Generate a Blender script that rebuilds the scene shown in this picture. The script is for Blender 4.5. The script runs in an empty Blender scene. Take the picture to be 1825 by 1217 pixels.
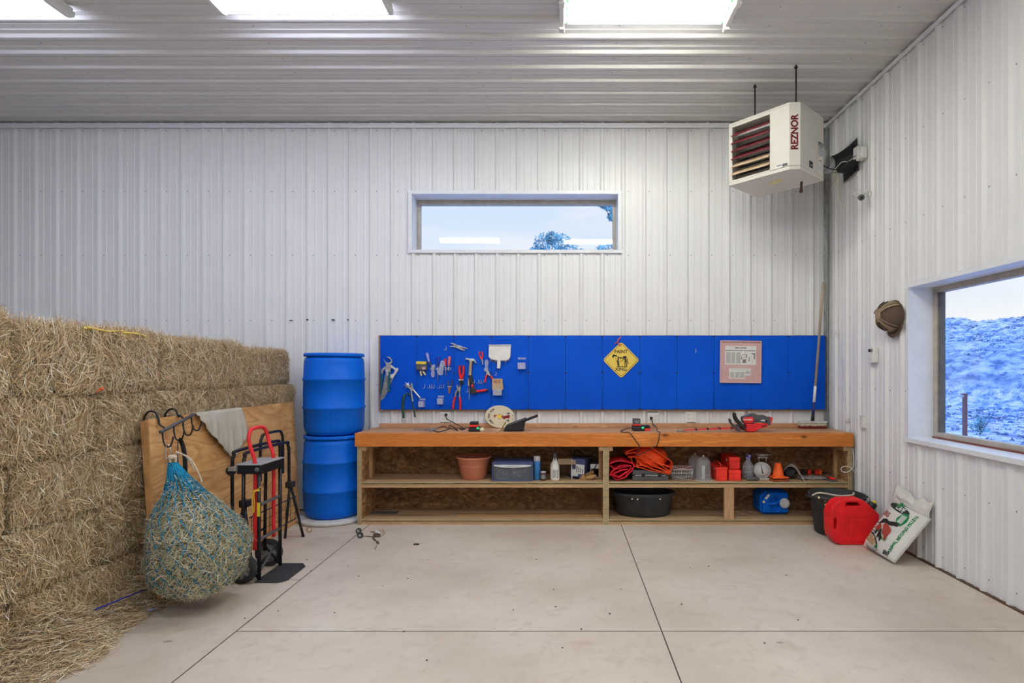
import bpy, bmesh, math, random
import numpy as np
from mathutils import Vector, Matrix, noise
random.seed(7); RNG = np.random.default_rng(11)
SC = bpy.context.scene; COL = SC.collection
PI = math.pi
F, VX, VY, H = 994.0, 1002.0, 660.0, 1.52      # focal length in pixels, vanishing point, eye height
BW, RW, CE = 6.08, 2.893, 4.22                 # back wall, right wall, ceiling

def at(px, py, Y):                              # photo pixel at depth Y -> point in the room
    return Vector(((px-VX)*Y/F, Y, H-(py-VY)*Y/F))
def atx(px, py, X):
    Y = X*F/(px-VX); return Vector((X, Y, H-(py-VY)*Y/F))
def onz(px, py, z):
    Y = (H-z)*F/(py-VY); return Vector(((px-VX)*Y/F, Y, z))
def lin(c): c /= 255.0; return c/12.92 if c <= .04045 else ((c+.055)/1.055)**2.4
def rgb(r, g, b): return (lin(r), lin(g), lin(b))

# ------------------------------------------------------------------ materials
MATS = {}
def newmat(name):
    m = bpy.data.materials.new(name); m.use_nodes = True
    nt = m.node_tree; b = nt.nodes['Principled BSDF']
    MATS[name] = m
    return m, nt, b
def N(nt, typ, **kw):
    n = nt.nodes.new(typ)
    for k, v in kw.items():
        if k in n.inputs: n.inputs[k].default_value = v
        else: setattr(n, k, v)
    return n
def coords(nt, scale=(1, 1, 1), rot=(0, 0, 0), loc=(0, 0, 0)):
    t = N(nt, 'ShaderNodeTexCoord'); mp = N(nt, 'ShaderNodeMapping')
    mp.inputs['Scale'].default_value = scale; mp.inputs['Rotation'].default_value = rot; mp.inputs['Location'].default_value = loc
    nt.links.new(t.outputs['Object'], mp.inputs['Vector']); return mp.outputs[0]
def ramp(nt, fac, stops):
    r = N(nt, 'ShaderNodeValToRGB'); e = r.color_ramp.elements
    while len(e) < len(stops): e.new(.5)
    for i, (p, c) in enumerate(stops):
        e[i].position = p; e[i].color = (*c, 1) if len(c) == 3 else c
    nt.links.new(fac, r.inputs[0]); return r.outputs[0]
def mixc(nt, fac, a, b, mode='MIX'):
    m = N(nt, 'ShaderNodeMix', data_type='RGBA', blend_type=mode)
    for s, v in ((m.inputs[0], fac), (m.inputs[6], a), (m.inputs[7], b)):
        if hasattr(v, 'links'): nt.links.new(v, s)
        elif isinstance(v, (int, float)): s.default_value = v
        else: s.default_value = (*v, 1)
    return m.outputs[2]
def bumpit(nt, b, h, strength, dist=.002):
    bp = N(nt, 'ShaderNodeBump'); bp.inputs['Strength'].default_value = strength; bp.inputs['Distance'].default_value = dist
    nt.links.new(h, bp.inputs['Height']); nt.links.new(bp.outputs[0], b.inputs['Normal'])
def mat(name, col, rough=.5, metal=0., var=.12, scale=14, bump=0., bscale=60, spec=.3, stretch=(1, 1, 1), emit=None, estr=0):
    if name in MATS: return MATS[name]
    m, nt, b = newmat(name)
    b.inputs['Roughness'].default_value = rough; b.inputs['Metallic'].default_value = metal
    b.inputs['Specular IOR Level'].default_value = spec
    v = coords(nt, stretch)
    nz = N(nt, 'ShaderNodeTexNoise', Scale=scale, Detail=4.)
    nt.links.new(v, nz.inputs['Vector'])
    c0 = tuple(max(0, x*(1-var)) for x in col); c1 = tuple(min(1, x*(1+var)) for x in col)
    nt.links.new(ramp(nt, nz.outputs[0], [(.35, c0), (.65, c1)]), b.inputs['Base Color'])
    if bump:
        n2 = N(nt, 'ShaderNodeTexNoise', Scale=bscale, Detail=5.); nt.links.new(v, n2.inputs['Vector'])
        bumpit(nt, b, n2.outputs[0], bump)
    if emit:
        b.inputs['Emission Color'].default_value = (*emit, 1); b.inputs['Emission Strength'].default_value = estr
    return m
def wood(name, c0, c1, axis=0, knots=True, scale=1., rough=.55, kcol=None, bands=9.):
    m, nt, b = newmat(name); b.inputs['Roughness'].default_value = rough; b.inputs['Specular IOR Level'].default_value = .25
    s = [bands*scale]*3; s[axis] = .9*scale
    v = coords(nt, s)
    n1 = N(nt, 'ShaderNodeTexNoise', Scale=2.2, Detail=5., Distortion=1.6); nt.links.new(v, n1.inputs['Vector'])
    s2 = [60*scale]*3; s2[axis] = 2.5*scale
    n2 = N(nt, 'ShaderNodeTexNoise', Scale=3., Detail=3.); nt.links.new(coords(nt, s2), n2.inputs['Vector'])
    mid = tuple((a+d)/2 for a, d in zip(c0, c1))
    c = ramp(nt, n1.outputs[0], [(.33, c0), (.48, mid), (.53, c0), (.66, c1)])
    c = mixc(nt, ramp(nt, n2.outputs[0], [(.4, (0, 0, 0)), (.7, (.35, .35, .35))]), c, tuple(x*.55 for x in c0))
    if knots:
        s3 = [5.*scale]*3; s3[axis] = 2.2*scale
        vo = N(nt, 'ShaderNodeTexVoronoi', Scale=1.); nt.links.new(coords(nt, s3, loc=(.3, .1, .7)), vo.inputs['Vector'])
        k = ramp(nt, vo.outputs['Distance'], [(.03, (1, 1, 1)), (.1, (0, 0, 0))])
        c = mixc(nt, k, c, kcol or tuple(x*.22 for x in c0))
    nt.links.new(c, b.inputs['Base Color'])
    bumpit(nt, b, n2.outputs[0], .15, .001)
    return m
def clearmat(name, col=(.9, .92, .95), fac=.35, rough=.15):
    m = bpy.data.materials.new(name); m.use_nodes = True; nt = m.node_tree; nt.nodes.clear(); MATS[name] = m
    o = N(nt, 'ShaderNodeOutputMaterial'); mx = N(nt, 'ShaderNodeMixShader'); tr = N(nt, 'ShaderNodeBsdfTransparent')
    p = N(nt, 'ShaderNodeBsdfPrincipled'); p.inputs['Roughness'].default_value = rough
    nz = N(nt, 'ShaderNodeTexNoise', Scale=25.); nt.links.new(coords(nt), nz.inputs['Vector'])
    nt.links.new(ramp(nt, nz.outputs[0], [(.3, tuple(x*.8 for x in col)), (.7, col)]), p.inputs['Base Color'])
    tr.inputs[0].default_value = (*[.5+.5*x for x in col], 1); mx.inputs[0].default_value = fac
    nt.links.new(tr.outputs[0], mx.inputs[1]); nt.links.new(p.outputs[0], mx.inputs[2]); nt.links.new(mx.outputs[0], o.inputs[0])
    return m
def panemat(name):
    m = bpy.data.materials.new(name); m.use_nodes = True; nt = m.node_tree; nt.nodes.clear(); MATS[name] = m
    o = N(nt, 'ShaderNodeOutputMaterial'); mx = N(nt, 'ShaderNodeMixShader'); tr = N(nt, 'ShaderNodeBsdfTransparent')
    g = N(nt, 'ShaderNodeBsdfGlossy'); g.inputs['Roughness'].default_value = .0
    lw = N(nt, 'ShaderNodeLayerWeight'); lw.inputs[0].default_value = .5     # Schlick reflectance of thin glass
    pw = N(nt, 'ShaderNodeMath', operation='POWER'); pw.inputs[1].default_value = 5; nt.links.new(lw.outputs['Facing'], pw.inputs[0])
    ma = N(nt, 'ShaderNodeMath', operation='MULTIPLY_ADD'); ma.inputs[1].default_value = .96; ma.inputs[2].default_value = .04; nt.links.new(pw.outputs[0], ma.inputs[0])
    nt.links.new(ma.outputs[0], mx.inputs[0]); nt.links.new(tr.outputs[0], mx.inputs[1]); nt.links.new(g.outputs[0], mx.inputs[2]); nt.links.new(mx.outputs[0], o.inputs[0])
    return m
def vcolmat(name, rough=.75):
    m, nt, b = newmat(name); b.inputs['Roughness'].default_value = rough; b.inputs['Specular IOR Level'].default_value = .25
    a = N(nt, 'ShaderNodeVertexColor', layer_name='Col'); nt.links.new(a.outputs[0], b.inputs['Base Color']); return m

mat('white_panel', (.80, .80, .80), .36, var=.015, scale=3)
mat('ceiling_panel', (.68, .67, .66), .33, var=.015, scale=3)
mat('white_trim', (.78, .79, .82), .35, var=.03)
mat('screw_grey', (.33, .33, .34), .4, .5)
mat('black', (.018, .018, .02), .45); mat('black_gloss', (.015, .015, .018), .25)
mat('rubber', (.035, .036, .038), .7, var=.2, bump=.2)
mat('dark_grey', (.09, .09, .095), .5); mat('grey', (.32, .32, .33), .5); mat('light_grey', (.6, .6, .6), .5)
mat('steel', (.62, .61, .59), .28, .85, var=.2, scale=40); mat('dull_steel', (.36, .36, .36), .42, .7, var=.25, scale=30)
mat('galvanised', (.42, .44, .44), .38, .7, var=.2, scale=25)
mat('red', (.75, .025, .03), .38); mat('bright_red', (.85, .04, .025), .42); mat('dark_red', (.22, .015, .02), .45)
mat('orange', (.95, .13, .02), .6); mat('yellow', (.82, .62, .05), .45); mat('pale_yellow', (.75, .66, .28), .5)
mat('pegboard_blue_plain', (.004, .085, .62), .4)
mat('drum_blue', (.0, .125, .66), .45, var=.08, scale=3, bump=.08, bscale=20, spec=.18)
mat('jug_blue', (.001, .13, .66), .4, spec=.2)
mat('white_plastic', (.80, .79, .75), .45, var=.05); mat('cream', (.78, .70, .50), .5, var=.05)
mat('heater_white', (.66, .63, .57), .38, var=.02)
mat('tan', (.42, .30, .16), .8, var=.25); mat('cardboard', (.36, .23, .13), .85, var=.15)
mat('paper_bag', (.52, .38, .24), .85, var=.1); mat('paper', (.72, .72, .69), .8, var=.06)
mat('teal', (.01, .11, .14), .5); mat('green', (.03, .25, .07), .55); mat('print_green', (.01, .22, .06), .6)
mat('print_black', (.02, .025, .022), .6); mat('print_red', (.35, .05, .035), .6); mat('maroon', (.12, .010, .016), .5)
mat('blue_grip', (.26, .32, .72), .35); mat('screwdriver_blue', (.03, .05, .45), .3); mat('pink_grip', (.80, .16, .18), .35)
mat('terracotta', (.58, .21, .12), .7, var=.12, scale=8, bump=.1); mat('terracotta_inside', (.22, .06, .035), .8)
mat('canvas', (.50, .46, .38), .85, var=.1, scale=6, bump=.15, bscale=200)
mat('gas_red', (.78, .014, .018), .45, var=.15, scale=6, bump=.12, bscale=30)
mat('red_cloth', (.62, .012, .03), .75, bump=.2); mat('orange_cloth', (.92, .10, .018), .65, bump=.15)
mat('rope', (.62, .54, .42), .9, var=.2, scale=80); mat('net_blue', (.005, .20, .36), .75, var=.3, scale=30)
mat('yellow_twine', (.80, .60, .12), .7); mat('strap_green', (.03, .085, .055), .7, var=.3, scale=30)
mat('bag_white', (.70, .68, .63), .6, var=.05, scale=8, bump=.25, bscale=45); mat('pellet_tan', (.42, .28, .16), .9, var=.35, scale=160)
mat('cap_tan', (.28, .21, .13), .85, var=.1, scale=60); mat('cap_brown', (.10, .065, .045), .85, var=.25, scale=250)
mat('nav_blue', (.06, .08, .20), .45); mat('spray_blue', (.05, .25, .62), .35); mat('jar_brown', (.12, .05, .045), .35)
mat('pink_frame', (.66, .42, .40), .5, var=.04); mat('pink_mat', (.60, .38, .37), .75, var=.06, scale=5)
mat('broom_red', (.20, .025, .02), .8, var=.4, scale=120); mat('broom_wood', (.42, .33, .25), .7, var=.2, stretch=(1, 1, .1))
mat('navy_grip', (.02, .03, .16), .5); mat('glove_grey', (.25, .23, .21), .9, var=.25, scale=60, bump=.3)
mat('led_green', (.02, .5, .2), .3, emit=(.02, 1, .35), estr=1.2)
mat('brown_pipe', (.10, .055, .03), .5); mat('copper', (.35, .12, .06), .5); mat('wire_green', (.05, .16, .09), .5)
mat('cloudy_plastic', (.62, .62, .62), .3)
mat('sill_red', (.20, .06, .045), .6); mat('frame_beige', (.46, .42, .36), .45); mat('frame_dark', (.12, .115, .11), .4)
clearmat('clear_plastic', (.85, .86, .95), .42); clearmat('smoky_plastic', (.42, .45, .50), .22, .25); clearmat('dome_plastic', (.80, .79, .80), .26); clearmat('clear_grey', (.80, .82, .84), .30)
clearmat('film', (.80, .70, .70), .55, .2)
panemat('pane_glass'); vcolmat('hay'); vcolmat('leaf')
wood('bench_fascia', (.55, .165, .028), (.77, .28, .062), 0, scale=.9)
wood('bench_top', (.50, .25, .13), (.70, .41, .235), 0)
wood('pine', (.50, .30, .15), (.68, .45, .25), 0, scale=.8); wood('pine_up', (.50, .29, .14), (.66, .42, .22), 2, scale=.8)
def rotary(name, c0, c1, kc):                     # rotary-cut plywood face: contour bands and knots
    m, nt, b = newmat(name); b.inputs['Roughness'].default_value = .6; b.inputs['Specular IOR Level'].default_value = .2
    def noi(s, sc, d=3., dist=0.):
        n = N(nt, 'ShaderNodeTexNoise', Scale=s, Detail=d, Distortion=dist); nt.links.new(coords(nt, sc), n.inputs['Vector']); return n.outputs[0]
    mu = N(nt, 'ShaderNodeMath', operation='MULTIPLY'); mu.inputs[1].default_value = 13; nt.links.new(noi(1.3, (1, .55, 2.4), 3., .6), mu.inputs[0])
    fc = N(nt, 'ShaderNodeMath', operation='FRACT'); nt.links.new(mu.outputs[0], fc.inputs[0])
    c = ramp(nt, fc.outputs[0], [(0., c0), (.12, tuple(.6*x+.4*y for x, y in zip(c0, c1))), (.7, c1), (1., c0)])
    c = mixc(nt, ramp(nt, noi(3., (1, .8, 1.6)), [(.4, (0, 0, 0)), (.7, (.6, .6, .6))]), c, tuple(x*.80 for x in c0))
    c = mixc(nt, ramp(nt, noi(3., (1, 3, 90)), [(.45, (0, 0, 0)), (.7, (.3, .3, .3))]), c, tuple(x*.6 for x in c0))
    vo = N(nt, 'ShaderNodeTexVoronoi', Scale=1.); nt.links.new(coords(nt, (1, 3.1, 4.4), loc=(0, .2, .4)), vo.inputs['Vector'])
    c = mixc(nt, ramp(nt, vo.outputs['Distance'], [(.045, (.85, .85, .85)), (.12, (0, 0, 0))]), c, kc)
    nt.links.new(c, b.inputs['Base Color'])
rotary('ply_face', (.60, .30, .105), (.84, .50, .22), (.22, .09, .03))
wood('ply_up', (.30, .17, .085), (.42, .26, .14), 2, scale=.8)
wood('shelf_ply', (.40, .26, .14), (.58, .40, .24), 0, scale=.6); wood('handle_wood', (.48, .32, .16), (.64, .46, .26), 2, knots=False, scale=2.)
wood('hammer_wood', (.45, .30, .15), (.62, .45, .25), 2, knots=False, scale=3.)
wood('old_wood', (.32, .17, .06), (.50, .30, .12), 0, knots=False, scale=2.)
def ply_edge():
    m, nt, b = newmat('ply_edge'); b.inputs['Roughness'].default_value = .7
    w = N(nt, 'ShaderNodeTexNoise', Scale=6., Detail=4.); nt.links.new(coords(nt, (1, 1, 18)), w.inputs['Vector'])
    nt.links.new(ramp(nt, w.outputs[0], [(.3, (.30, .21, .10)), (.5, (.52, .40, .22)), (.7, (.40, .27, .13))]), b.inputs['Base Color'])
ply_edge(); mat('green_edge', (.07, .10, .05), .7, var=.3)
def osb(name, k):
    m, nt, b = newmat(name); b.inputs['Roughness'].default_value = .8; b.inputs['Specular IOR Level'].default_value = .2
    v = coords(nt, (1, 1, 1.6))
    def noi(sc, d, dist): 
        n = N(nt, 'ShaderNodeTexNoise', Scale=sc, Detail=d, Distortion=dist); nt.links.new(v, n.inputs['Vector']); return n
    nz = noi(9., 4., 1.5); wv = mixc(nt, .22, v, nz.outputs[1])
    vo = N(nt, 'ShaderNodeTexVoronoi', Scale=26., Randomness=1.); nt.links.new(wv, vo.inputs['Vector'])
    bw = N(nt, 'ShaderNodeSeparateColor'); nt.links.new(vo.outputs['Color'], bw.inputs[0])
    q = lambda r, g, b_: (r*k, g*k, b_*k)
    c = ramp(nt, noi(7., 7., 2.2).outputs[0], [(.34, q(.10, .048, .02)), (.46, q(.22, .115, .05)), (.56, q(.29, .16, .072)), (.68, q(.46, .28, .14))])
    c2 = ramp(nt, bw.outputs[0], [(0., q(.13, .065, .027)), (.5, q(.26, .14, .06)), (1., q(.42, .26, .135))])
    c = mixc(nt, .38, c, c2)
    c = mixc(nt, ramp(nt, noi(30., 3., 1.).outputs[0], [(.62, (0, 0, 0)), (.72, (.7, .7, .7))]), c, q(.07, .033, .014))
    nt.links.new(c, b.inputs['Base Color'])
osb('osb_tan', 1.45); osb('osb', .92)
def pegmat():                                   # painted sheet with a one inch grid of holes
    m, nt, b = newmat('pegboard_blue'); b.inputs['Roughness'].default_value = .5; b.inputs['Specular IOR Level'].default_value = .12
    v = coords(nt, (39.37, 39.37, 39.37))
    s = N(nt, 'ShaderNodeSeparateXYZ'); nt.links.new(v, s.inputs[0])
    ds = []
    for k in (0, 2):
        fr = N(nt, 'ShaderNodeMath', operation='FRACT'); nt.links.new(s.outputs[k], fr.inputs[0])
        su = N(nt, 'ShaderNodeMath', operation='SUBTRACT'); nt.links.new(fr.outputs[0], su.inputs[0]); su.inputs[1].default_value = .5
        sq = N(nt, 'ShaderNodeMath', operation='POWER'); nt.links.new(su.outputs[0], sq.inputs[0]); sq.inputs[1].default_value = 2
        ab = N(nt, 'ShaderNodeMath', operation='MULTIPLY'); nt.links.new(su.outputs[0], ab.inputs[0]); nt.links.new(su.outputs[0], ab.inputs[1])
        ds.append(ab.outputs[0])
    ad = N(nt, 'ShaderNodeMath', operation='ADD'); nt.links.new(ds[0], ad.inputs[0]); nt.links.new(ds[1], ad.inputs[1])
    lt = N(nt, 'ShaderNodeMath', operation='LESS_THAN'); nt.links.new(ad.outputs[0], lt.inputs[0]); lt.inputs[1].default_value = .018
    nz = N(nt, 'ShaderNodeTexNoise', Scale=2.); nt.links.new(coords(nt), nz.inputs['Vector'])
    c = ramp(nt, nz.outputs[0], [(.3, (.0, .070, .54)), (.7, (.0, .090, .64))])
    nt.links.new(mixc(nt, lt.outputs[0], c, (.0, .04, .32)), b.inputs['Base Color'])
pegmat()
def concrete():
    m, nt, b = newmat('concrete'); b.inputs['Roughness'].default_value = .55
    v = coords(nt)
    def noi(s, d=6., dist=0.):
        n = N(nt, 'ShaderNodeTexNoise', Scale=s, Detail=d, Distortion=dist); nt.links.new(v, n.inputs['Vector']); return n.outputs[0]
    c = ramp(nt, noi(1.1), [(.3, (.51, .435, .35)), (.5, (.61, .53, .44)), (.72, (.68, .605, .515))])
    c = mixc(nt, ramp(nt, noi(9., 8., 1.), [(.52, (0, 0, 0)), (.8, (.5, .5, .5))]), c, (.44, .345, .265))
    c = mixc(nt, ramp(nt, noi(2.6, 5., .5), [(.62, (0, 0, 0)), (.8, (.55, .55, .55))]), c, (.52, .36, .27))
    c = mixc(nt, ramp(nt, noi(45., 3.), [(.70, (0, 0, 0)), (.78, (.6, .6, .6))]), c, (.25, .21, .18))
    wob = N(nt, 'ShaderNodeTexNoise', Scale=6., Detail=3.); nt.links.new(v, wob.inputs['Vector'])
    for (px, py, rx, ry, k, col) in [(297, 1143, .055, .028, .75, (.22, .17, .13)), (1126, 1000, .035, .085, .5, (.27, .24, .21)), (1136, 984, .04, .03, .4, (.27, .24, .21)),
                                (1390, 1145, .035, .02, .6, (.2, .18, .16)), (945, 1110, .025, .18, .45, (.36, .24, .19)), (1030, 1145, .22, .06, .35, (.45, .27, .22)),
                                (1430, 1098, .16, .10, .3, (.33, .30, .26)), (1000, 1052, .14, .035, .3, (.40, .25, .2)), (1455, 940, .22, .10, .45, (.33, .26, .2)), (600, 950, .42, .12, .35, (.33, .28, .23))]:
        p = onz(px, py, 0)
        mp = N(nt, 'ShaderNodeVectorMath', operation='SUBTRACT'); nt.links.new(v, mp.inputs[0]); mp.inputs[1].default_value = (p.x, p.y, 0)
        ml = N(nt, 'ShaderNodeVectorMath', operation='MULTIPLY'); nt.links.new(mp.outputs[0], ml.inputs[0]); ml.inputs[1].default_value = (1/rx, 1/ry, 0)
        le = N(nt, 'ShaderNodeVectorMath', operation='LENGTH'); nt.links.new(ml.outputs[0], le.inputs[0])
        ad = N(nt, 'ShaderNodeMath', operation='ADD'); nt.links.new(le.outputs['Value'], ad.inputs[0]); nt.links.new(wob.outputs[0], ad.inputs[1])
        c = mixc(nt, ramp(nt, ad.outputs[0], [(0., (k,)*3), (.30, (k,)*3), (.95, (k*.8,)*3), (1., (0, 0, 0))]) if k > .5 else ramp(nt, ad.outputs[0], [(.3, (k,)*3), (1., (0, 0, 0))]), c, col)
    nt.links.new(c, b.inputs['Base Color']); bumpit(nt, b, noi(30., 6.), .12, .002)
concrete(); mat('joint', (.10, .085, .07), .9)
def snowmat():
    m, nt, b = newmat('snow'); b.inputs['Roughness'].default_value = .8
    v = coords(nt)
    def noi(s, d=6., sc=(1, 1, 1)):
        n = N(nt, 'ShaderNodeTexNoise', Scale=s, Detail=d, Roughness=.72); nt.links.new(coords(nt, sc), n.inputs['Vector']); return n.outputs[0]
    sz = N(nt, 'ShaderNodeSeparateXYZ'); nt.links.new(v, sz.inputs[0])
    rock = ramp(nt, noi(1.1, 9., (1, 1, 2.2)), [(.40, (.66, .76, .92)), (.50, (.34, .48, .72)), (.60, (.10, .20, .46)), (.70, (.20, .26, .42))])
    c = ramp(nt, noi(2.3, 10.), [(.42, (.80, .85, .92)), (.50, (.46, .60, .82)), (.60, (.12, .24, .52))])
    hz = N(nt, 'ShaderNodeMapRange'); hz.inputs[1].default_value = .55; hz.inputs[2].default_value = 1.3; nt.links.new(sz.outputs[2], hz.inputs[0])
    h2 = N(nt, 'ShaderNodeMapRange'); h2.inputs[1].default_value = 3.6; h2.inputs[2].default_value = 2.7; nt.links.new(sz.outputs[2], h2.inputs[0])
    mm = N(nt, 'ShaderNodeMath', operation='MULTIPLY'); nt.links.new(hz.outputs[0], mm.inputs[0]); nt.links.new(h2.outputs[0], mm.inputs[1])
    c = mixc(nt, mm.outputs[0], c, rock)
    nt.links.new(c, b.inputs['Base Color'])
snowmat(); mat('rail_red', (.17, .075, .09), .7)
mat('bark', (.10, .13, .17), .9)

# ------------------------------------------------------------------ mesh builder
ORG = {}
class MB:
    def __init__(s): s.v = []; s.f = []; s.sm = []; s.mi = []
    def add(s, vs, fs, smooth=False, mi=0):
        o = len(s.v); s.v += [Vector(p) for p in vs]
        s.f += [tuple(i+o for i in q) for q in fs]; s.sm += [smooth]*len(fs); s.mi += [mi]*len(fs); return s
    def box(s, x0, x1, y0, y1, z0, z1, mi=0, M=None):
        vs = [Vector((x, y, z)) for x in (x0, x1) for y in (y0, y1) for z in (z0, z1)]
        if M: vs = [M @ p for p in vs]
        return s.add(vs, [(0, 1, 3, 2), (4, 6, 7, 5), (0, 4, 5, 1), (2, 3, 7, 6), (0, 2, 6, 4), (1, 5, 7, 3)], mi=mi)
    def tube(s, pts, r, n=8, closed=False, mi=0, caps=True, flat=None):
        pts = [Vector(p) for p in pts]; k = len(pts)
        rs = r if isinstance(r, (list, tuple)) else [r]*k
        vs = []; up = None
        for i, p in enumerate(pts):
            a = pts[(i-1) % k] if (i or closed) else p; b = pts[(i+1) % k] if (i < k-1 or closed) else p
            t = (b-a).normalized() if (b-a).length > 1e-9 else Vector((0, 0, 1))
            if up is None: up = t.orthogonal().normalized()
            up = (up - t*up.dot(t)); up = up.normalized() if up.length > 1e-6 else t.orthogonal().normalized()
            w = t.cross(up)
            for j in range(n):
                an = 2*PI*j/n; vs.append(p + (up*math.cos(an) + w*math.sin(an)*(flat or 1))*rs[i])
        fs = []
        for i in range(k if closed else k-1):
            for j in range(n):
                a, b = i*n+j, i*n+(j+1) % n; c, d = ((i+1) % k)*n+(j+1) % n, ((i+1) % k)*n+j
                fs.append((a, b, c, d))
        if caps and not closed: fs += [tuple(range(n))[::-1], tuple(range((k-1)*n, k*n))]
        return s.add(vs, fs, True, mi)
    def lathe(s, prof, M=None, n=32, mi=0, sx=1, sy=1, cap0=True, cap1=True):
        M = M or Matrix(); vs = []
        for r, z in prof:
            for j in range(n):
                a = 2*PI*j/n; vs.append(M @ Vector((r*math.cos(a)*sx, r*math.sin(a)*sy, z)))
        fs = []; k = len(prof)
        for i in range(k-1):
            for j in range(n):
                fs.append((i*n+j, i*n+(j+1) % n, (i+1)*n+(j+1) % n, (i+1)*n+j))
        if cap0: fs.append(tuple(range(n))[::-1])
        if cap1: fs.append(tuple(range((k-1)*n, k*n)))
        return s.add(vs, fs, True, mi)
    def prism(s, poly, fr, d0, d1, mi=0):       # fr: 4x4 frame; polygon in its XY plane, extruded along Z
        n = len(poly)
        vs = [fr @ Vector((x, y, d0)) for x, y in poly] + [fr @ Vector((x, y, d1)) for x, y in poly]
        ar = sum(poly[i][0]*poly[(i+1) % n][1]-poly[(i+1) % n][0]*poly[i][1] for i in range(n))
        fs = [tuple(range(n))[::-1], tuple(range(n, 2*n))] + [(i, (i+1) % n, n+(i+1) % n, n+i) for i in range(n)]
        if ar < 0: fs = [q[::-1] for q in fs]
        return s.add(vs, fs, False, mi)
    def ball(s, c, r, n=12, mi=0, M=None):
        r = r if isinstance(r, (tuple, list)) else (r,)*3
        pr = [(math.sin(PI*i/n), -math.cos(PI*i/n)) for i in range(1, n)]
        pr = [(.02, -1)]+pr+[(.02, 1)]
        m = Matrix.Translation(c) @ (M or Matrix()) @ Matrix.Diagonal((*r, 1))
        return s.lathe(pr, m, 2*n, mi)
    def grid(s, fn, nu, nv, closed_u=False, mi=0, smooth=True):
        vs = [fn(i/nu, j/nv) for j in range(nv+1) for i in range(nu+(0 if closed_u else 1))]
        w = nu if closed_u else nu+1
        fs = [(j*w+i, j*w+(i+1) % w, (j+1)*w+(i+1) % w, (j+1)*w+i) for j in range(nv) for i in range(nu)]
        return s.add(vs, fs, smooth, mi)
    def build(s, name, m, parent=None, bevel=0, seg=2, solid=0, sub=0, label=None, loc=None, ang=35):
        if parent is None:
            if loc is None:
                xs = [p.x for p in s.v]; ys = [p.y for p in s.v]; zs = [p.z for p in s.v]
                loc = Vector(((min(xs)+max(xs))/2, (min(ys)+max(ys))/2, min(zs)))
            org = Vector(loc)
        else: org = ORG[parent.name]
        me = bpy.data.meshes.new(name); me.from_pydata([tuple(p-org) for p in s.v], [], s.f)
        ms = m if isinstance(m, (list, tuple)) else [m]
        for q in ms: me.materials.append(MATS[q])
        me.polygons.foreach_set('use_smooth', s.sm)
        if len(ms) > 1: me.polygons.foreach_set('material_index', s.mi)
        me.update()
        o = bpy.data.objects.new(name, me); COL.objects.link(o); ORG[o.name] = org
        if parent: o.parent = parent
        else: o.location = org
        if solid: md = o.modifiers.new('solid', 'SOLIDIFY'); md.thickness = solid; md.offset = 0
        if sub: md = o.modifiers.new('sub', 'SUBSURF'); md.levels = md.render_levels = sub
        if bevel: md = o.modifiers.new('bevel', 'BEVEL'); md.width = bevel; md.segments = seg; md.limit_method = 'ANGLE'; md.angle_limit = math.radians(ang); md.harden_normals = False
        if label: o['label'] = label
        return o
def tag(o, label, cat, group=None, kind=None):
    if label: o['label'] = label
    if cat: o['category'] = cat
    if group: o['group'] = group
    if kind: o['kind'] = kind
    return o
def thing(name, loc, label, cat, group=None, kind=None):
    o = bpy.data.objects.new(name, None); COL.objects.link(o); o.location = loc; o.empty_display_size = .05
    ORG[o.name] = Vector(loc); return tag(o, label, cat, group, kind)
def struct(o): o['kind'] = 'structure'; return o
def dup(root, delta, label=None, group=None):
    def cp(o, parent):
        c = o.copy(); COL.objects.link(c); c.parent = parent
        for ch in o.children: cp(ch, c)
        return c
    r = cp(root, None); r.location = root.location + Vector(delta)
    if label: r['label'] = label
    if group: r['group'] = group
    return r
def fr(o, u, v):                                 # frame from origin and two in-plane axes
    u = Vector(u).normalized(); v = Vector(v).normalized(); n = u.cross(v)
    return Matrix(((u.x, v.x, n.x, o[0]), (u.y, v.y, n.y, o[1]), (u.z, v.z, n.z, o[2]), (0, 0, 0, 1)))
def text(body, size, frame, m, parent, name='lettering', ext=.0006, sx=1., bold=0., align='CENTER', space=1.):
    cu = bpy.data.curves.new('t', 'FONT'); cu.body = body; cu.size = size; cu.extrude = ext; cu.offset = bold; cu.space_character = space
    cu.align_x = align; cu.align_y = 'CENTER'
    t = bpy.data.objects.new('t', cu); COL.objects.link(t); bpy.context.view_layer.update()
    me = bpy.data.meshes.new_from_object(t.evaluated_get(bpy.context.evaluated_depsgraph_get()))
    bpy.data.objects.remove(t); bpy.data.curves.remove(cu)
    org = ORG[parent.name]
    me.transform(Matrix.Translation(-org) @ frame @ Matrix.Diagonal((sx, 1, 1, 1)))
    me.materials.clear(); me.materials.append(MATS[m]); me.name = name
    o = bpy.data.objects.new(name, me); COL.objects.link(o); o.parent = parent; ORG[o.name] = org
    return o
def smooth_path(pts, n=8, closed=False):         # Catmull-Rom through the points
    P = [Vector(p) for p in pts]; k = len(P); out = []
    for i in range(k if closed else k-1):
        a, b, c, d = (P[(i+j) % k] if closed else P[min(max(i+j, 0), k-1)] for j in (-1, 0, 1, 2))
        for t in range(n):
            t /= n
            out.append(.5*((2*b)+(c-a)*t+(2*a-5*b+4*c-d)*t*t+(3*b-a-3*c+d)*t**3))
    if not closed: out.append(P[-1])
    return out
def ordinal(i): return ['first', 'second', 'third', 'fourth', 'fifth', 'sixth', 'seventh', 'eighth', 'ninth', 'tenth', 'eleventh', 'twelfth'][i]
def T(x, y, z): return Matrix.Translation((x, y, z))
def Rx(a): return Matrix.Rotation(a, 4, 'X')
def Ry(a): return Matrix.Rotation(a, 4, 'Y')
def Rz(a): return Matrix.Rotation(a, 4, 'Z')
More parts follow.
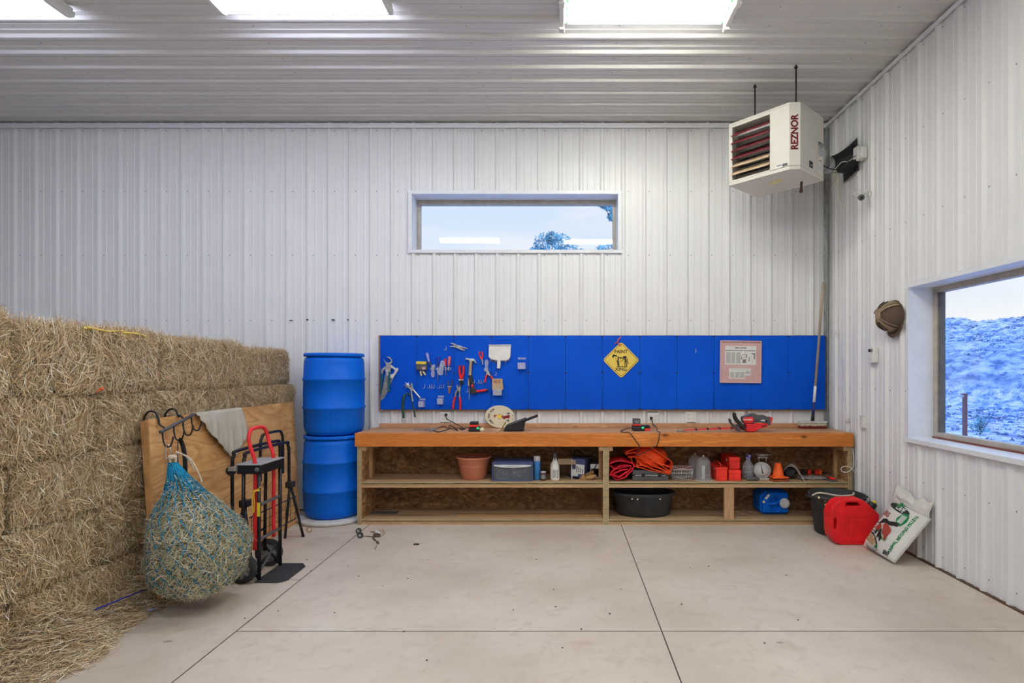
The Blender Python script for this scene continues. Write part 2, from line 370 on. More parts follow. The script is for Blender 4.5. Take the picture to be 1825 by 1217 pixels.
# ------------------------------------------------------------------ room shell
PITCH = .2286
def panel_profile(c0, a, b, cuts=()):            # ribbed sheet: list of (coordinate, height)
    k0 = int(math.floor((a-c0)/PITCH))-1; pts = []
    k = k0
    while c0+k*PITCH < b+PITCH:
        c = c0+k*PITCH
        pts += [(c-.028, 0), (c-.0095, .021), (c+.0095, .021), (c+.028, 0)]
        for q in (PITCH/3, 2*PITCH/3): pts += [(c+q-.013, 0), (c+q-.009, .004), (c+q+.009, .004), (c+q+.013, 0)]
        k += 1
    def hgt(x):
        for (x0, h0), (x1, h1) in zip(pts, pts[1:]):
            if x0 <= x <= x1: return h0+(h1-h0)*(x-x0)/(x1-x0+1e-12)
        return 0
    r = [p for p in pts if a < p[0] < b] + [(c, hgt(c)) for c in (a, b, *cuts)]
    return sorted(r)
def ribbed(mb, prof, z0, z1, place, hole=None):  # place(coord, z, height) -> point
    for (a, ha), (b, hb) in zip(prof, prof[1:]):
        spans = [(z0, z1)]
        if hole and a >= hole[0]-1e-6 and b <= hole[1]+1e-6: spans = [(z0, hole[2]), (hole[3], z1)]
        for s0, s1 in spans:
            mb.add([place(a, s0, ha), place(b, s0, hb), place(b, s1, hb), place(a, s1, ha)], [(0, 1, 2, 3)])
def screws(mb, cs, zs, place, hole=None):
    for c in cs:
        for z in zs:
            if hole and hole[0]-.03 < c < hole[1]+.03 and hole[2]-.03 < z < hole[3]+.03: continue
            p = [place(c, z, .007)] + [place(c+.0065*math.cos(t*PI/3), z+.0065*math.sin(t*PI/3), .001) for t in range(6)]
            mb.add(p, [(0, 1+i, 1+(i+1) % 6) for i in range(6)], True, 1)
XL, YF = -6.6, -4.6
RIB_X = (400.5-VX)/(F/BW)
RIB_Y = 5.886
W1 = (-1.633, .6055, 2.829, 3.434)               # back window opening x0 x1 z0 z1
W2 = (2.55, 4.616, .963, 2.203)                  # right window opening y0 y1 z0 z1
mb = MB(); pl = lambda c, z, h: Vector((c, BW-h, z))
ribbed(mb, panel_profile(RIB_X, XL, RW, (W1[0], W1[1])), 0, CE, pl, W1)
screws(mb, [RIB_X+.055+k*PITCH for k in range(-18, 28)], [4.13, 3.47, 2.775, 2.065, 1.36, .66], pl, W1)
struct(mb.build('wall_back', ['white_panel', 'screw_grey'], loc=(0, BW, 0)))
mb = MB(); pl = lambda c, z, h: Vector((RW-h, c, z))
ribbed(mb, panel_profile(RIB_Y, YF, BW, (W2[0], W2[1])), 0, CE, pl, W2)
screws(mb, [RIB_Y-.05-k*PITCH for k in range(0, 40)], [4.13, 3.47, 2.765, 2.05, 1.345, .62, .1], pl, W2)
struct(mb.build('wall_right', ['white_panel', 'screw_grey'], loc=(RW, 0, 0)))
mb = MB(); ribbed(mb, panel_profile(0, YF, BW), 0, CE, lambda c, z, h: Vector((XL+h, c, z))); struct(mb.build('wall_left', 'white_panel', loc=(XL, 0, 0)))
mb = MB(); ribbed(mb, panel_profile(0, XL, RW), 0, CE, lambda c, z, h: Vector((c, YF+h, z))); struct(mb.build('wall_front', 'white_panel', loc=(0, YF, 0)))
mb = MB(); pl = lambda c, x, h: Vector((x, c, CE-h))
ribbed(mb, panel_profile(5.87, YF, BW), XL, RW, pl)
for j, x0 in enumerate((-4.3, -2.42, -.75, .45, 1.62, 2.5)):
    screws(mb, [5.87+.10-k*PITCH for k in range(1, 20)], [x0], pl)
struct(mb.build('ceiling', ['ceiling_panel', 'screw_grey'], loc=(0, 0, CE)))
# ceiling angle trims and corner
mb = MB(); mb.box(XL, RW, 6.032, BW, 4.178, 4.194); mb.box(XL, RW, 6.045, 6.052, 4.150, 4.178); struct(mb.build('trim_1', 'white_trim'))
mb = MB(); mb.box(RW-.034, RW, YF, BW, 4.180, 4.194); mb.box(RW-.030, RW-.024, YF, BW, 4.160, 4.180); struct(mb.build('trim_2', 'white_trim'))
mb = MB(); mb.box(RW-.040, RW-.032, 6.0, 6.062, 0, 4.15); mb.box(RW-.05, RW-.022, 6.058, 6.064, 0, 4.15); struct(mb.build('trim_3', 'galvanised'))
mb = MB(); mb.box(RW-.026, RW, YF, BW, 0, .010); struct(mb.build('baseboard_right', 'brown_pipe'))
mb = MB(); mb.box(XL, RW, BW-.026, BW, 0, .010); struct(mb.build('baseboard_back', 'brown_pipe'))
# floor: slabs with saw-cut joints
mb = MB(); g = .0035
xs = [(XL, -1.90), (-1.90, .58), (.58, RW)]
def slab(x0, x1, y0, y1): mb.add([(x0, y0, 0), (x1, y0, 0), (x1, y1, 0), (x0, y1, 0)], [(0, 1, 2, 3)])
for i, (x0, x1) in enumerate(xs):
    cuts = [YF, -1.3, 1.0, 4.05, BW] if i == 0 else [YF, -.6, 3.25, BW]
    for y0, y1 in zip(cuts, cuts[1:]): slab(x0+(g if i else 0), x1-(g if i < 2 else 0), y0+g, y1-g)
mb.add([(XL, YF, -.006), (RW, YF, -.006), (RW, BW, -.006), (XL, BW, -.006)], [(0, 1, 2, 3)], mi=1)
struct(mb.build('floor', ['concrete', 'joint'], loc=(0, 0, 0)))

# ------------------------------------------------------------------ windows
D1 = 6.30
w = struct(thing('window_1', ((W1[0]+W1[1])/2, BW, W1[2]), None, None))
x0, x1, z0, z1 = W1
mb = MB(); t = .012
mb.box(x0-t, x0, BW-.022, D1+.05, z0-t, z1+t); mb.box(x1, x1+t, BW-.022, D1+.05, z0-t, z1+t)
mb.box(x0-t, x1+t, BW-.022, D1+.05, z1, z1+t); mb.box(x0-t, x1+t, BW-.022, D1+.05, z0-t, z0)
mb.build('reveal', 'white_trim', w)
mb = MB()
for a, b, c, d in ((x0-.042, x0-.0, z0, z1), (x1, x1+.042, z0, z1), (x0-.042, x1+.042, z1, z1+.04), (x0-.048, x1+.048, z0-.035, z0)):
    mb.box(a, b, BW-.03, BW-.0195, c, d)
mb.build('casing', 'white_trim', w, bevel=.002)
mb = MB(); f = .036
mb.box(x0, x0+f, D1-.03, D1+.04, z0, z1); mb.box(x1-f, x1, D1-.03, D1+.04, z0, z1)
mb.box(x0+f, x1-f, D1-.029, D1+.04, z1-.05, z1); mb.box(x0+f, x1-f, D1-.029, D1+.04, z0, z0+.03)
fo = mb.build('window_frame', 'frame_beige', w, bevel=.003)
MB().box(x0+f, x1-f, D1+.008, D1+.012, z0+.03, z1-.05).build('pane', 'pane_glass', w)
D2 = 3.093
w = struct(thing('window_2', (RW, (W2[0]+W2[1])/2, W2[2]), None, None))
y0, y1, z0, z1 = W2
mb = MB()
mb.box(RW-.022, D2+.05, y0-t, y0, z0-t, z1+t); mb.box(RW-.022, D2+.05, y1, y1+t, z0-t, z1+t)
mb.box(RW-.022, D2+.05, y0-t, y1+t, z1, z1+t); mb.box(RW-.022, D2+.05, y0-t, y1+t, z0-t, z0)
mb.build('reveal', 'white_trim', w)
mb = MB()
for a, b, c, d in ((y0-.04, y0, z0+.003, z1), (y1, y1+.03, z0+.003, z1), (y0-.04, y1+.03, z1, z1+.035)):
    mb.box(RW-.03, RW-.0195, a, b, c, d)
mb.build('casing', 'white_trim', w, bevel=.002)
MB().box(RW-.045, RW+.19, y0-.05, y1+.05, z0-.035, z0+.002).build('sill', 'white_trim', w, bevel=.003)
MB().box(D2-.045, D2-.025, y0, y1-.02, z0, z0+.014).build('shim_strip', 'sill_red', w)
mb = MB(); f = .045
mb.box(D2-.025, D2+.04, y0, y0+f, z0, z1); mb.box(D2-.025, D2+.04, y1-f, y1, z0, z1)
mb.box(D2-.024, D2+.04, y0+f, y1-f, z1-f, z1); mb.box(D2-.024, D2+.04, y0+f, y1-f, z0, z0+.05)
mb.build('window_frame', 'frame_beige', w, bevel=.003)
mb = MB()
mb.box(D2-.012, D2+.03, y1-f-.028, y1-f, z0+.05, z1-f); mb.box(D2-.012, D2+.03, y0+f, y0+f+.028, z0+.05, z1-f)
mb.build('sash', 'frame_dark', w, bevel=.003)
MB().box(D2+.010, D2+.014, y0+f, y1-f-.02, z0+.05, z1-f).build('pane', 'pane_glass', w)

# ------------------------------------------------------------------ outside
def hfun(x, y):
    d = x*.8+y*.45
    n = noise.noise((x*.12, y*.12, 0))*.5+noise.noise((x*.4, y*.4, 3))*.18
    h = -.35+.05*n*min(1, max(0, d-6)/6)
    if d > 12: h += (d-12)*.02+n*.2
    if d > 26: h += 2.4*min(1, (d-26)/2.2)*(1+.35*noise.noise((x*.25, y*.25, 8)))
    if d > 30: h += (d-30)*.115+noise.noise((x*.09, y*.09, 5))*.55*min(1, (d-30)/10)+noise.noise((x*.5, y*.5, 9))*.22
    if d > 62: h -= (d-62)*.20
    return h
mb = MB(); NX, NY = 110, 120
mb.grid(lambda u, v: Vector((RW+.25+u**1.6*75, -6+v*86, hfun(RW+.25+u**1.6*75, -6+v*86))), NX, NY)
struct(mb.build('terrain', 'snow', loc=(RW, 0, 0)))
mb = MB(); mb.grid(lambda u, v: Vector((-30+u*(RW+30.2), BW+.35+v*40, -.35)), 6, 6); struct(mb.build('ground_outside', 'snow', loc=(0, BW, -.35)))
mat('brush', (.16, .30, .60), .9, var=.55, scale=.6)
rng = random.Random(77); mb = MB()
for i in range(7500):
    y = rng.uniform(3, 64); x = y*rng.uniform(.62, 1.02)+1.0
    if x < 5.5 or noise.noise((x*.22, y*.22, 3))+rng.uniform(-.35, .35) < 0: continue
    s_ = rng.uniform(.018, .055)*(1+.05*y); p = Vector((x, y, hfun(x, y)))
    for k in range(6):
        u = Vector((rng.gauss(0, .8), rng.gauss(0, .8), rng.uniform(.3, 1.2))).normalized()*s_*rng.uniform(.7, 1.4); v = u.orthogonal().normalized()*s_*.35; q = p+Vector((rng.gauss(0, .6)*s_, rng.gauss(0, .6)*s_, 0))
        mb.add([q-v, q+v, q+u*.6+v*.8, q+u, q+u*.6-v*.8], [(0, 1, 2, 4), (4, 2, 3)])
tag(mb.build('sagebrush', 'brush'), 'low bluish brush dotting the snowy slope outside the right window', 'brush', kind='stuff')
mat('rail_pale', (.45, .60, .70), .7)
p = thing('gate_post', (0, 0, 0), 'red brown gate post standing in the snow outside the right window', 'post')
gp = at(1719.5, 772, 9.0); p.location = gp; ORG[p.name] = gp
zt = at(1719.5, 704, 9.0).z
MB().box(gp.x-.025, gp.x+.025, gp.y-.025, gp.y+.025, -.36, zt).build('post', 'rail_red', p)
MB().box(gp.x-.045, gp.x+.03, gp.y-.03, gp.y+.03, zt, zt+.025).build('post_cap', 'rail_red', p)
MB().box(gp.x-2.2, gp.x-.025, gp.y-.015, gp.y+.015, zt-.03, zt+.005).build('rail', 'rail_pale', p)
def leafcloud(mb, c, r, n, size, rng, hollow=.55):
    for i in range(n):
        d = Vector((rng.gauss(0, 1), rng.gauss(0, 1), rng.gauss(0, 1))).normalized()*(hollow+(1-hollow)*rng.random())
        p = Vector(c)+Vector((d.x*r[0], d.y*r[1], d.z*r[2]))
        u = Vector((rng.gauss(0, 1), rng.gauss(0, 1), rng.gauss(0, 1))).normalized(); v = u.orthogonal().normalized()
        s = size*(.6+.8*rng.random())
        mb.add([p-u*s, p+v*s*.5, p+u*s, p-v*s*.5, p+u.cross(v)*s*.15], [(0, 1, 4), (1, 2, 4), (2, 3, 4), (3, 0, 4)])
mat('tree_leaf', (.26, .58, .78), .7, var=.5, scale=5)
def tree(x, y, base, blobs, n, size, label, seed, trunk_top):
    rng = random.Random(seed); t = thing('tree', (x, y, base), label, 'tree', 'trees seen through the high window')
    mb = MB()
    for c, r in blobs: leafcloud(mb, c, r, n, size, rng)
    mb.build('foliage', 'tree_leaf', t)
    mb = MB(); mb.tube([(x, y, base), (x+.1, y, (base+trunk_top)/2), (x, y, trunk_top)], [.22, .15, .05], 8)
    for c, r in blobs: mb.tube([(x, y, base+(trunk_top-base)*.55), c], [.03, .008], 5)
    mb.build('trunk', 'bark', t)
Yt = 20
def blob(px, py, r, Y, q=1): return (tuple(at(px, py, Y)), (r, r*.8, r*q))
tree(at(985, 0, Yt).x, Yt, -.35, [blob(985, 446, .60, Yt), blob(968, 432, .36, Yt), blob(1000, 433, .38, Yt), blob(984, 424, .26, Yt), blob(955, 450, .26, Yt), blob(1018, 448, .34, Yt), blob(1038, 454, .22, Yt), blob(985, 480, .9, Yt)], 230, .055, 'bluish round tree crown in the middle of the high window', 3, 5.6)
tree(at(1076, 0, 24).x, 24, -.35, [blob(1072, 446, .26, 24), blob(1088, 443, .30, 24), blob(1080, 470, .55, 24)], 200, .055, 'low tree top at the lower right corner of the high window', 5, 4.9)
tree(at(1200, 0, 15).x, 15, -.35, [blob(1090, 366, .30, 15, .55), blob(1072, 362, .16, 15, .6), blob(1092, 386, .14, 15), blob(1125, 350, .55, 15), blob(1140, 400, .5, 15)], 300, .055, 'tree branch reaching into the upper right corner of the high window', 9, 5.8)
rng = random.Random(4)
s = onz(1746, 778, -.33); s = at(1746, 775, 8.0)
t = thing('shrub', s, 'dark blue shrub in the snow at the foot of the right window view', 'shrub')
mb = MB(); leafcloud(mb, s+Vector((0, 0, .13)), (.12, .12, .16), 300, .02, rng, .2); mb.build('foliage', 'tree_leaf', t)
mb = MB()
for i in range(7): mb.tube([s, s+Vector((rng.uniform(-.1, .1), rng.uniform(-.1, .1), .26))], [.006, .002], 5)
mb.build('stem', 'bark', t)

# ------------------------------------------------------------------ lamps
def lamp_mat(name, col, st):
    m, nt, b = newmat(name); b.inputs['Base Color'].default_value = (.9, .9, .9, 1)
    b.inputs['Emission Color'].default_value = (*col, 1); b.inputs['Emission Strength'].default_value = st
COOL, WARM = (.75, .80, 1.0), (1.0, 1.0, .89)
lamp_mat('lamp_cool', COOL, 27.); lamp_mat('lamp_warm', WARM, 73.); lamp_mat('lamp_cool_dim', COOL, 15.)
def wrap_light(x0, y0, label, L=1.24):
    W = .30; y1 = y0-W; zc = CE-.02; zb = zc-.085
    t = thing('ceiling_light', (x0+L/2, (y0+y1)/2, zc), label, 'ceiling light', 'ceiling lights')
    MB().box(x0, x0+L, y1+.02, y0-.02, zc-.03, zc).build('housing', 'white_plastic', t, bevel=.004)
    pr = [(y0-.01, zc-.03), (y0-.012, zc-.05), (y0-.04, zb+.012), (y0-.08, zb), (y1+.08, zb), (y1+.04, zb+.012), (y1+.012, zc-.05), (y1+.01, zc-.03)]
    mb = MB(); n = len(pr)
    mb.add([(x0+.02, y, z) for y, z in pr]+[(x0+L-.02, y, z) for y, z in pr], [(i, (i+1) % n, n+(i+1) % n, n+i) for i in range(n)], True)
    mb.build('diffuser', 'lamp_cool' if x0 > -4 else 'lamp_cool_dim', t)
    for xa in (x0, x0+L-.022):
        mb = MB(); mb.prism([(y, z) for y, z in [(y0, zc-.02)]+[(a+(.006 if a > (y0+y1)/2 else -.006), b-.006) for a, b in pr]+[(y1, zc-.02)]], Matrix(((0, 0, 1, 0), (1, 0, 0, 0), (0, 1, 0, 0), (0, 0, 0, 1))), xa, xa+.022)
        mb.build('end_cap', 'white_plastic', t, bevel=.004)
def tube_light(x0, y0, label, L=1.27):
    W = .34; y1 = y0-W; zc = CE-.02
    t = thing('ceiling_light', (x0+L/2, (y0+y1)/2, zc), label, 'ceiling light', 'ceiling lights')
    mb = MB(); pr = [(y0, zc-.052), (y0, zc-.035), (y0-.07, zc-.012), (y1+.07, zc-.012), (y1, zc-.035), (y1, zc-.052)]
    for (a, b), (c, d) in zip(pr, pr[1:]):
        mb.add([(x0+.03, a, b), (x0+L-.03, a, b), (x0+L-.03, c, d), (x0+.03, c, d)], [(0, 1, 2, 3)])
    mb.build('reflector', 'white_plastic', t, solid=.003)
    for xa in (x0, x0+L-.035):
        mb = MB(); mb.box(xa, xa+.035, y1-.005, y0+.005, zc-.11, zc); mb.box(xa-.004, xa+.039, y1+.0, y1+.05, zc-.128, zc-.11); mb.box(xa-.004, xa+.039, y0-.05, y0, zc-.128, zc-.11)
        mb.build('end_cap', 'white_plastic', t, bevel=.006)
    for k in range(4):
        y = y1+.05+k*(W-.1)/3; mx = Matrix.Translation((x0+.05, y, zc-.075)) @ Ry(PI/2)
        tb = MB().lathe([(.0125, 0), (.0125, L-.10)], mx, 16).build('tube', 'lamp_warm', t)
        for q in (0, L-.10-.012): MB().lathe([(.0135, q), (.0135, q+.012)], mx, 14).build('tube_end', 'green', tb)
C0, C1, C2 = -4.86, -2.485, -.02
wrap_light(C0, 4.15, 'white wraparound ceiling light at the left edge of the photo'); wrap_light(C1, 4.12, 'long white wraparound ceiling light above the hay bales')
tube_light(C2, 4.22, 'bare four tube ceiling light fixture in the middle of the ceiling')
for y, nm in ((1.45, 'second row'), (-1.3, 'third row')):
    wrap_light(C0, y, f'white wraparound ceiling light at left in the {nm} from the back wall'); wrap_light(C1, y, f'white wraparound ceiling light in the middle of the {nm} from the back wall')
    tube_light(C2, y, f'bare four tube ceiling light in the {nm} from the back wall')

# world: pale evening sky
wd = bpy.data.worlds.new('World'); SC.world = wd; wd.use_nodes = True; nt = wd.node_tree
bg = nt.nodes['Background']; tc = N(nt, 'ShaderNodeTexCoord'); sp = N(nt, 'ShaderNodeSeparateXYZ'); nt.links.new(tc.outputs['Generated'], sp.inputs[0])
c = ramp(nt, sp.outputs[2], [(0., (.92, .93, .95)), (.14, (.82, .90, 1.0)), (.42, (.50, .70, 1.0)), (.7, (.25, .46, 1.0))])
mp = N(nt, 'ShaderNodeMapping'); mp.inputs['Scale'].default_value = (2, 2, 9); mp.inputs['Rotation'].default_value = (0, .25, .3); nt.links.new(tc.outputs['Generated'], mp.inputs[0])
nz = N(nt, 'ShaderNodeTexNoise', Scale=1.6, Detail=5.); nt.links.new(mp.outputs[0], nz.inputs['Vector'])
c = mixc(nt, ramp(nt, nz.outputs[0], [(.5, (0, 0, 0)), (.75, (.6, .6, .6))]), c, (1., 1., 1.))
nt.links.new(c, bg.inputs[0])
st = N(nt, 'ShaderNodeMapRange'); st.inputs[1].default_value = .32; st.inputs[2].default_value = .65; st.inputs[3].default_value = 1.04; st.inputs[4].default_value = 2.0
nt.links.new(sp.outputs[2], st.inputs[0]); nt.links.new(st.outputs[0], bg.inputs[1])

# camera
cam = bpy.data.cameras.new('Camera'); co = bpy.data.objects.new('Camera', cam); COL.objects.link(co); SC.camera = co
co.location = (0, 0, H); co.rotation_euler = (PI/2, 0, 0)
cam.sensor_fit = 'HORIZONTAL'; cam.sensor_width = 36; cam.lens = 36*F/1825
cam.shift_x = -(VX-912.5)/1825; cam.shift_y = (VY-608.5)/1825; cam.clip_end = 400
vs = SC.view_settings; vs.view_transform = 'Standard'; vs.look = 'None'; vs.gamma = 1; vs.exposure = 0; vs.use_curve_mapping = False
# ------------------------------------------------------------------ hay
PAL = np.array([[.46, .325, .165], [.60, .44, .24], [.74, .58, .35], [.50, .385, .19], [.34, .23, .11], [.86, .74, .50], [.42, .36, .18]])
PALW = np.array([.2, .22, .18, .14, .12, .07, .07])
def straws(P, T, Nn, L, W, bend, tint=1.0, pal=None, pw=None):
    """P centres, T directions, Nn surface normals; three-sided bent stalks. Returns verts, quads, colours."""
    n = len(P); B = np.cross(T, Nn); B /= np.linalg.norm(B, axis=1, keepdims=True)+1e-9
    V = np.zeros((n, 9, 3)); sb = RNG.normal(0, .10, n)*L
    for i, t in enumerate((-.5, 0, .5)):
        c = P+T*(t*L)[:, None]+Nn*(bend*(1-4*t*t) if t else bend)[:, None]*1.0+B*(sb*(1-4*t*t))[:, None]
        if t: c = P+T*(t*L)[:, None]
        else: c = P+Nn*bend[:, None]+B*sb[:, None]
        w = W*(1 if i == 1 else .75)
        for j in range(3):
            a = 2*PI*j/3+.5; V[:, i*3+j] = c+(B*math.cos(a)+Nn*math.sin(a)*.6)*w[:, None]
    q = []
    for i in (0, 1):
        for j in range(3): q.append((i*3+j, i*3+(j+1) % 3, (i+1)*3+(j+1) % 3, (i+1)*3+j))
    Q = (np.arange(n)[:, None, None]*9+np.array(q)[None]).reshape(-1, 4)
    pl = PAL if pal is None else pal; pw = PALW if pw is None else pw
    c = pl[RNG.choice(len(pl), n, p=pw/pw.sum())]*RNG.uniform(.70, 1.32, (n, 1))*tint; c = np.minimum(c*np.array([1.16, 1.16, 1.30]), .90)
    return V.reshape(-1, 3), Q, np.repeat(c, 9, axis=0)
def hay_mesh(name, base_v, base_f, base_c, parts):
    Vs, Qs, Cs, o = [np.array(base_v).reshape(-1, 3)], [list(map(tuple, base_f))], [np.tile(np.array(base_c), (len(base_v), 1)) if len(base_v) else np.zeros((0, 3))], len(base_v)
    for V, Q, C in parts:
        Vs.append(V); Qs.append((Q+o).tolist()); Cs.append(C); o += len(V)
    V = np.concatenate(Vs); C = np.concatenate(Cs); Qa = [q for s in Qs for q in s]
    me = bpy.data.meshes.new(name); me.from_pydata(V.tolist(), [], Qa)
    ca = me.color_attributes.new('Col', 'FLOAT_COLOR', 'POINT')
    ca.data.foreach_set('color', np.concatenate([C, np.ones((len(C), 1))], 1).astype(np.float32).ravel())
    me.materials.append(MATS['hay']); me.update(); return me
def unit(a): return a/(np.linalg.norm(a, axis=1, keepdims=True)+1e-9)
BL, BH, BD = 1.0, .345, .46
def bale_mesh(seed, wisps=False):
    bm = bmesh.new(); bmesh.ops.create_cube(bm, size=1); bmesh.ops.subdivide_edges(bm, edges=bm.edges[:], cuts=12, use_grid_fill=True)
    r = .085
    for v in bm.verts:
        p = Vector((v.co.x*BD, v.co.y*BL, v.co.z*BH)); h = (BD/2-r, BL/2-r, BH/2-r)
        c = Vector([max(-h[i], min(h[i], p[i])) for i in range(3)]); d = p-c
        if d.length > r: p = c+d.normalized()*r
        nz = noise.noise(p*6+Vector((seed*9, 0, 0)))*.025+noise.noise(p*17+Vector((0, seed*7, 0)))*.012
        p += (p-c*.9).normalized()*(nz-.012); v.co = p+Vector((-BD/2, 0, BH/2))
    bv = [tuple(v.co) for v in bm.verts]; bf = [[v.index for v in f.verts] for f in bm.faces]; bm.free()
    parts = []
    def face(n, origin, u, v, nrm, su, sv, out, lmin=.05, lmax=.16):
        o, u, v, nrm = (np.array(x, float) for x in (origin, u, v, nrm))
        a = RNG.uniform(-.5, .5, n); b = RNG.uniform(-.5, .5, n)
        edge = np.maximum(np.abs(a)*2, 0)**9*.035+np.abs(b*2)**7*.045
        lf = np.array([noise.noise((x*4+seed*3, y*3, seed)) for x, y in zip(a, b)])
        dn = np.array([noise.noise((x*9+seed*3, y*6, seed+4)) for x, y in zip(a, b)])
        P = o+u*(a*su)[:, None]+v*(b*sv)[:, None]+nrm*(RNG.uniform(-.02, out, n)+dn*.022-edge)[:, None]
        th = PI/2+lf*1.8+RNG.normal(0, .62, n)
        Tn = u*np.cos(th)[:, None]+v*np.sin(th)[:, None]+nrm*RNG.normal(0, .16, n)[:, None]
        L = RNG.uniform(lmin, lmax, n); W = RNG.uniform(.0010, .0024, n)
        shade = np.clip(.80+dn*1.0, .35, 1.2)
        V, Q, C = straws(P, unit(Tn), np.tile(nrm, (n, 1)), L, W, RNG.normal(.004, .012, n))
        parts.append((V, Q, C*np.repeat(np.ones(n), 9)[:, None]))
    face(8200, (0, 0, BH/2), (0, 1, 0), (0, 0, 1), (1, 0, 0), BL, BH, .018)
    face(220, (.01, 0, BH/2), (0, 1, 0), (0, 0, 1), (1, 0, 0), BL, BH, .03, .12, .24)
    face(2600, (-BD/2, 0, BH), (0, 1, 0), (1, 0, 0), (0, 0, 1), BL, BD, .02)
    face(900, (-BD/2, BL/2, BH/2), (1, 0, 0), (0, 0, 1), (0, 1, 0), BD, BH, .012)
    face(900, (-BD/2, -BL/2, BH/2), (1, 0, 0), (0, 0, 1), (0, -1, 0), BD, BH, .012)
    n = 260                                                        # wisps along the top front edge
    P = np.stack([RNG.uniform(-.12, .01, n), RNG.uniform(-.5, .5, n)*BL, BH+RNG.uniform(-.01, .02, n)], 1)
    Tn = unit(np.stack([RNG.normal(.2, .4, n), RNG.normal(0, .7, n), RNG.uniform(-.1, .7, n)], 1))
    parts.append(straws(P, Tn, np.tile([0., 0, 1], (n, 1)), RNG.uniform(.04, .11, n), RNG.uniform(.0009, .0016, n), RNG.normal(0, .01, n)))
    if not wisps:                                                  # keep inner layers inside their own bale
        parts = parts[:-1]
        for V, Q, C in parts:
            V[:, 2] = np.clip(V[:, 2], .0, BH); V[:, 1] = np.clip(V[:, 1], -BL/2, BL/2); V[:, 0] = np.maximum(V[:, 0], -BD)
    else:
        for V, Q, C in parts: V[:, 2] = np.maximum(V[:, 2], .0); V[:, 1] = np.clip(V[:, 1], -BL/2, BL/2)
    return hay_mesh('hay_bale', bv, bf, (.17, .115, .055), parts)
BALES = [bale_mesh(i+1) for i in range(4)]; TOPS = [bale_mesh(i+7, True) for i in range(3)]
HX = -2.80
def bale(k, y0, y1, z, label, dx=0., dz=0., tilt=0., rot=0., tp=False, zs=1.):
    o = bpy.data.objects.new('hay_bale', TOPS[k % 3] if tp else BALES[k % 4]); COL.objects.link(o)
    o.location = (HX+dx, (y0+y1)/2, z+dz); o.scale = (1, (y1-y0)/BL*.99, zs); o.rotation_euler = (tilt, 0, rot)
    return tag(o, label, 'hay bale', 'stacked hay bales')
A = [(4.93, 5.80), (3.87, 4.92), (2.82, 3.86), (1.77, 2.81)]
Bq = [(5.42, 5.82), (4.39, 5.41), (3.34, 4.38), (2.30, 3.33), (1.5, 2.29)]
lay = ['bottom layer', 'fourth layer', 'third layer', 'second layer', 'top layer']
wa = ['at the far end nearest the blue drums', 'second from the blue drums', 'third from the blue drums', 'at the end nearest the camera']
wb = ['at the far end by the blue drums', 'second from the blue drums', 'third from the blue drums', 'fourth from the blue drums', 'at the end nearest the camera']
k = 0
for j in range(5):
    for i, (y0, y1) in enumerate(A if j % 2 == 0 else Bq):
        w = (wa if j % 2 == 0 else wb)[i]
        dz = 0; tl = 0; zs = 1; dx = random.uniform(-.012, .012); rt = random.uniform(-.012, .012)
        if j == 4: zs = (.93, 1.04, 1.10, 1.26)[i]; dx = (-.04, 0, .01, .03)[i]
        if j == 1: dx += .015
        if j == 0: dx += .03
        bale(k, y0, y1, j*BH, f'hay bale, {lay[j]} of the stack, {w}', dx, dz, tl, rt, j == 4, zs); k += 2 if i % 2 else 1
# loose hay swept against the foot of the stack
n = 15000
y = RNG.uniform(1.9, 3.66, n); q = RNG.beta(1.0, 2.1, n); wid = .30+.05*np.sin(y*7)+(3.6-y)*.06
x = HX+.0+q*wid; hmax = .26*np.clip(1-q*1.15, 0, 1)**1.6*(1+.25*np.sin(y*11))
z = RNG.uniform(.3, 1, n)*hmax+.004
th = RNG.uniform(0, PI, n)
Tn = unit(np.stack([np.cos(th), np.sin(th), RNG.normal(-.12, .22, n)], 1)); nr = unit(np.stack([np.full(n, .55), np.zeros(n), np.full(n, .8)], 1))
z = np.maximum(z, .006+np.abs(Tn[:, 2])*.055)
me = hay_mesh('loose_hay', [], [], (0, 0, 0), [straws(P=np.stack([x, y, z], 1), T=Tn, Nn=nr, L=RNG.uniform(.04, .15, n), W=RNG.uniform(.001, .0022, n), bend=RNG.normal(.003, .008, n))])
o = bpy.data.objects.new('loose_hay', me); COL.objects.link(o); tag(o, 'loose hay spilled on the concrete along the foot of the bale stack', 'hay', kind='stuff')
# twine
mb = MB(); rr = random.Random(2)
def hp(px, py, X=-2.86): return atx(px, py, X)
for pts in ([(150, 590), (175, 594), (205, 598), (240, 600), (262, 606)], [(146, 592), (180, 599), (215, 604), (255, 612), (262, 616), (253, 616), (225, 606), (190, 600)], [(158, 589), (190, 596), (218, 596), (225, 602), (195, 602), (165, 596)], [(155, 594), (185, 597), (230, 603), (262, 607), (240, 604), (200, 599)]):
    X = rr.uniform(-2.84, -2.78)
    mb.tube(smooth_path([atx(a, b-6, X+rr.uniform(-.02, .02)) for a, b in pts], 6), .0055, 6)
tag(mb.build('twine', 'yellow_twine'), 'loose yellow baling twine lying on top of the hay stack', 'twine')
mb = MB(); mb.tube(smooth_path([atx(170, 1086, -2.60), atx(205, 1072, -2.61), atx(245, 1056, -2.64), atx(274, 1046, -2.70)], 6), .004, 6)
mat('twine_blue', (.02, .03, .30), .6)
tag(mb.build('twine', 'twine_blue'), 'thin dark blue twine across the bottom bale beside the plywood', 'twine')
mb = MB(); mb.tube(smooth_path([onz(262, 1090, .02), onz(270, 1086, .03), onz(283, 1084, .012)], 6), .005, 6)
tag(mb.build('twine', 'blue_grip'), 'short light blue twine end on the floor by the plywood corner', 'twine')
mb = MB(); mb.ball(atx(181, 693, -2.755), (.012, .012, .008), 6)
mb.tube([atx(181, 693, -2.755), atx(172, 699, -2.755)], .003, 5)
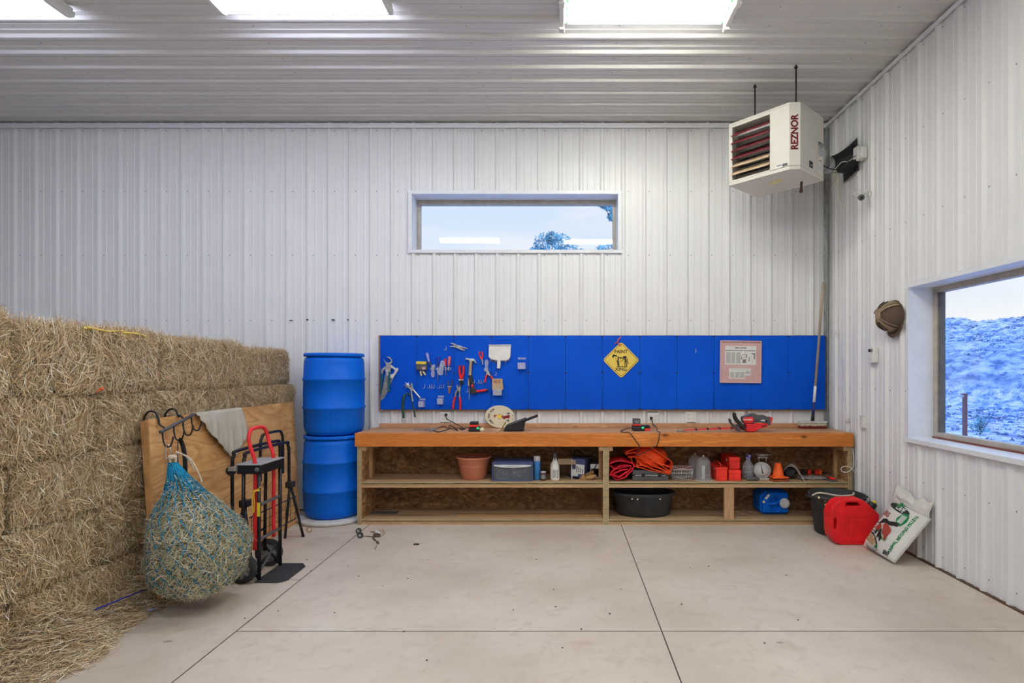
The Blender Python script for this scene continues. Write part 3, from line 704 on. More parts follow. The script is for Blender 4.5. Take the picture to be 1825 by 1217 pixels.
tag(mb.build('twine', 'orange'), 'orange twine knot on the side of the top hay bales', 'twine')

# ------------------------------------------------------------------ plywood sheets
mat('ply_side', (.50, .27, .10), .7, var=.45, scale=5, stretch=(1, 1, 1))
for i in range(4):
    y0, y1 = 3.585+.012*i, 5.62-.01*i; b0, b1 = -2.592-.0185*i, -2.640-.0185*i; lean = -.068-.004*i
    hgt = 1.205-.006*i; t = .0125
    mb = MB(); vs = []
    for z, l in ((.002, 0), (hgt, lean)):
        for (yy, bb) in ((y0, b0), (y1, b1)):
            vs += [(bb+l, yy, z), (bb+l-t, yy, z)]
    mb.add(vs, [(0, 2, 6, 4), (3, 1, 5, 7)], mi=0); mb.add([], []); 
    mb.f += [(1, 0, 4, 5), (2, 3, 7, 6), (4, 6, 7, 5), (1, 3, 2, 0)]; mb.sm += [False]*4; mb.mi += [1, 1, 1, 1]
    lb = ['front plywood sheet of the stack leaning on the hay, facing the room', 'second plywood sheet of the leaning stack, only its edge showing', 'third plywood sheet of the leaning stack, only its edge showing', 'rearmost plywood sheet of the leaning stack, touching the hay'][i]
    tag(mb.build('plywood_sheet', ['ply_face', 'ply_side']), lb, 'plywood', 'plywood sheets leaning on the hay')
def ply_x(y, z): return -2.592-.048*(y-3.585)/2.035-.068*z/1.205

# rack of hooks over the plywood
r = thing('hook_rack', at(300, 760, 3.7), 'black metal hook rack hung over the top edge of the plywood', 'hook rack')
yA, yB = 3.60, 3.97
pA = Vector((ply_x(yA, 1.12)+.062, yA, 1.122)); pB = Vector((ply_x(yB, 1.2)+.045, yB, 1.205))
MB().tube([pA, pB], .0115, 12).build('bar', 'dark_grey', r)
for yy in (3.66, 3.86):
    f = (yy-yA)/(yB-yA); pb = pA.lerp(pB, f); xs = ply_x(yy, 1.205)
    MB().tube(smooth_path([pb, (xs+.02, yy, pb.z+.03), (xs+.012, yy, 1.20), (xs-.01, yy, 1.245), (xs-.05, yy, 1.25), (xs-.080, yy, 1.215), (xs-.083, yy, 1.17)], 6), .0065, 8).build('hanger', 'black', r)
for f in (.06, .38, .66, .93):
    pb = pA.lerp(pB, f)
    MB().tube(smooth_path([pb, pb+Vector((.002, 0, -.05)), pb+Vector((.02, -.004, -.095)), pb+Vector((.055, -.01, -.10)), pb+Vector((.075, -.014, -.06)), pb+Vector((.078, -.014, -.035))], 6), .005, 8).build('hook', 'black', r)
# dark strap on the second hook
pb = pA.lerp(pB, .38)+Vector((.04, -.006, -.095))
mb = MB()
mb.tube(smooth_path([pb+Vector((0, 0, .003)), pb+Vector((.012, .02, -.05)), pb+Vector((.02, .03, -.16)), pb+Vector((.012, .035, -.27)), pb+Vector((.0, .02, -.28)), pb+Vector((-.006, 0, -.17)), pb+Vector((-.006, -.005, -.05))], 8, True), .017, 8, True, flat=.18)
tag(mb.build('strap', 'rubber'), 'dark strap looped over the hook rack beside the hay net', 'strap')
# cloth over the top edge
def cloth(u, v):                                  # u along the sheet, v from behind over the edge and down the front
    y = 4.03+.62*u
    if v < .18: k = (v-.18)/.18; x = ply_x(y, 1.2)-.09*(-k)-.004; z = 1.212+.03*k; return Vector((x+.0, y, z))
    k = (v-.18)/.82
    drop = .40*(1-abs(u-.66)/.66)**.9 if u < .66 else .40-.17*((u-.66)/.34)**1.2
    drop = max(drop, .02); z = 1.214-drop*k
    fold = .012*math.sin(u*19+k*2)*k+.010*math.sin(u*41)*k*k
    return Vector((ply_x(y, z)+.010+.022*k+abs(fold)+.012*math.sin(k*PI), y+.03*k*(u-.6), z))
mb = MB(); mb.grid(cloth, 40, 24); tag(mb.build('canvas_cloth', 'canvas', solid=.004), 'pale grey canvas cloth draped over the top edge of the plywood', 'cloth')

# ------------------------------------------------------------------ hay net
nc = Vector((-2.315, 3.55, .10)); top = Vector((-2.50, 3.59, .93))
AX = [(0, .02), (.02, .12), (.07, .195), (.15, .243), (.27, .275), (.40, .274), (.52, .245), (.64, .19), (.74, .128), (.84, .078), (.93, .042), (1.0, .022)]
def net_r(t):
    for (a, ra), (b, rb) in zip(AX, AX[1:]):
        if a <= t <= b: return ra+(rb-ra)*(t-a)/(b-a)
    return .03
def net_c(t): return Vector((nc.x-.185*max(0, t-.35)**1.3/.57, nc.y+.03*t, nc.z+(top.z-nc.z)*t))
def net_p(a, t, k=1.):
    r = net_r(t)*k*(1+.07*noise.noise((math.cos(a)*1.3, math.sin(a)*1.3, t*4)))
    return net_c(t)+Vector((math.cos(a)*r, math.sin(a)*r*.95, .0))
t0 = thing('hay_net', nc, 'blue net stuffed with hay hanging from the hook rack in front of the plywood', 'hay net')
NA, NT = 28, 22
bv = [tuple(net_p(2*PI*i/NA, j/NT, .93)-nc) for j in range(NT+1) for i in range(NA)]
bf = [(j*NA+i, j*NA+(i+1) % NA, (j+1)*NA+(i+1) % NA, (j+1)*NA+i) for j in range(NT) for i in range(NA)]+[tuple(range(NA))[::-1]]
n = 12000; tt = RNG.beta(1.35, 1.9, n)*.90; aa = RNG.uniform(0, 2*PI, n)
P = np.array([list(net_p(a, t, k)-nc) for a, t, k in zip(aa, tt, RNG.uniform(.95, 1.07, n))])
nr = unit(np.stack([np.cos(aa), np.sin(aa), (tt-.35)*1.2], 1))
rd = unit(RNG.normal(0, 1, (n, 3))); Tn = unit(rd-nr*(rd*nr).sum(1, keepdims=True)*.8)
pal = np.array([[.46, .40, .24], [.36, .34, .19], [.60, .54, .36], [.24, .26, .15], [.40, .36, .20], [.70, .64, .46]]); pw = np.array([.25, .22, .16, .15, .15, .07])
me = hay_mesh('hay', bv, bf, (.10, .10, .055), [straws(P, Tn, nr, RNG.uniform(.03, .085, n)*(1-.5*(tt > .7)), RNG.uniform(.0009, .0021, n), RNG.normal(.002, .007, n), 1., pal, pw)])
o = bpy.data.objects.new('hay', me); COL.objects.link(o); o.parent = t0; o['kind'] = 'stuff'; ORG[o.name] = nc; o['label'] = 'greenish hay inside the net'
mb = MB()
for s in (1, -1):
    for i in range(20):
        a0 = 2*PI*i/20
        mb.tube([net_p(a0+s*k/30*2.6*(1-.35*k/30), k/30, 1.045) for k in range(31)], .0031, 5)
for i in range(26):                               # gathered cords near the top
    a0 = 2*PI*i/26; mb.tube([net_p(a0, k/10, 1.03+.05*random.random()) for k in range(8, 11)], .0030, 5)
mb.build('net', 'net_blue', t0)
hk = pA.lerp(pB, .06)+Vector((.04, -.008, -.10))
mb = MB()
tp = net_c(1.0)
for i in range(5): mb.tube(smooth_path([tp+Vector((.012*math.cos(i*1.3), .012*math.sin(i*1.3), -.03)), tp+Vector((.02*math.cos(i), .02*math.sin(i), .03)), hk+Vector((.01*math.cos(i*2), 0, -.085))], 5), .005, 6)
mb.tube(smooth_path([tp+Vector((.02, 0, .07)), tp+Vector((.09, .03, .02)), tp+Vector((.13, .05, -.07)), tp+Vector((.15, .06, -.14))], 6), .005, 6)
mb.tube(smooth_path([tp+Vector((.02, 0, .06)), tp+Vector((.06, .04, .03)), tp+Vector((.10, .06, -.06))], 6), .005, 6)
mb.lathe([(.022, -.012), (.028, 0), (.022, .012)], Matrix.Translation(tp+Vector((0, 0, .035))), 14)
mb.build('rope', 'rope', t0)
mb = MB(); mb.tube(smooth_path([hk+Vector((0, 0, .012)), hk+Vector((.018, 0, -.02)), hk+Vector((.012, 0, -.07)), hk+Vector((0, 0, -.09)), hk+Vector((-.012, 0, -.07)), hk+Vector((-.014, 0, -.02))], 6, True), .004, 6, True)
mb.build('snap_clip', 'steel', t0)

# ------------------------------------------------------------------ hand truck
ht = thing('hand_truck', (-2.2, 4.17, 0), 'black hand truck with red loop handle standing in front of the plywood', 'hand truck')
yn, yf = 4.02, 4.32
for y in (yn, yf):
    MB().tube([(-2.185, y, .008), (-2.185, y, .83)], .0135, 12).build('front_rail', 'black_gloss', ht)
    MB().tube([(-2.305, y, .13), (-2.295, y, .83)], .0125, 12).build('rear_rail', 'black_gloss', ht)
    MB().tube([(-2.305, y, .16), (-2.26, y, .11), (-2.19, y, .02)], .009, 8).build('brace', 'black_gloss', ht)
    MB().box(-2.335, -2.165, y-.018, y+.018, .775, .838).build('deck_bracket', 'black_gloss', ht, bevel=.004)
    for xx in (-2.2,):
        s = -1 if y == yn else 1
        MB().lathe([(.016, 0), (.016, .01), (.009, .012)], T(xx+.012, y+s*.018, .808) @ Rx(PI/2 if s < 0 else -PI/2), 14).build('bolt', 'dark_grey', ht)
for z in (.30, .55): MB().tube([(-2.185, yn, z), (-2.185, yf, z)], .011, 10).build('crossbar', 'dark_grey', ht)
MB().tube([(-2.30, yn, .30), (-2.30, yf, .30)], .009, 10).build('crossbar', 'black_gloss', ht)
MB().box(-2.345, -2.16, yn-.02, yf+.02, .838, .846).build('deck', 'grey', ht, bevel=.002)
MB().box(-2.172, -2.164, yn-.02, yf+.02, .772, .838).build('deck_apron', 'black_gloss', ht, bevel=.002)
mb = MB(); mb.prism([(-2.2, 3.985), (-2.03, 3.985), (-1.985, 4.03), (-1.985, 4.31), (-2.03, 4.37), (-2.2, 4.37)], Matrix(), .003, .012)
mb.build('nose_plate', 'rubber', ht, bevel=.002)
hz = lambda x, y, z: Vector((x, y, z))
MB().tube(smooth_path([hz(-2.225, yn+.02, .22), hz(-2.225, yn+.02, .55), hz(-2.225, yn+.02, .84), hz(-2.255, yn+.02, .95), hz(-2.272, yn+.022, 1.02), hz(-2.278, yn+.05, 1.075), hz(-2.28, yn+.10, 1.092), hz(-2.28, yf-.10, 1.092), hz(-2.278, yf-.05, 1.075), hz(-2.272, yf-.022, 1.02), hz(-2.255, yf-.02, .95), hz(-2.225, yf-.02, .84), hz(-2.225, yf-.02, .55), hz(-2.225, yf-.02, .24)], 6), .0135, 12).build('handle', 'red', ht)
MB().tube([(-2.285, 3.96, .104), (-2.285, 4.38, .104)], .009, 10).build('axle', 'dull_steel', ht)
for y in (3.985, 4.345):
    wm = T(-2.285, y, .104) @ Rx(PI/2)
    wv = MB().lathe([(.070, -.024), (.088, -.027), (.100, -.020), (.104, -.008), (.104, .008), (.100, .020), (.088, .027), (.070, .024)], wm, 36, cap0=False, cap1=False).build('tyre', 'rubber', ht)
    mb = MB().lathe([(.022, -.03), (.022, .03)], wm, 18); mb.lathe([(.071, -.018), (.079, -.022), (.079, .022), (.071, .018)], wm, 36, cap0=False, cap1=False)
    mb.lathe([(.018, -.008), (.074, -.008), (.074, .008), (.018, .008)], wm, 30, cap0=False, cap1=False)
    for k in range(8): mb.box(.02, .074, -.006, .006, -.017, .017, M=wm @ Rz(k*PI/4))
    mb.build('hub', 'grey', wv)
cw = T(-2.375, 4.0, .80) @ Rx(PI/2)
mb = MB().lathe([(.012, -.013), (.026, -.016), (.034, -.010), (.036, 0), (.034, .010), (.026, .016), (.012, .013)], cw, 24); cs = mb.build('caster', 'black', ht)
MB().box(-2.385, -2.33, 3.975, 4.025, .80, .83).build('caster_bracket', 'galvanised', cs, bevel=.004)
mb = MB(); mb.tube(smooth_path([(-2.172, yn-.016, .66), (-2.21, yn-.02, .655), (-2.225, yn-.015, .62), (-2.22, yn-.02, .53), (-2.213, yn-.02, .50), (-2.207, yn-.02, .56), (-2.21, yn-.018, .64), (-2.165, yn-.014, .685)], 5), .009, 6, flat=.3); mb.build('yellow_tie', 'yellow', ht)
MB().box(-2.192, -2.170, yn-.0155, yn-.0135, .47, .57).build('rail_label', 'yellow', ht)
MB().tube([(-2.19, yn, .055), (-2.23, yf, .16)], .009, 8).build('brace', 'dark_grey', ht)

# folded saddle rack behind it
sr = thing('folding_rack', (-2.44, 4.6, 0), 'black tubular folding rack with wire basket standing behind the hand truck', 'folding rack')
def loop(X0, ya, yb, zt, zb, r=.013, X1=None, name='frame'):
    X1 = X0 if X1 is None else X1
    MB().tube(smooth_path([(X1, ya, zb), (X0, ya, zt-.10), (X0, ya+.02, zt-.03), (X0, ya+.07, zt), (X0, yb-.07, zt), (X0, yb-.02, zt-.03), (X0, yb, zt-.10), (X1, yb, zb)], 6), r, 10).build(name, 'black_gloss', sr)
loop(-2.44, 4.27, 4.98, .885, .47); loop(-2.49, 4.21, 4.92, .905, .45)
loop(-2.50, 4.62, 4.99, .985, .60, .012)
for y, ye in ((4.27, 4.25), (4.98, 5.09)):
    MB().tube([(-2.44, y, .56), (-2.365, ye, .01)], .012, 10).build('leg', 'black_gloss', sr)
    MB().tube([(-2.42, y-.02, .52), (-2.50, ye-.06, .01)], .012, 10).build('leg', 'black_gloss', sr)
    MB().box(-2.46, -2.395, y-.035, y+.035, .475, .53).build('clamp', 'black', sr, bevel=.008)
    MB().tube([(-2.37, ye, .012), (-2.36, ye+.005, 0.0)], .014, 8).build('foot', 'rubber', sr)
mb = MB()
for z in (.20, .26, .33, .40): mb.tube([(-2.395, 4.27, z-.01), (-2.395, 5.02, z-.01)], .0025, 5)
for i in range(9): mb.tube([(-2.395, 4.30+.088*i, .19), (-2.395, 4.30+.088*i, .39)], .0025, 5)
for z in (.19, .39): mb.tube([(-2.395, 4.27, z), (-2.395, 5.02, z)], .005, 6)
mb.build('wire_basket', 'black', sr)

# ------------------------------------------------------------------ drums
def drum(z0, label):
    t = thing('plastic_drum', (-2.345, 5.745, z0), label, 'drum', 'stacked blue drums'); hh = .825
    pr = [(.18, .02), (.235, .0), (.262, .012), (.282, .05), (.290, .09), (.294, .26), (.302, .268), (.302, .286), (.294, .294), (.297, .42), (.294, .545), (.302, .553), (.302, .571), (.294, .579), (.288, .74), (.280, .775), (.262, .785), (.262, .792)]
    MB().lathe(pr, T(-2.345, 5.745, z0), 56).build('body', 'drum_blue', t)
    MB().lathe([(.262, .790), (.290, .792), (.293, .800), (.293, .812), (.286, .825), (.262, .825), (.255, .806), (.02, .806)], T(-2.345, 5.745, z0), 56, cap0=False).build('lid', 'drum_blue', t, bevel=0)
drum(.043, 'lower blue plastic drum standing on the floor beside the workbench'); drum(.868, 'upper blue plastic drum stacked on another blue drum')
MB().lathe([(.30, 0.002), (.335, .004), (.345, .02), (.345, .036), (.33, .043), (.02, .043)], T(-2.345, 5.73, 0), 56).build('drum_tray', 'cloudy_plastic', loc=(-2.345, 5.73, 0), bevel=0)
tag(bpy.data.objects['drum_tray'], 'pale round plastic tray under the lower blue drum', 'tray')
# ------------------------------------------------------------------ more helpers
def fill(outer, holes=()):                        # 2D outline with holes -> verts, triangles
    bm = bmesh.new(); es = []
    for lp in (outer, *holes):
        vs = [bm.verts.new((x, y, 0)) for x, y in lp]
        es += [bm.edges.new((vs[i], vs[(i+1) % len(vs)])) for i in range(len(vs))]
    r = bmesh.ops.triangle_fill(bm, use_beauty=True, use_dissolve=False, edges=es)
    bm.verts.index_update(); bm.faces.ensure_lookup_table()
    bmesh.ops.recalc_face_normals(bm, faces=bm.faces[:])
    if bm.faces and bm.faces[0].normal.z < 0:
        bmesh.ops.reverse_faces(bm, faces=bm.faces[:])
    V = [(v.co.x, v.co.y) for v in bm.verts]; Fc = [[v.index for v in f.verts] for f in bm.faces]; bm.free(); return V, Fc
def prismh(mb, outer, holes, M, d0, d1, mi=0):
    V, Fc = fill(outer, holes); n = len(V)
    vs = [M @ Vector((x, y, d0)) for x, y in V]+[M @ Vector((x, y, d1)) for x, y in V]
    fs = [tuple(f[::-1]) for f in Fc]+[tuple(i+n for i in f) for f in Fc]
    from collections import Counter
    c = Counter((f[i], f[(i+1) % 3]) for f in Fc for i in range(3))
    for (a, b) in c:
        if (b, a) not in c: fs.append((a, b, b+n, a+n))
    return mb.add(vs, fs, False, mi)
def front(Y): return Matrix(((1, 0, 0, 0), (0, 0, -1, Y), (0, 1, 0, 0), (0, 0, 0, 1)))   # XY -> XZ of a plane facing the camera
def px2(pts, Y): return [(at(a, b, Y).x, at(a, b, Y).z) for a, b in pts]
def slabpx(mb, pts, Y, d0, d1, holes=(), mi=0):   # outline read in pixels at depth Y; solid from Y-d1 to Y-d0
    prismh(mb, px2(pts, Y), [px2(h, Y) for h in holes], front(Y), d0, d1, mi); return mb
def tubepx(mb, pts, Y, r, n=8, sm=0, **kw):
    P = [at(a, b, Y) for a, b in pts]; return mb.tube(smooth_path(P, sm) if sm else P, r, n, **kw)
def textw(body, size, fn, m, parent, name='lettering', bold=0., sx=1., align='CENTER', space=1., valign='CENTER'):
    cu = bpy.data.curves.new('t', 'FONT'); cu.body = body; cu.size = size; cu.offset = bold; cu.align_x = align; cu.align_y = valign; cu.space_character = space; cu.resolution_u = 2
    t = bpy.data.objects.new('t', cu); COL.objects.link(t); bpy.context.view_layer.update()
    me = bpy.data.meshes.new_from_object(t.evaluated_get(bpy.context.evaluated_depsgraph_get()))
    bpy.data.objects.remove(t); bpy.data.curves.remove(cu); org = ORG[parent.name]
    for v in me.vertices: v.co = fn(v.co.x*sx, v.co.y)-org
    me.materials.clear(); me.materials.append(MATS[m]); me.name = name
    o = bpy.data.objects.new(name, me); COL.objects.link(o); o.parent = parent; ORG[o.name] = org; return o
def bxyz(c, s): return (c[0]-s[0]/2, c[0]+s[0]/2, c[1]-s[1]/2, c[1]+s[1]/2, c[2], c[2]+s[2])

# ------------------------------------------------------------------ workbench
ZT, ZM, ZL = .904, .4206, .052
wbn = thing('workbench', (.41, 5.75, 0), 'long wooden workbench with open shelves below the blue pegboard', 'workbench')
XA, XB = -2.035, 2.858
for i, (a, b) in enumerate(((5.505, 5.65), (5.652, 5.797), (5.799, 5.944), (5.946, 6.05))):
    MB().box(XA, XB, a, b, .866, ZT-(.0008*i)).build('top_board', 'bench_top', wbn, bevel=.002)
MB().box(XA, XB, 5.467, 5.505, .772, ZT).build('fascia', 'bench_fascia', wbn, bevel=.004)
MB().box(XA+.06, XB-.02, 6.012, 6.050, ZT, .947).build('backsplash', 'bench_top', wbn, bevel=.002)
for nm, a, b in (('side_panel', -2.017, -1.975), ('divider', .403, .459), ('side_panel', 2.812, 2.856)):
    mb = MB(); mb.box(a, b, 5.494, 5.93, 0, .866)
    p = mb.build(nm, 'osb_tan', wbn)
    mb = MB(); mb.box(a, b, 5.488, 5.494, 0, .772, mi=0); w = (b-a)
    for q in ((.30, .36), (.66, .72)) : mb.box(a+w*q[0], a+w*q[1], 5.487, 5.4885, 0, .772, mi=1)
    mb.build('panel_edge', ['ply_edge', 'green_edge'], p)
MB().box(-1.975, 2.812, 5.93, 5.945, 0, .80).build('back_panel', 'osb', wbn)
for a, b in ((-1.975, .403), (.459, 2.812)):
    for z, th, hs in ((ZM, .021, .035), (ZL, .018, .034)):
        s = MB().box(a, b, 5.492, 5.93, z-th, z).build('shelf', 'shelf_ply', wbn)
        mb = MB(); mb.box(a, b, 5.489, 5.492, z-th, z, mi=0); mb.box(a, b, 5.4882, 5.4895, z-th*.86, z-th*.5, mi=1)
        mb.build('shelf_edge', ['ply_edge', 'green_edge'], s)
        MB().box(a, b, 5.494, 5.532, z-th-hs if z > .1 else 0, z-th).build('shelf_rail', 'pine', wbn, bevel=.002)
    for c, d in ((a, a+.04), (b-.04, b)): MB().box(c, d, 5.497, 5.9, .725, .772).build('cleat', 'pine', wbn, bevel=.002)
    for c in (a, b-.03): MB().box(c, c+.03, 5.70, 5.74, ZM, .77).build('stud', 'pine_up', wbn, bevel=.002)
pa = at(1291, 870, 5.50); pb = at(1308, 870, 5.50)
MB().box(pa.x, pb.x, 5.495, 5.533, ZL, ZM-.056).build('post', 'pine_up', wbn, bevel=.002)
lb = MB().box(at(660, 0, 5.8).x, at(712, 0, 5.8).x, 5.70, 5.80, ZL, ZL+.004); tag(lb.build('rubber_scrap', 'dark_grey'), 'flat dark scrap lying on the lower left shelf of the workbench', 'scrap')
pl_ = MB().box(at(815, 0, 5.6).x, .40, 5.60, 5.64, ZL, ZL+.019); tag(pl_.build('wood_board', 'old_wood', bevel=.002), 'long thin board lying on the lower left shelf of the workbench', 'board')

# ------------------------------------------------------------------ lower shelf and floor in front
c = Vector((at(1147, 0, 5.72).x, 5.715, ZL))
t = thing('rubber_tub', c, 'wide black rubber feed tub on the lower shelf of the workbench', 'tub')
prof = [(.245, 0), (.268, .012), (.300, .19), (.318, .205), (.318, .232), (.306, .236), (.292, .22), (.256, .02), (.01, .018)]
MB().lathe(prof, T(*c), 56, sx=1, sy=.64, cap0=True).build('bowl', 'rubber', t)
mb = MB()
for a in (-2.05, -1.86, -1.1): mb = MB(); mb.ball(c+Vector((.304*math.cos(a), .196*math.sin(a), .19)), .008, 6); mb.build('rope_knot', 'cream', t)
# blue jug on its side
Yj = 5.66; x0, x1 = at(1356, 0, Yj).x, at(1407, 0, Yj).x
t = thing('water_jug', ((x0+x1)/2, Yj+.12, ZL), 'blue plastic water jug lying on its side on the lower right shelf', 'jug')
z0, z1 = ZL, ZL+.245; f = front(Yj)
ol = [(x0+.03, z0), (x1-.02, z0), (x1, z0+.02), (x1, z1-.03), (x1-.03, z1), (x0+.06, z1), (x0, z1-.05), (x0, z0+.04)]
mb = MB(); prismh(mb, ol, [], f, -.24, -.03)
cx, cz = (x0+x1)/2, (z0+z1)/2
mb.build('body', 'jug_blue', t, bevel=.022, seg=4)
mb = MB(); prismh(mb, [(x0+.025, z0+.02), (x1-.02, z0+.02), (x1-.008, z0+.04), (x1-.012, z1-.03), (x1-.04, z1-.012), (x0+.08, z1-.012), (x0+.02, z1-.07)], [[(x0+.10, cz-.075), (x1-.12, cz-.085), (x1-.09, cz-.015), (x1-.12, cz+.05), (x0+.14, cz+.06), (x0+.09, cz+.03)]], f, -.03, .0)
mb.build('top_face', 'jug_blue', t, bevel=.012, seg=3)
mb = MB(); mb.tube(smooth_path([(x0+.07, Yj+.02, cz-.01), (x0+.12, Yj-.012, cz-.005), (x1-.13, Yj-.012, cz+.01), (x1-.08, Yj+.02, cz+.02)], 6), .015, 12); mb.build('handle', 'jug_blue', t)
cm = T(x1-.055, Yj, cz-.0) @ Rx(PI/2)
MB().lathe([(.046, -.01), (.050, .0), (.050, .022), (.044, .028), (.02, .028), (.012, .022)], cm, 28).build('cap', 'light_grey', t)
MB().lathe([(.013, 0), (.013, .01)], T(x0+.028, Yj, cz+.012) @ Rx(PI/2), 16).build('vent_cap', 'white_plastic', t)
MB().box(-.029, .029, -.003, 0, -.011, .011, M=T(x0+.065, Yj, z1-.06) @ Ry(-.85)).build('sticker', 'paper', t)
# straw bits on the lower shelf
mb = MB(); rr = random.Random(3)
for i in range(9):
    p = onz(rr.uniform(1312, 1345), rr.uniform(906, 918), ZL+.004); a = rr.uniform(0, 6); L = rr.uniform(.03, .08)
    mb.tube([p, p+Vector((math.cos(a)*L, math.sin(a)*L*.5, .004))], .0014, 4)
tag(mb.build('straw_wisps', 'cream'), 'few loose straws on the lower shelf beside the blue jug', 'straw', kind='stuff')
# muck bucket
c = Vector((2.57, 5.225, 0)); t = thing('muck_bucket', c, 'large black bucket with rope handle standing in front of the right end of the workbench', 'bucket')
MB().lathe([(.175, .002), (.192, .015), (.226, .315), (.234, .32), (.236, .335), (.248, .338), (.250, .368), (.24, .372), (.228, .36), (.19, .05), (.18, .02), (.01, .018)], T(*c), 56).build('body', 'rubber', t)
for s in (-1, 1): MB().box(c.x+s*.25-.025, c.x+s*.25+.025, c.y-.05, c.y+.05, .335, .352).build('ear', 'rubber', t, bevel=.008)
mb = MB()
mb.tube(smooth_path([c+Vector((-.25, -.05, .36)), c+Vector((-.2, -.10, .395)), c+Vector((-.05, -.13, .375)), c+Vector((.1, -.09, .372)), c+Vector((.17, .02, .372))], 8), .008, 8); mb.build('rope_handle', 'rope', t)
for q in ((-.215, -.115, .355), (-.175, -.15, .335), (-.18, -.168, .30)): MB().ball(c+Vector(q), .012, 6).build('rope_knot', 'pale_yellow', t)
# gas can
Yg = 4.85; t = thing('gas_can', (at(1524, 0, Yg).x, Yg+.1, 0), 'red plastic gas can on the floor between the black bucket and the pellet bag', 'gas can')
out = [(1481, 948), (1480, 917), (1484, 904), (1492, 895.5), (1501, 891), (1535, 890), (1544, 895), (1556, 906), (1567, 917), (1568, 935), (1568, 965), (1562, 971.2), (1500, 971.2), (1490, 968), (1483, 958)]
h1 = [(1509, 895.5), (1531, 895.5), (1534, 902), (1507, 902.5)]; h2 = [(1486.5, 924), (1490, 922), (1492, 926), (1491.5, 940), (1489, 944), (1486.5, 942)]
mb = MB(); slabpx(mb, out, Yg, -.135, .0, [h1, h2]); mb.build('body', 'gas_red', t, bevel=.016, seg=4, ang=50)
mb = MB(); slabpx(mb, [(1516, 925), (1562, 925), (1563, 965), (1512, 965)], Yg, -.01, .007); mb.build('side_panel', 'gas_red', t, bevel=.005)
# embossed maker's plate
mb = MB(); slabpx(mb, [(1520, 928), (1546, 928), (1545, 933), (1519, 933)], Yg, 0, .011); mb.build('embossed_plate', 'gas_red', t, bevel=.002)
pv = at(1553, 902, Yg+.07); m4 = Matrix.Translation(pv) @ Ry(.62)
MB().lathe([(.033, -.02), (.036, -.015), (.036, .028), (.032, .034)], m4, 24).build('cap', 'black', t)
MB().lathe([(.016, .030), (.016, .050), (.010, .056)], m4, 14).build('spout', 'yellow', t)

# pellet bag
cBL, cBR, cTL, cTR = Vector((2.585, 4.775, .022)), Vector((2.585, 4.345, .022)), Vector((2.832, 4.765, .398)), Vector((2.832, 4.290, .380))
bn = ((cBR-cBL).cross(cTL-cBL)).normalized()
def bagm(u, v): return cBL*(1-u)*(1-v)+cBR*u*(1-v)+cTL*(1-u)*v+cTR*u*v
def bulge(u, v): return max(0, 1-abs(2*u-1)**3.0)**.6*max(0, 1-abs(2*v-1)**4)**.6
def wr(u, v): return noise.noise((u*5, v*16, 2))*.006+noise.noise((u*14, v*30, 4))*.003*(1+u)
def bags(u, v, off=0.): return bagm(u, v)+bn*(.010+.050*bulge(u, v)+wr(u, v)+off)
t = thing('pellet_bag', (2.63, 4.66, 0), 'white printed bag of animal bedding pellets leaning on the right wall', 'bag')
mb = MB(); nu, nv = 36, 44
mb.grid(lambda u, v: bags(u, v), nu, nv); mb.grid(lambda u, v: bagm(1-u, v)-bn*(.008+.030*bulge(u, v)), nu, nv)
rim = [(i/nu, 0) for i in range(nu)]+[(1, j/nv) for j in range(nv)]+[(1-i/nu, 1) for i in range(nu)]+[(0, 1-j/nv) for j in range(nv)]
vs = [bags(u, v) for u, v in rim]+[bagm(u, v)-bn*.008 for u, v in rim]; k = len(rim)
mb.add(vs, [((i+1) % k, i, i+k, (i+1) % k+k) for i in range(k)], True)
mb.build('sack', 'bag_white', t)
def flap(u, v):
    b = bags(u, 1.0); w = Vector((2.868, b.y+.005, .515-.015*u+.035*(abs(2*u-1))**2-.035*math.sin(u*9)**2*(u > .3)))
    return b.lerp(w, v)+Vector((-.018*math.sin(v*PI)*(.6+noise.noise((u*6, v*3, 1)))-.006*abs(noise.noise((u*13, v*8, 2))), 0, 0))
mb = MB(); mb.grid(flap, 36, 12); mb.build('top_flap', 'bag_white', t, solid=.003)
US, VS = .48, .43
def onbag(u0, v0, a=0., off=.0022):
    ca, sa = math.cos(a), math.sin(a)
    return lambda x, y: bags(u0+(x*ca-y*sa)/US, v0+(x*sa+y*ca)/VS, off)
def bagpatch(name, poly, m, off=.0015, cen=None):
    cu = cen or (sum(p[0] for p in poly)/len(poly), sum(p[1] for p in poly)/len(poly)); mb = MB(); R = 5; n = len(poly); vs = [bags(*cu, off)]
    for r in range(1, R+1):
        for p in poly: vs.append(bags(cu[0]+(p[0]-cu[0])*r/R, cu[1]+(p[1]-cu[1])*r/R, off))
    fs = [(0, 1+i, 1+(i+1) % n) for i in range(n)]
    for r in range(1, R):
        for i in range(n): fs.append((1+(r-1)*n+i, 1+r*n+i, 1+r*n+(i+1) % n, 1+(r-1)*n+(i+1) % n))
    mb.add(vs, fs, True); return mb.build(name, m, t)
def ell(cu, cv, a, b, n=40, rot=0., wob=None):
    return [(cu+(a*math.cos(q)*math.cos(rot)-b*math.sin(q)*math.sin(rot))*(wob(i) if wob else 1)/US, cv+(a*math.cos(q)*math.sin(rot)+b*math.sin(q)*math.cos(rot))*(wob(i) if wob else 1)/VS) for i, q in enumerate([2*PI*j/n for j in range(n)])]
textw('ANIMAL BEDDING PELLETS', .0395, onbag(.855, .515, PI/2), 'print_green', t, bold=.0016, sx=.74)
bagpatch('logo_oval', ell(.37, .915, .155, .029, 40, -.10), 'print_black')
textw('CAPE', .050, onbag(.42, .912, -.10, .0045), 'paper', t, bold=.002)
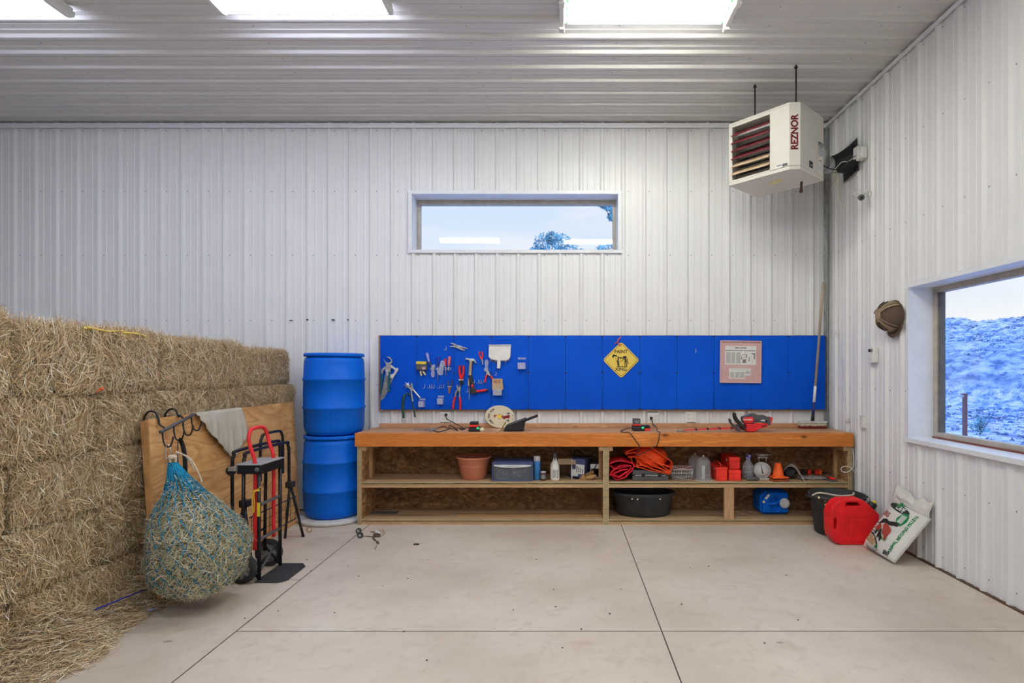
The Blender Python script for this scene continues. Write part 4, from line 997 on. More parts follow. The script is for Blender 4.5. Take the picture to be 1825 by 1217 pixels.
pt = [(.20, .96), (.24, 1.0), (.22, 1.05), (.27, 1.03), (.30, 1.07), (.33, 1.02), (.39, 1.04), (.37, .99), (.43, .98), (.38, .95), (.30, .94)]
mb = MB(); P = [(flap(u, (v-1)/.3)+Vector((-.006, -.006, .002)) if v > 1 else bags(u, v, .005)) for u, v in pt]
mb.add(P+[sum(P, Vector())/len(P)], [(i, (i+1) % len(P), len(P)) for i in range(len(P))]); mb.build('palm_emblem', 'print_green', t)
textw('DING', .062, onbag(.19, .72, -.12), 'print_red', t, bold=.002, sx=.72)
textw('TS', .040, onbag(.085, .625, -.12), 'print_red', t, bold=.0016, sx=.75)
textw('L', .03, onbag(.10, .82, -.12), 'print_red', t, bold=.001)
bagpatch('round_seal', ell(.66, .745, .062, .062, 48, 0, lambda i: 1 if i % 2 else .91), 'print_green', .002)
for q in (-.024, -.008, .008, .024): bagpatch('seal_line', [(.66+(q*1.0-.005)/US, .745-.036/VS), (.66+(q+.005)/US, .745-.036/VS), (.66+(q+.005)/US, .745+.036/VS), (.66+(q-.005)/US, .745+.036/VS)], 'paper', .0045)
def BP(pts, m, nm, off=.002): off += .003; bagpatch(nm, [(.42+x/US, .44+y/VS) for x, y in pts], m, off)
BP([(-.115, .02), (-.09, .075), (-.05, .085), (.0, .075), (.06, .09), (.10, .095), (.125, .085), (.12, .06), (.10, .07), (.07, .055), (.03, .045), (-.04, .06), (-.07, .055), (-.09, .03)], 'print_black', 'horse_print')
BP([(-.03, .055), (.02, .045), (.07, .03), (.10, .01), (.095, -.06), (.08, -.085), (.06, -.05), (.02, -.04), (.0, -.01), (-.035, .03)], 'print_red', 'cow_print', .0025)
BP([(-.12, -.01), (-.09, .03), (-.05, .02), (-.04, -.01), (-.06, -.03), (-.09, -.04)], 'print_red', 'rooster_print')
BP([(-.05, -.03), (-.02, .0), (-.005, -.03), (.02, -.05), (.05, -.07), (.045, -.11), (.03, -.08), (.0, -.075), (-.02, -.09), (-.03, -.06)], 'print_black', 'goat_print', .003)
BP([(-.08, -.035), (-.06, -.02), (-.05, -.05), (-.065, -.07), (-.085, -.06)], 'print_black', 'hen_print', .003)
bagpatch('pellet_picture', [(.06, .12), (.05, .22), (.10, .285), (.22, .27), (.36, .21), (.46, .14), (.50, .07), (.30, .08)], 'pellet_tan')
bagpatch('picture_border', [(.08, .29), (.10, .305), (.23, .29), (.37, .23), (.48, .155), (.525, .06), (.50, .065), (.46, .145), (.36, .215), (.22, .275), (.10, .29)], 'print_black', .0022, (.33, .235))
bagpatch('green_corner', [(.46, .13), (.52, .12), (.525, .06), (.44, .06)], 'print_green', .003)
for i, (a, b, v) in enumerate(((.06, .17, .50), (.06, .13, .45), (.06, .16, .39), (.07, .22, .33))): bagpatch('text_line', [(a, v), (b, v-.012), (b, v+.008), (a, v+.02)], 'print_black', .002)
for i, v in enumerate((.30, .27, .245)): bagpatch('green_text_line', [(.50+.01*i, v+.01), (.64, v-.005), (.64, v+.008), (.50+.01*i, v+.023)], 'print_green', .002)
for i, v in enumerate((.055, .03, .01)): bagpatch('text_line', [(.12, v), (.56-.06*i, v-.012), (.56-.06*i, v-.004), (.12, v+.008)], 'print_black', .002)
for i in range(11): bagpatch('barcode_bar', [(.70+i*.016, .035), (.70+i*.016+(.006 if i % 3 else .010), .035), (.70+i*.016+(.006 if i % 3 else .010), .115), (.70+i*.016, .115)], 'print_black', .002)

# ------------------------------------------------------------------ middle shelf, left bay
def onm(px, Y): return Vector((at(px, 0, Y).x, Y, ZM))
c = onm(844.5, 5.70)
t = thing('flower_pot', c, 'terracotta coloured plastic flower pot on the left middle shelf', 'flower pot')
MB().lathe([(.115, 0), (.125, .006), (.137, .07), (.139, .072), (.150, .145), (.154, .147), (.163, .20), (.166, .202), (.176, .206), (.180, .218), (.174, .228), (.165, .222), (.15, .14), (.12, .01), (.01, .012)], T(*c), 48).build('pot', 'terracotta', t)
# storage bin
Y0, Y1 = 5.535, 5.80; xa, xb = at(876.5, 0, Y0).x, at(950, 0, Y0).x
t = thing('storage_bin', ((xa+xb)/2, (Y0+Y1)/2, ZM), 'clear plastic storage bin with dark blue lid beside the flower pot', 'storage bin')
mb = MB(); z = ZM; h = .165
mb.box(xa+.014, xb-.014, Y0+.008, Y0+.012, z+.004, z+h); mb.box(xa+.014, xb-.014, Y1-.012, Y1-.008, z+.004, z+h); mb.box(xa+.012, xa+.016, Y0+.01, Y1-.01, z+.004, z+h); mb.box(xb-.016, xb-.012, Y0+.01, Y1-.01, z+.004, z+h); mb.box(xa+.014, xb-.014, Y0+.01, Y1-.01, z+.002, z+.006)
mb.build('tub', 'smoky_plastic', t)
mb = MB(); mb.box(xa, xb, Y0, Y1, z+h, z+h+.022); mb.box(xa+.012, xb-.012, Y0+.015, Y1-.015, z+h+.022, z+h+.032); mb.build('lid', 'nav_blue', t, bevel=.006)
for x in (xa, xb-.014): MB().box(x, x+.014, Y0-.004, Y0+.01, z+.002, z+h).build('corner_rib', 'nav_blue', t, bevel=.003)
MB().box(xa+.012, xb-.012, Y0-.001, Y0+.009, z+.0, z+.012).build('bottom_rim', 'nav_blue', t, bevel=.003)
mb = MB()
def arcp(u, v): x = xa+.018+(xb-xa-.036)*u; q = .018*4*u*(1-u); return Vector((x, Y0+.002, z+h-.002-v*(.016+q)))
mb.grid(arcp, 20, 3); mb.build('curved_band', 'light_grey', t, solid=.004)
mb = MB(); rr = random.Random(6); p0 = Vector((xa+.25*(xb-xa), Y0+.10, z+.03))
for i in range(16):
    q = p0+Vector((rr.uniform(-.02, .20), rr.uniform(-.04, .05), rr.uniform(-.01, .05))); mb.tube([q, q+Vector((rr.uniform(-.04, .04), rr.uniform(-.03, .03), rr.uniform(-.02, .02)))], .009, 6)
o = mb.build('white_fittings', 'white_plastic'); tag(o, 'heap of white plastic fittings inside the clear storage bin', 'fittings', kind='stuff')
mb = MB(); mb.tube(smooth_path([(xa+.10, Y0+.05, z+.14), (xa+.06, Y0+.04, z+.08), (xa+.05, Y0+.04, z+.025), (xa+.10, Y0+.04, z+.015), (xa+.17, Y0+.05, z+.02)], 6), .005, 6); tag(mb.build('cord', 'cream'), 'cream cord coiled inside the clear storage bin', 'cord')
# cans and bottles
c = onm(957, 5.62); t = thing('spray_can', c, 'blue spray can with grey cap beside the storage bin', 'spray can')
MB().lathe([(.030, 0), (.034, .004), (.034, .178), (.030, .186)], T(*c), 28).build('can', 'spray_blue', t)
MB().lathe([(.0325, .186), (.0335, .19), (.0335, .232), (.029, .238)], T(*c), 28).build('cap', 'light_grey', t)
c = onm(968, 5.575); t = thing('small_jar', c, 'small dark brown jar with white rim in front of the blue spray can', 'jar')
MB().lathe([(.026, 0), (.029, .004), (.029, .066), (.025, .075), (.025, .08)], T(*c), 24).build('body', 'jar_brown', t)
MB().lathe([(.0265, .08), (.0265, .090), (.02, .092)], T(*c), 24).build('lid', 'light_grey', t)
MB().lathe([(.0294, .02), (.0294, .058)], T(*c), 24, cap0=False, cap1=False).build('label', 'dull_steel', t)
def spray_bottle(c, m, r, h, lab, trig, label, liquid=None):
    t = thing('spray_bottle', c, label, 'spray bottle')
    MB().lathe([(r*.92, 0), (r, .006), (r, h*.48), (r*.93, h*.58), (r*.55, h*.72), (r*.33, h*.82), (r*.33, h*.86)], T(*c), 32).build('bottle', m, t)
    if lab: MB().lathe([(r*1.008, h*.06), (r*1.008, h*.46)], T(*c), 32, cap0=False, cap1=False).build('label_wrap', 'paper', t)
    if lab:
        mb = MB()
        for k in range(9):
            z = c.z+h*(.12+.033*k); a0, a1 = -PI/2-.55, -PI/2+(.25 if k % 3 else .5)
            P = [(c.x+r*1.014*math.cos(a), c.y+r*1.014*math.sin(a)) for a in np.linspace(a0, a1, 7)]
            mb.add([(x, y, z) for x, y in P]+[(x, y, z+.0035) for x, y in P], [(i, i+1, 8+i, 7+i) for i in range(6)])
        mb.build('label_print', 'print_black' if lab == 1 else 'print_red', t)
        mb = MB()
        for k in range(3):
            P = [(c.x+r*1.016*math.cos(a), c.y+r*1.016*math.sin(a)) for a in np.linspace(-PI/2+.55, -PI/2+.75, 4)]; z = c.z+h*(.10+.10*k)
            mb.add([(x, y, z) for x, y in P]+[(x, y, z+.022) for x, y in P], [(i, i+1, 5+i, 4+i) for i in range(3)])
        mb.build('label_marks', 'dark_grey', t)
    MB().lathe([(r*.42, h*.84), (r*.42, h*.93), (r*.34, h*.95)], T(*c), 20).build('collar', trig, t)
    s = 1
    mb = MB(); mb.box(c.x-.012, c.x+.012, c.y-.055, c.y+.03, c.z+h*.95, c.z+h*1.04); mb.build('spray_head', trig, t, bevel=.006)
    mb = MB(); mb.tube(smooth_path([(c.x, c.y-.028, c.z+h*.96), (c.x, c.y-.045, c.z+h*.88), (c.x, c.y-.036, c.z+h*.78)], 5), .006, 8); mb.build('trigger', trig, t)
    if liquid: MB().lathe([(r*.88, .004), (r*.95, .008), (r*.95, h*.2)], T(*c), 28).build('liquid', liquid, t)
spray_bottle(onm(989, 5.60), 'white_plastic', .045, .265, 1, 'dark_grey', 'white spray bottle with printed label and dark trigger on the left middle shelf')
# cardboard boxes
def obox(cx, cy, w, d, h, lab, rot=0., flaps=True, m='cardboard', thick=.004, cat='box', nm='cardboard_box'):
    t = thing(nm, (cx, cy, ZM), lab, cat); M = T(cx, cy, ZM) @ Rz(rot); mb = MB()
    mb.box(-w/2, w/2, -d/2, -d/2+thick, 0, h, M=M) if False else None
    mb.box(-w/2, -w/2+thick, -d/2, d/2, 0, h, M=M); mb.box(w/2-thick, w/2, -d/2, d/2, 0, h, M=M); mb.box(-w/2, w/2, -d/2, d/2, 0, thick, M=M); mb.box(-w/2, w/2, -d/2, d/2, h-thick, h, M=M); mb.box(-w/2, w/2, d/2-thick, d/2, 0, h, M=M)
    mb.build('body', m, t); return t, M
xa = at(997, 0, 5.78).x
t, M = obox(at(1008, 0, 5.78).x, 5.78, .20, .22, .20, 'open brown cardboard box behind the white spray bottle', .0)
MB().box(-.003, .003, -.11, 0, 0, .17, M=M @ T(-.10, -.11, .0) @ Rz(-.5)).build('flap', 'cardboard', t)
MB().box(-.09, .09, -.10, 0, -.002, .002, M=M @ T(.01, -.11, .20) @ Rx(.40)).build('flap', 'paper_bag', t)
c = onm(1031, 5.72); t = thing('printed_box', c, 'dark blue printed product box with white labels on the left middle shelf', 'box')
M = T(*c) @ Rz(-.30)
MB().box(-.065, .085, -.08, .12, .02, .205, M=M @ Ry(.03)).build('carton', 'nav_blue', t, bevel=.002)
MB().box(-.055, .015, -.083, -.080, .03, .10, M=M @ Ry(.03)).build('label', 'paper', t)
MB().box(-.01, .08, -.0845, -.0802, .055, .15, M=M @ Ry(.03)).build('label', 'paper', t)
for i in range(4): MB().box(.0+.02*i, .008+.02*i, -.0858, -.084, .07, .135-.01*i, M=M @ Ry(.03)).build('label_print', 'dark_grey', t)
MB().box(-.062, -.05, -.0825, -.080, .12, .19, M=M @ Ry(.03)).build('red_stripe', 'maroon', t)
MB().box(-.075, -.066, -.10, .02, .002, .20, M=T(*c)).build('white_edge', 'paper', t)
t, M = obox(at(1062, 0, 5.82).x, 5.81, .125, .2, .14, 'open white fronted box at the right end of the left middle shelf', .0, m='dark_grey', nm='open_box')
MB().box(-.0625, .0625, -.103, -.10, .095, .14, M=M).build('front_label', 'paper', t)
for x in (-.0625, .056): MB().box(x, x+.006, -.104, -.10, .0, .14, M=M).build('white_edge', 'paper', t)
MB().box(-.0625, .0625, -.104, -.10, .0, .006, M=M).build('white_edge', 'paper', t)
mb = MB(); p = onm(1053, 5.61); mb.ball(p+Vector((.0, 0, .026)), (.062, .032, .026), 8, M=Ry(-.25)); tag(mb.build('wood_chunk', 'old_wood'), 'rounded tan wood chunk in front of the open white box', 'wood')
mb = MB(); p = onm(1040, 5.62); mb.prism([(-.045, 0), (.045, 0), (-.01, .065)], fr(p, (1, .1, 0), (0, 0, 1)), -.03, .02); tag(mb.build('wood_wedge', 'old_wood', bevel=.004), 'small pale wooden wedge beside the printed box', 'wood')
mb = MB(); p = onm(1049, 5.66); mb.box(-.06, .06, -.02, .02, .0, .03, M=T(p.x, p.y, p.z+.035) @ Ry(-.35) @ Rz(.3)); tag(mb.build('wood_block', 'old_wood', bevel=.006), 'small wooden block leaning on the rounded wood chunk', 'wood')
mb = MB(); mb.tube(smooth_path([onz(1010, 846, ZM+.006), onz(1018, 850, ZM+.006), onz(1028, 852.5, ZM+.006), onz(1038, 852, ZM+.006), onz(1050, 849, ZM+.006), at(1061, 832, 5.66), at(1063, 820, 5.72), at(1058, 814, 5.76), at(1045, 812, 5.8), at(1036, 808, 5.82), at(1027, 803, 5.84), at(1022, 812, 5.86), at(1020, 835, 5.89)], 8), .0055, 6)
tag(mb.build('power_cord', 'black'), 'black cord looping around the printed box on the left middle shelf', 'cord')

# ------------------------------------------------------------------ middle shelf, right bay
Yc = 5.60; t = thing('tool_case', (at(1158, 0, Yc).x, 5.72, ZM), 'black plastic tool case under the orange cloth', 'tool case')
xa, xb = at(1127, 0, 5.55).x, at(1192, 0, 5.55).x
MB().box(xa, xb, 5.55, 5.86, ZM, ZM+.052).build('base', 'dark_grey', t, bevel=.012, seg=3)
MB().box(xa, xb, 5.55, 5.86, ZM+.056, ZM+.105).build('cover', 'dark_grey', t, bevel=.012, seg=3)
MB().box(xa+.03, xb-.03, 5.546, 5.552, ZM+.050, ZM+.060).build('seam_strip', 'grey', t, bevel=.001)
for f in (.25, .7): MB().box(xa+(xb-xa)*f, xa+(xb-xa)*f+.035, 5.543, 5.552, ZM+.04, ZM+.075).build('latch', 'black', t, bevel=.003)
def sheet(mb, path, Y0, Y1, seed, amp=.010, nY=14, shear=0., sm=5):
    P = smooth_path([at(a, b, Y0) for a, b in path], sm); n = len(P)-1
    def fn(u, v):
        i = min(int(u*n), n-1); f = u*n-i; p = P[i].lerp(P[i+1], f)
        q = Vector((p.x, Y0+(Y1-Y0)*v, p.z))
        return q+Vector((noise.noise((u*9, v*5, seed))*amp, noise.noise((u*7, v*4, seed+3))*amp*1.5*(1-v*.5), noise.noise((u*11, v*6, seed+7))*amp))+Vector((shear*v, 0, 0))
    return mb.grid(fn, n, nY)
def c5(pts): return [(1080+a/14.04, 790+b/14.04) for a, b in pts]
mb = MB()
sheet(mb, c5([(90, 520), (230, 450), (420, 440), (620, 490), (690, 525), (705, 590), (640, 690), (560, 770), (480, 850), (380, 890), (250, 905), (180, 850), (165, 790), (250, 820), (330, 850), (430, 790), (560, 700), (640, 600)]), 5.53, 5.80, 1, .010)
sheet(mb, c5([(640, 570), (480, 560), (330, 590), (180, 690), (110, 780), (130, 800), (240, 740), (400, 680), (540, 650)]), 5.54, 5.80, 4, .008)
sheet(mb, c5([(95, 530), (180, 620), (300, 640), (450, 600), (600, 560)]), 5.545, 5.80, 9, .008)
tag(mb.build('red_cloth', 'red_cloth', solid=.010, bevel=0), 'folded crimson cloth on the middle shelf beside the divider', 'cloth')
mb = MB()
sheet(mb, c5([(500, 290), (560, 210), (760, 130), (900, 90), (1110, 90), (1260, 190), (1500, 370), (1640, 460), (1660, 520), (1620, 680), (1590, 765), (1380, 745), (1150, 690), (930, 630), (780, 600), (850, 560), (1000, 590)]), 5.54, 5.84, 12, .013, 16)
sheet(mb, c5([(780, 370), (900, 380), (1000, 470), (1150, 560), (1400, 650), (1560, 720), (1600, 740)]), 5.525, 5.80, 20, .012)
sheet(mb, c5([(800, 420), (860, 520), (1000, 580), (1150, 640), (1350, 700), (1580, 750)]), 5.53, 5.80, 23, .010)
sheet(mb, c5([(1130, 420), (1280, 480), (1450, 600), (1590, 700), (1530, 720), (1300, 600), (1150, 520)]), 5.515, 5.75, 27, .008)
sheet(mb, c5([(950, 270), (1100, 380), (1300, 480), (1500, 560), (1600, 600)]), 5.535, 5.82, 31, .012)
sheet(mb, c5([(500, 270), (640, 240), (760, 240), (820, 300), (720, 340), (560, 350)]), 5.56, 5.80, 35, .008)
sheet(mb, c5([(640, 350), (650, 450), (700, 560), (780, 570), (790, 460), (740, 350)]), 5.56, 5.80, 39, .008)
def bulk(u, v):
    a = 2*PI*u; k = math.sin(PI*v)
    x = at(1160, 0, 5.68).x+.17*math.cos(a)*k**.7; y = 5.69+.12*math.sin(a)*k**.7
    d = noise.noise((x*9, y*9, v*3))*.03
    return Vector((x*(1)+d, y+d*.6, ZM+.115+.215*(1-math.cos(PI*v))/2*(1-.45*(x-.75)*1.2)+d*.5))
mb.grid(bulk, 30, 14, True)
tag(mb.build('orange_cloth', 'orange_cloth', solid=.006), 'bright orange folded cloth heaped on the black tool case', 'cloth')
# wire basket
xa, xb = at(1198, 0, 5.56).x, at(1236, 0, 5.56).x; Y0, Y1 = 5.56, 5.74; t = thing('wire_basket', ((xa+xb)/2, (Y0+Y1)/2, ZM), 'white wire basket between the orange cloth and the clear domes', 'basket')
def rr4(z, e=0., r=.03): return [(xa-e+r, Y0-e, z), (xb+e-r, Y0-e, z), (xb+e, Y0-e+r, z), (xb+e, Y1+e-r, z), (xb+e-r, Y1+e, z), (xa-e+r, Y1+e, z), (xa-e, Y1+e-r, z), (xa-e, Y0-e+r, z)]
mb = MB()
for z, e in ((.008, -.012), (.04, -.008), (.075, -.003)): mb.tube(rr4(ZM+z, e), .002, 6, True)
for i in range(8):
    x = xa+.02+(xb-xa-.04)*i/7
    for y, s in ((Y0, -1), (Y1, 1)): mb.tube([(x, y-s*.012, ZM+.008), (x, y, ZM+.112)], .0018, 5)
    mb.tube([(x, Y0+.012, ZM+.008), (x, Y1-.012, ZM+.008)], .0018, 5)
for i in range(6):
    y = Y0+.02+(Y1-Y0-.04)*i/5
    for x, s in ((xa, -1), (xb, 1)): mb.tube([(x-s*.012, y, ZM+.008), (x, y, ZM+.112)], .0018, 5)
mb.build('wire_grid', 'light_grey', t); MB().tube(rr4(ZM+.114), .0035, 8, True).build('rim', 'pink_frame', t)
mb = MB(); mb.tube(smooth_path([(xa, Y0+.03, ZM+.135), ((xa+xb)/2, Y0+.04, ZM+.115), (xb, Y0+.05, ZM+.14)], 5), .003, 6); mb.build('handle', 'pink_frame', t)
c = Vector((xa+.09, Y0+.08, ZM+.012)); mb = MB(); mb.lathe([(.05, 0), (.078, .006), (.082, .014), (.074, .014), (.05, .008), (.01, .007)], T(*c), 28); tag(mb.build('metal_dish', 'steel', loc=c), 'round silver dish lying inside the wire basket', 'dish')
def dome(c, r, h, label, tube):
    t = thing('plastic_dome', c, label, 'dome')
    pr = [(r*1.08, 0), (r*1.08, .008), (r, .012)]+[(r*(1-.03*k), .012+(h-r*.9-.012)*k) for k in (.5, 1.)]+[(r*.97*math.cos(a), h-r*.9+r*.9*math.sin(a)) for a in (.3, .6, .9, 1.2, 1.45)]
    MB().lathe(pr, T(*c), 36, cap0=True).build('shell', 'dome_plastic', t)
    mb = MB(); mb.lathe([(.01, h-.002), (.007, h+.012), (.003, h+.016)], T(*c), 12); mb.build('knob', 'light_grey', t)
    MB().lathe([(r*1.02, -.0), (r*1.12, .001), (r*1.12, .006), (r*1.02, .007)], T(*c), 36, cap0=False, cap1=False).build('rim', 'cloudy_plastic', t)
    if tube: MB().lathe([(.016, .006), (.016, h*.60), (.012, h*.62)], T(*c), 16).build('inner_tube', 'white_plastic', t)
dome(onm(1253.5, 5.595), .076, .235, 'cloudy plastic dome with a white inner tube, in front', True)
dome(onm(1239, 5.78), .078, .225, 'cloudy plastic dome standing behind the front dome', False)
# red boxes
def redbox(pxa, pxb, Yf, d, z, h, label, lid=.3, hd=False):
    xa, xb = at(pxa, 0, Yf).x, at(pxb, 0, Yf).x; t = thing('red_tool_box', ((xa+xb)/2, Yf+d/2, z), label, 'tool box')
    MB().box(xa+.003, xb-.003, Yf+.003, Yf+d-.003, z, z+h*(1-lid)).build('body', 'bright_red', t, bevel=.006, seg=3)
    MB().box(xa, xb, Yf, Yf+d, z+h*(1-lid), z+h).build('lid', 'bright_red', t, bevel=.006, seg=3)
    if hd:
        MB().tube(smooth_path([((xa+xb)/2, Yf+.05, z+h), ((xa+xb)/2, Yf+.07, z+h+.028), ((xa+xb)/2, Yf+d-.07, z+h+.028), ((xa+xb)/2, Yf+d-.05, z+h)], 5), .007, 8).build('handle', 'bright_red', t)
    MB().box(xa-.003, xa+.004, Yf+.07, Yf+.10, z+h*(1-lid)-.012, z+h*(1-lid)+.012).build('latch', 'steel', t, bevel=.001)
redbox(1276.5, 1297, 5.545, .32, ZM, .135, 'red metal tool box standing left of the two stacked red boxes', .18, True)
redbox(1299, 1321.5, 5.555, .18, ZM, .105, 'lower red metal box of the two stacked red boxes', .36)
redbox(1299.5, 1319.5, 5.60, .30, ZM+.106, .122, 'upper red metal box stacked on another red box', .34)
spray_bottle(onm(1333, 5.66), 'clear_grey', .058, .24, 0, 'blue_grip', 'clear spray bottle with blue trigger between red boxes and scale', 'smoky_plastic')
p0, p1 = onz(1330.5, 853, ZM+.02), onz(1351, 853, ZM+.02)
mb = MB(); mb.tube([p0, p0.lerp(p1, .03), p1.lerp(p0, .03), p1], [.015, .020, .020, .015], 20); tag(mb.build('rubber_roll', 'dark_grey'), 'short dark grey cylinder lying in front of the clear spray bottle', 'roll')
# kitchen scale
c = onm(1360, 5.66); t = thing('kitchen_scale', c, 'white dial kitchen scale with a steel bowl on the right middle shelf', 'scale')
MB().box(c.x-.055, c.x+.065, 5.60, 5.73, ZM, ZM+.016).build('base', 'white_plastic', t, bevel=.005)
dc = at(1359, 838.5, 5.60)
MB().lathe([(.074, 0), (.080, .004), (.080, .05), (.07, .055)], Matrix.Translation(dc+Vector((0, .056, 0))) @ Rx(PI/2), 48).build('housing', 'white_plastic', t)
MB().lathe([(.070, .0), (.070, .002)], Matrix.Translation(dc) @ Rx(PI/2), 48).build('dial', 'paper', t)
MB().lathe([(.072, -.002), (.082, -.002), (.082, .005), (.072, .005)], Matrix.Translation(dc) @ Rx(PI/2), 48, cap0=False, cap1=False).build('dial_ring', 'light_grey', t)
mb = MB()
for k in range(40):
    a = 2*PI*k/40; L = .012 if k % 5 == 0 else .006
    mb.box(-.0008, .0008, -.0031, -.002, .064-L, .064, M=Matrix.Translation(dc) @ Ry(a))
mb.build('dial_marks', 'print_black', t)
mb = MB(); slabpx(mb, [(1356.3, 827), (1356.8, 827), (1359, 840), (1361, 843.5), (1358.5, 843.7), (1357.6, 840)], 5.595, .0, .002); mb.build('pointer', 'black', t)
mb = MB()
for x in (-.045, .028): mb = MB(); mb.tube([(c.x+x, 5.655, dc.z+.07), (c.x+x, 5.655, dc.z+.125)], .004, 8); mb.build('bracket_post', 'steel', t)
MB().box(c.x-.06, c.x+.045, 5.645, 5.665, dc.z+.118, dc.z+.124).build('bracket_bar', 'steel', t)
MB().lathe([(.03, .0), (.055, .012), (.085, .034), (.094, .04), (.092, .042), (.08, .036), (.05, .016), (.01, .006)], T(c.x-.01, 5.66, dc.z+.124), 40).build('bowl', 'steel', t)
mb = MB(); mb.tube([dc+Vector((.078, .02, -.02)), dc+Vector((.098, .02, -.022))], .004, 8); mb.build('zero_knob', 'copper', t)
# cones
Yk = 5.575; c = Vector((at(1388, 0, Yk).x, Yk+.02, ZM))
def cone_base(z, dx, full, label, c=c):
    t = thing('traffic_cone', (c.x, c.y, z), label, 'traffic cone', 'small orange cones')
    M = T(c.x+dx, c.y, z) @ Rz(.12); w = .087
    MB().box(-w, w, -.075, .075, 0, .006, M=M).build('base_underside', 'black', t, bevel=.002)
    MB().box(-w+.003, w-.003, -.073, .073, .006, .014, M=M).build('base', 'orange', t, bevel=.004)
    if full: MB().lathe([(.060, .010), (.056, .02), (.030, .145), (.027, .150), (.022, .149), (.02, .10)], M, 32).build('cone', 'orange', t)
    else: MB().lathe([(.060, .010), (.056, .018)], M, 24).build('cone', 'orange', t)
cone_base(ZM, -.004, False, 'lower small orange cone, only its square base showing'); cone_base(ZM+.022, .0, True, 'upper small orange cone on the right middle shelf')
# plastic wrapped gloves and others
mb = MB(); rr = random.Random(8)
def film(u, v):
    P = smooth_path([at(1398, 836, 5.66), at(1406, 828, 5.66), at(1416, 829, 5.63), at(1424, 839, 5.6), at(1431, 851, 5.56), at(1436, 858.5, 5.53)], 6); n = len(P)-1
    i = min(int(u*n), n-1); p = P[i].lerp(P[i+1], u*n-i)
    k = .5-abs(v-.5); w = .05*(1-.25*u)
    return p+Vector((w*(v-.5)*1.1, .10*(v-.5), -.02*abs(v-.5)))+Vector((0, 0, noise.noise((u*9, v*7, 5))*.008))
mb.grid(film, 24, 12); tag(mb.build('plastic_packet', 'film', solid=.003), 'crumpled clear plastic packet arched over dark gloves', 'packet')
mb = MB(); p = onm(1408, 5.68)
def lump(c, s, seed, amp): return lambda u, v: Vector(c)+Vector((s[0]*math.cos(2*PI*u)*math.sin(PI*v), s[1]*math.sin(2*PI*u)*math.sin(PI*v), -s[2]*math.cos(PI*v)))*(1+amp*noise.noise((math.cos(2*PI*u)*2+seed, math.sin(2*PI*u)*2, v*5)))
mb.grid(lump(p+Vector((0, 0, .058)), (.062, .07, .055), 3, .35), 24, 14, True); tag(mb.build('work_glove', 'rubber'), 'dark green black glove bundle behind the small cone', 'glove')
mb = MB(); p = onm(1447, 5.62)
mb.grid(lump(p+Vector((.02, .0, .017)), (.11, .06, .020), 5, .4), 30, 12, True)
for k in range(4): mb.tube(smooth_path([p+Vector((-.05, -.035+.022*k, .02)), p+Vector((-.09, -.04+.022*k, .024)), p+Vector((-.125-.008*(k % 2), -.045+.022*k, .012))], 4), [.011]*4+[.010]*4+[.007], 8)
tag(mb.build('work_glove', 'glove_grey'), 'flat grey fabric glove near the shelf edge', 'glove')
t = thing('bar_clamp', onm(1440, 5.76), 'black and red hand clamp behind the grey glove', 'clamp')
MB().tube([onz(1426, 838, ZM+.03), onz(1472, 843, ZM+.02)], .006, 8).build('bar', 'black', t)
for a, b, m in ((1428, 1436, 'black'), (1439, 1446, 'bright_red'), (1452, 1459, 'bright_red'), (1459, 1465, 'orange')):
    q0, q1 = onz(a, 841, ZM+.03), onz(b, 842, ZM+.027); MB().box(q0.x, q1.x, q0.y-.02, q0.y+.02, ZM+.004, ZM+.058).build('jaw' if m != 'black' else 'grip', m, t, bevel=.006)
t = thing('pruning_shears', onm(1478, 5.6), 'red handled pruning shears at the right end of the middle shelf', 'pruning shears')
mb = MB(); mb.tube(smooth_path([onz(1474, 850, ZM+.018), onz(1482, 852, ZM+.018), onz(1489, 854, ZM+.014)], 5), [.008]*3+[.012]*5+[.009]*3, 10); mb.build('handle', 'red', t)
mb = MB(); mb.tube(smooth_path([onz(1470, 854, ZM+.010), onz(1480, 856.5, ZM+.010), onz(1492, 857, ZM+.008)], 5), .007, 8); mb.build('handle', 'dark_grey', t)
mb = MB(); a, b = onz(1474, 850, ZM+.016), onz(1462, 847, ZM+.012); mb.tube([a, b], [.009, .003], 8, flat=.4); mb.build('blade', 'steel', t)
# hanging cable at the right end
mb = MB(); Xc = 2.852
mb.tube(smooth_path([at(1520, 800, 5.46), at(1521.5, 820, 5.46), at(1520, 833, 5.46), at(1510, 841, 5.455), at(1501, 840, 5.455), at(1499, 835, 5.455), at(1505, 831, 5.455), at(1515, 833, 5.455), at(1524, 842, 5.45), at(1529, 852, 5.45), at(1531, 866, 5.43)], 8), .0035, 6)
tag(mb.build('white_cable', 'white_plastic'), 'thin white cable curling beside the right end of the workbench', 'cable')
# ------------------------------------------------------------------ pegboard
YP = 6.025
p0, p1 = at(677, 598, YP), at(1471, 730, YP)
peg = thing('pegboard', ((p0.x+p1.x)/2, 6.04, p1.z), 'long blue metal pegboard of twelve panels on the back wall above the workbench', 'pegboard')
mb = MB(); mb.box(p0.x-.012, p1.x, 6.036, 6.0565, p1.z-.014, p1.z+.03); mb.box(p0.x-.012, p1.x, 6.036, 6.0565, p0.z-.035, p0.z+.004); mb.box(p0.x-.016, p0.x+.02, 6.028, 6.0565, p1.z-.012, p0.z+.003)
mb.build('mounting_frame', 'old_wood', peg)
W = (p1.x-p0.x)/12
for i in range(12):
    a, b = p0.x+W*i+.001, p0.x+W*(i+1)-.001
    mb = MB(); mb.box(a, b, YP, YP+.010, p1.z, p0.z); pn = mb.build('panel', 'pegboard_blue', peg, bevel=.002)
    for z in (p0.z-.008, (p0.z+p1.z)/2, p1.z+.010):
        if i: MB().box(a-.014, a+.012, YP-.002, YP+.001, z-.005, z+.005).build('slot', 'black', pn)
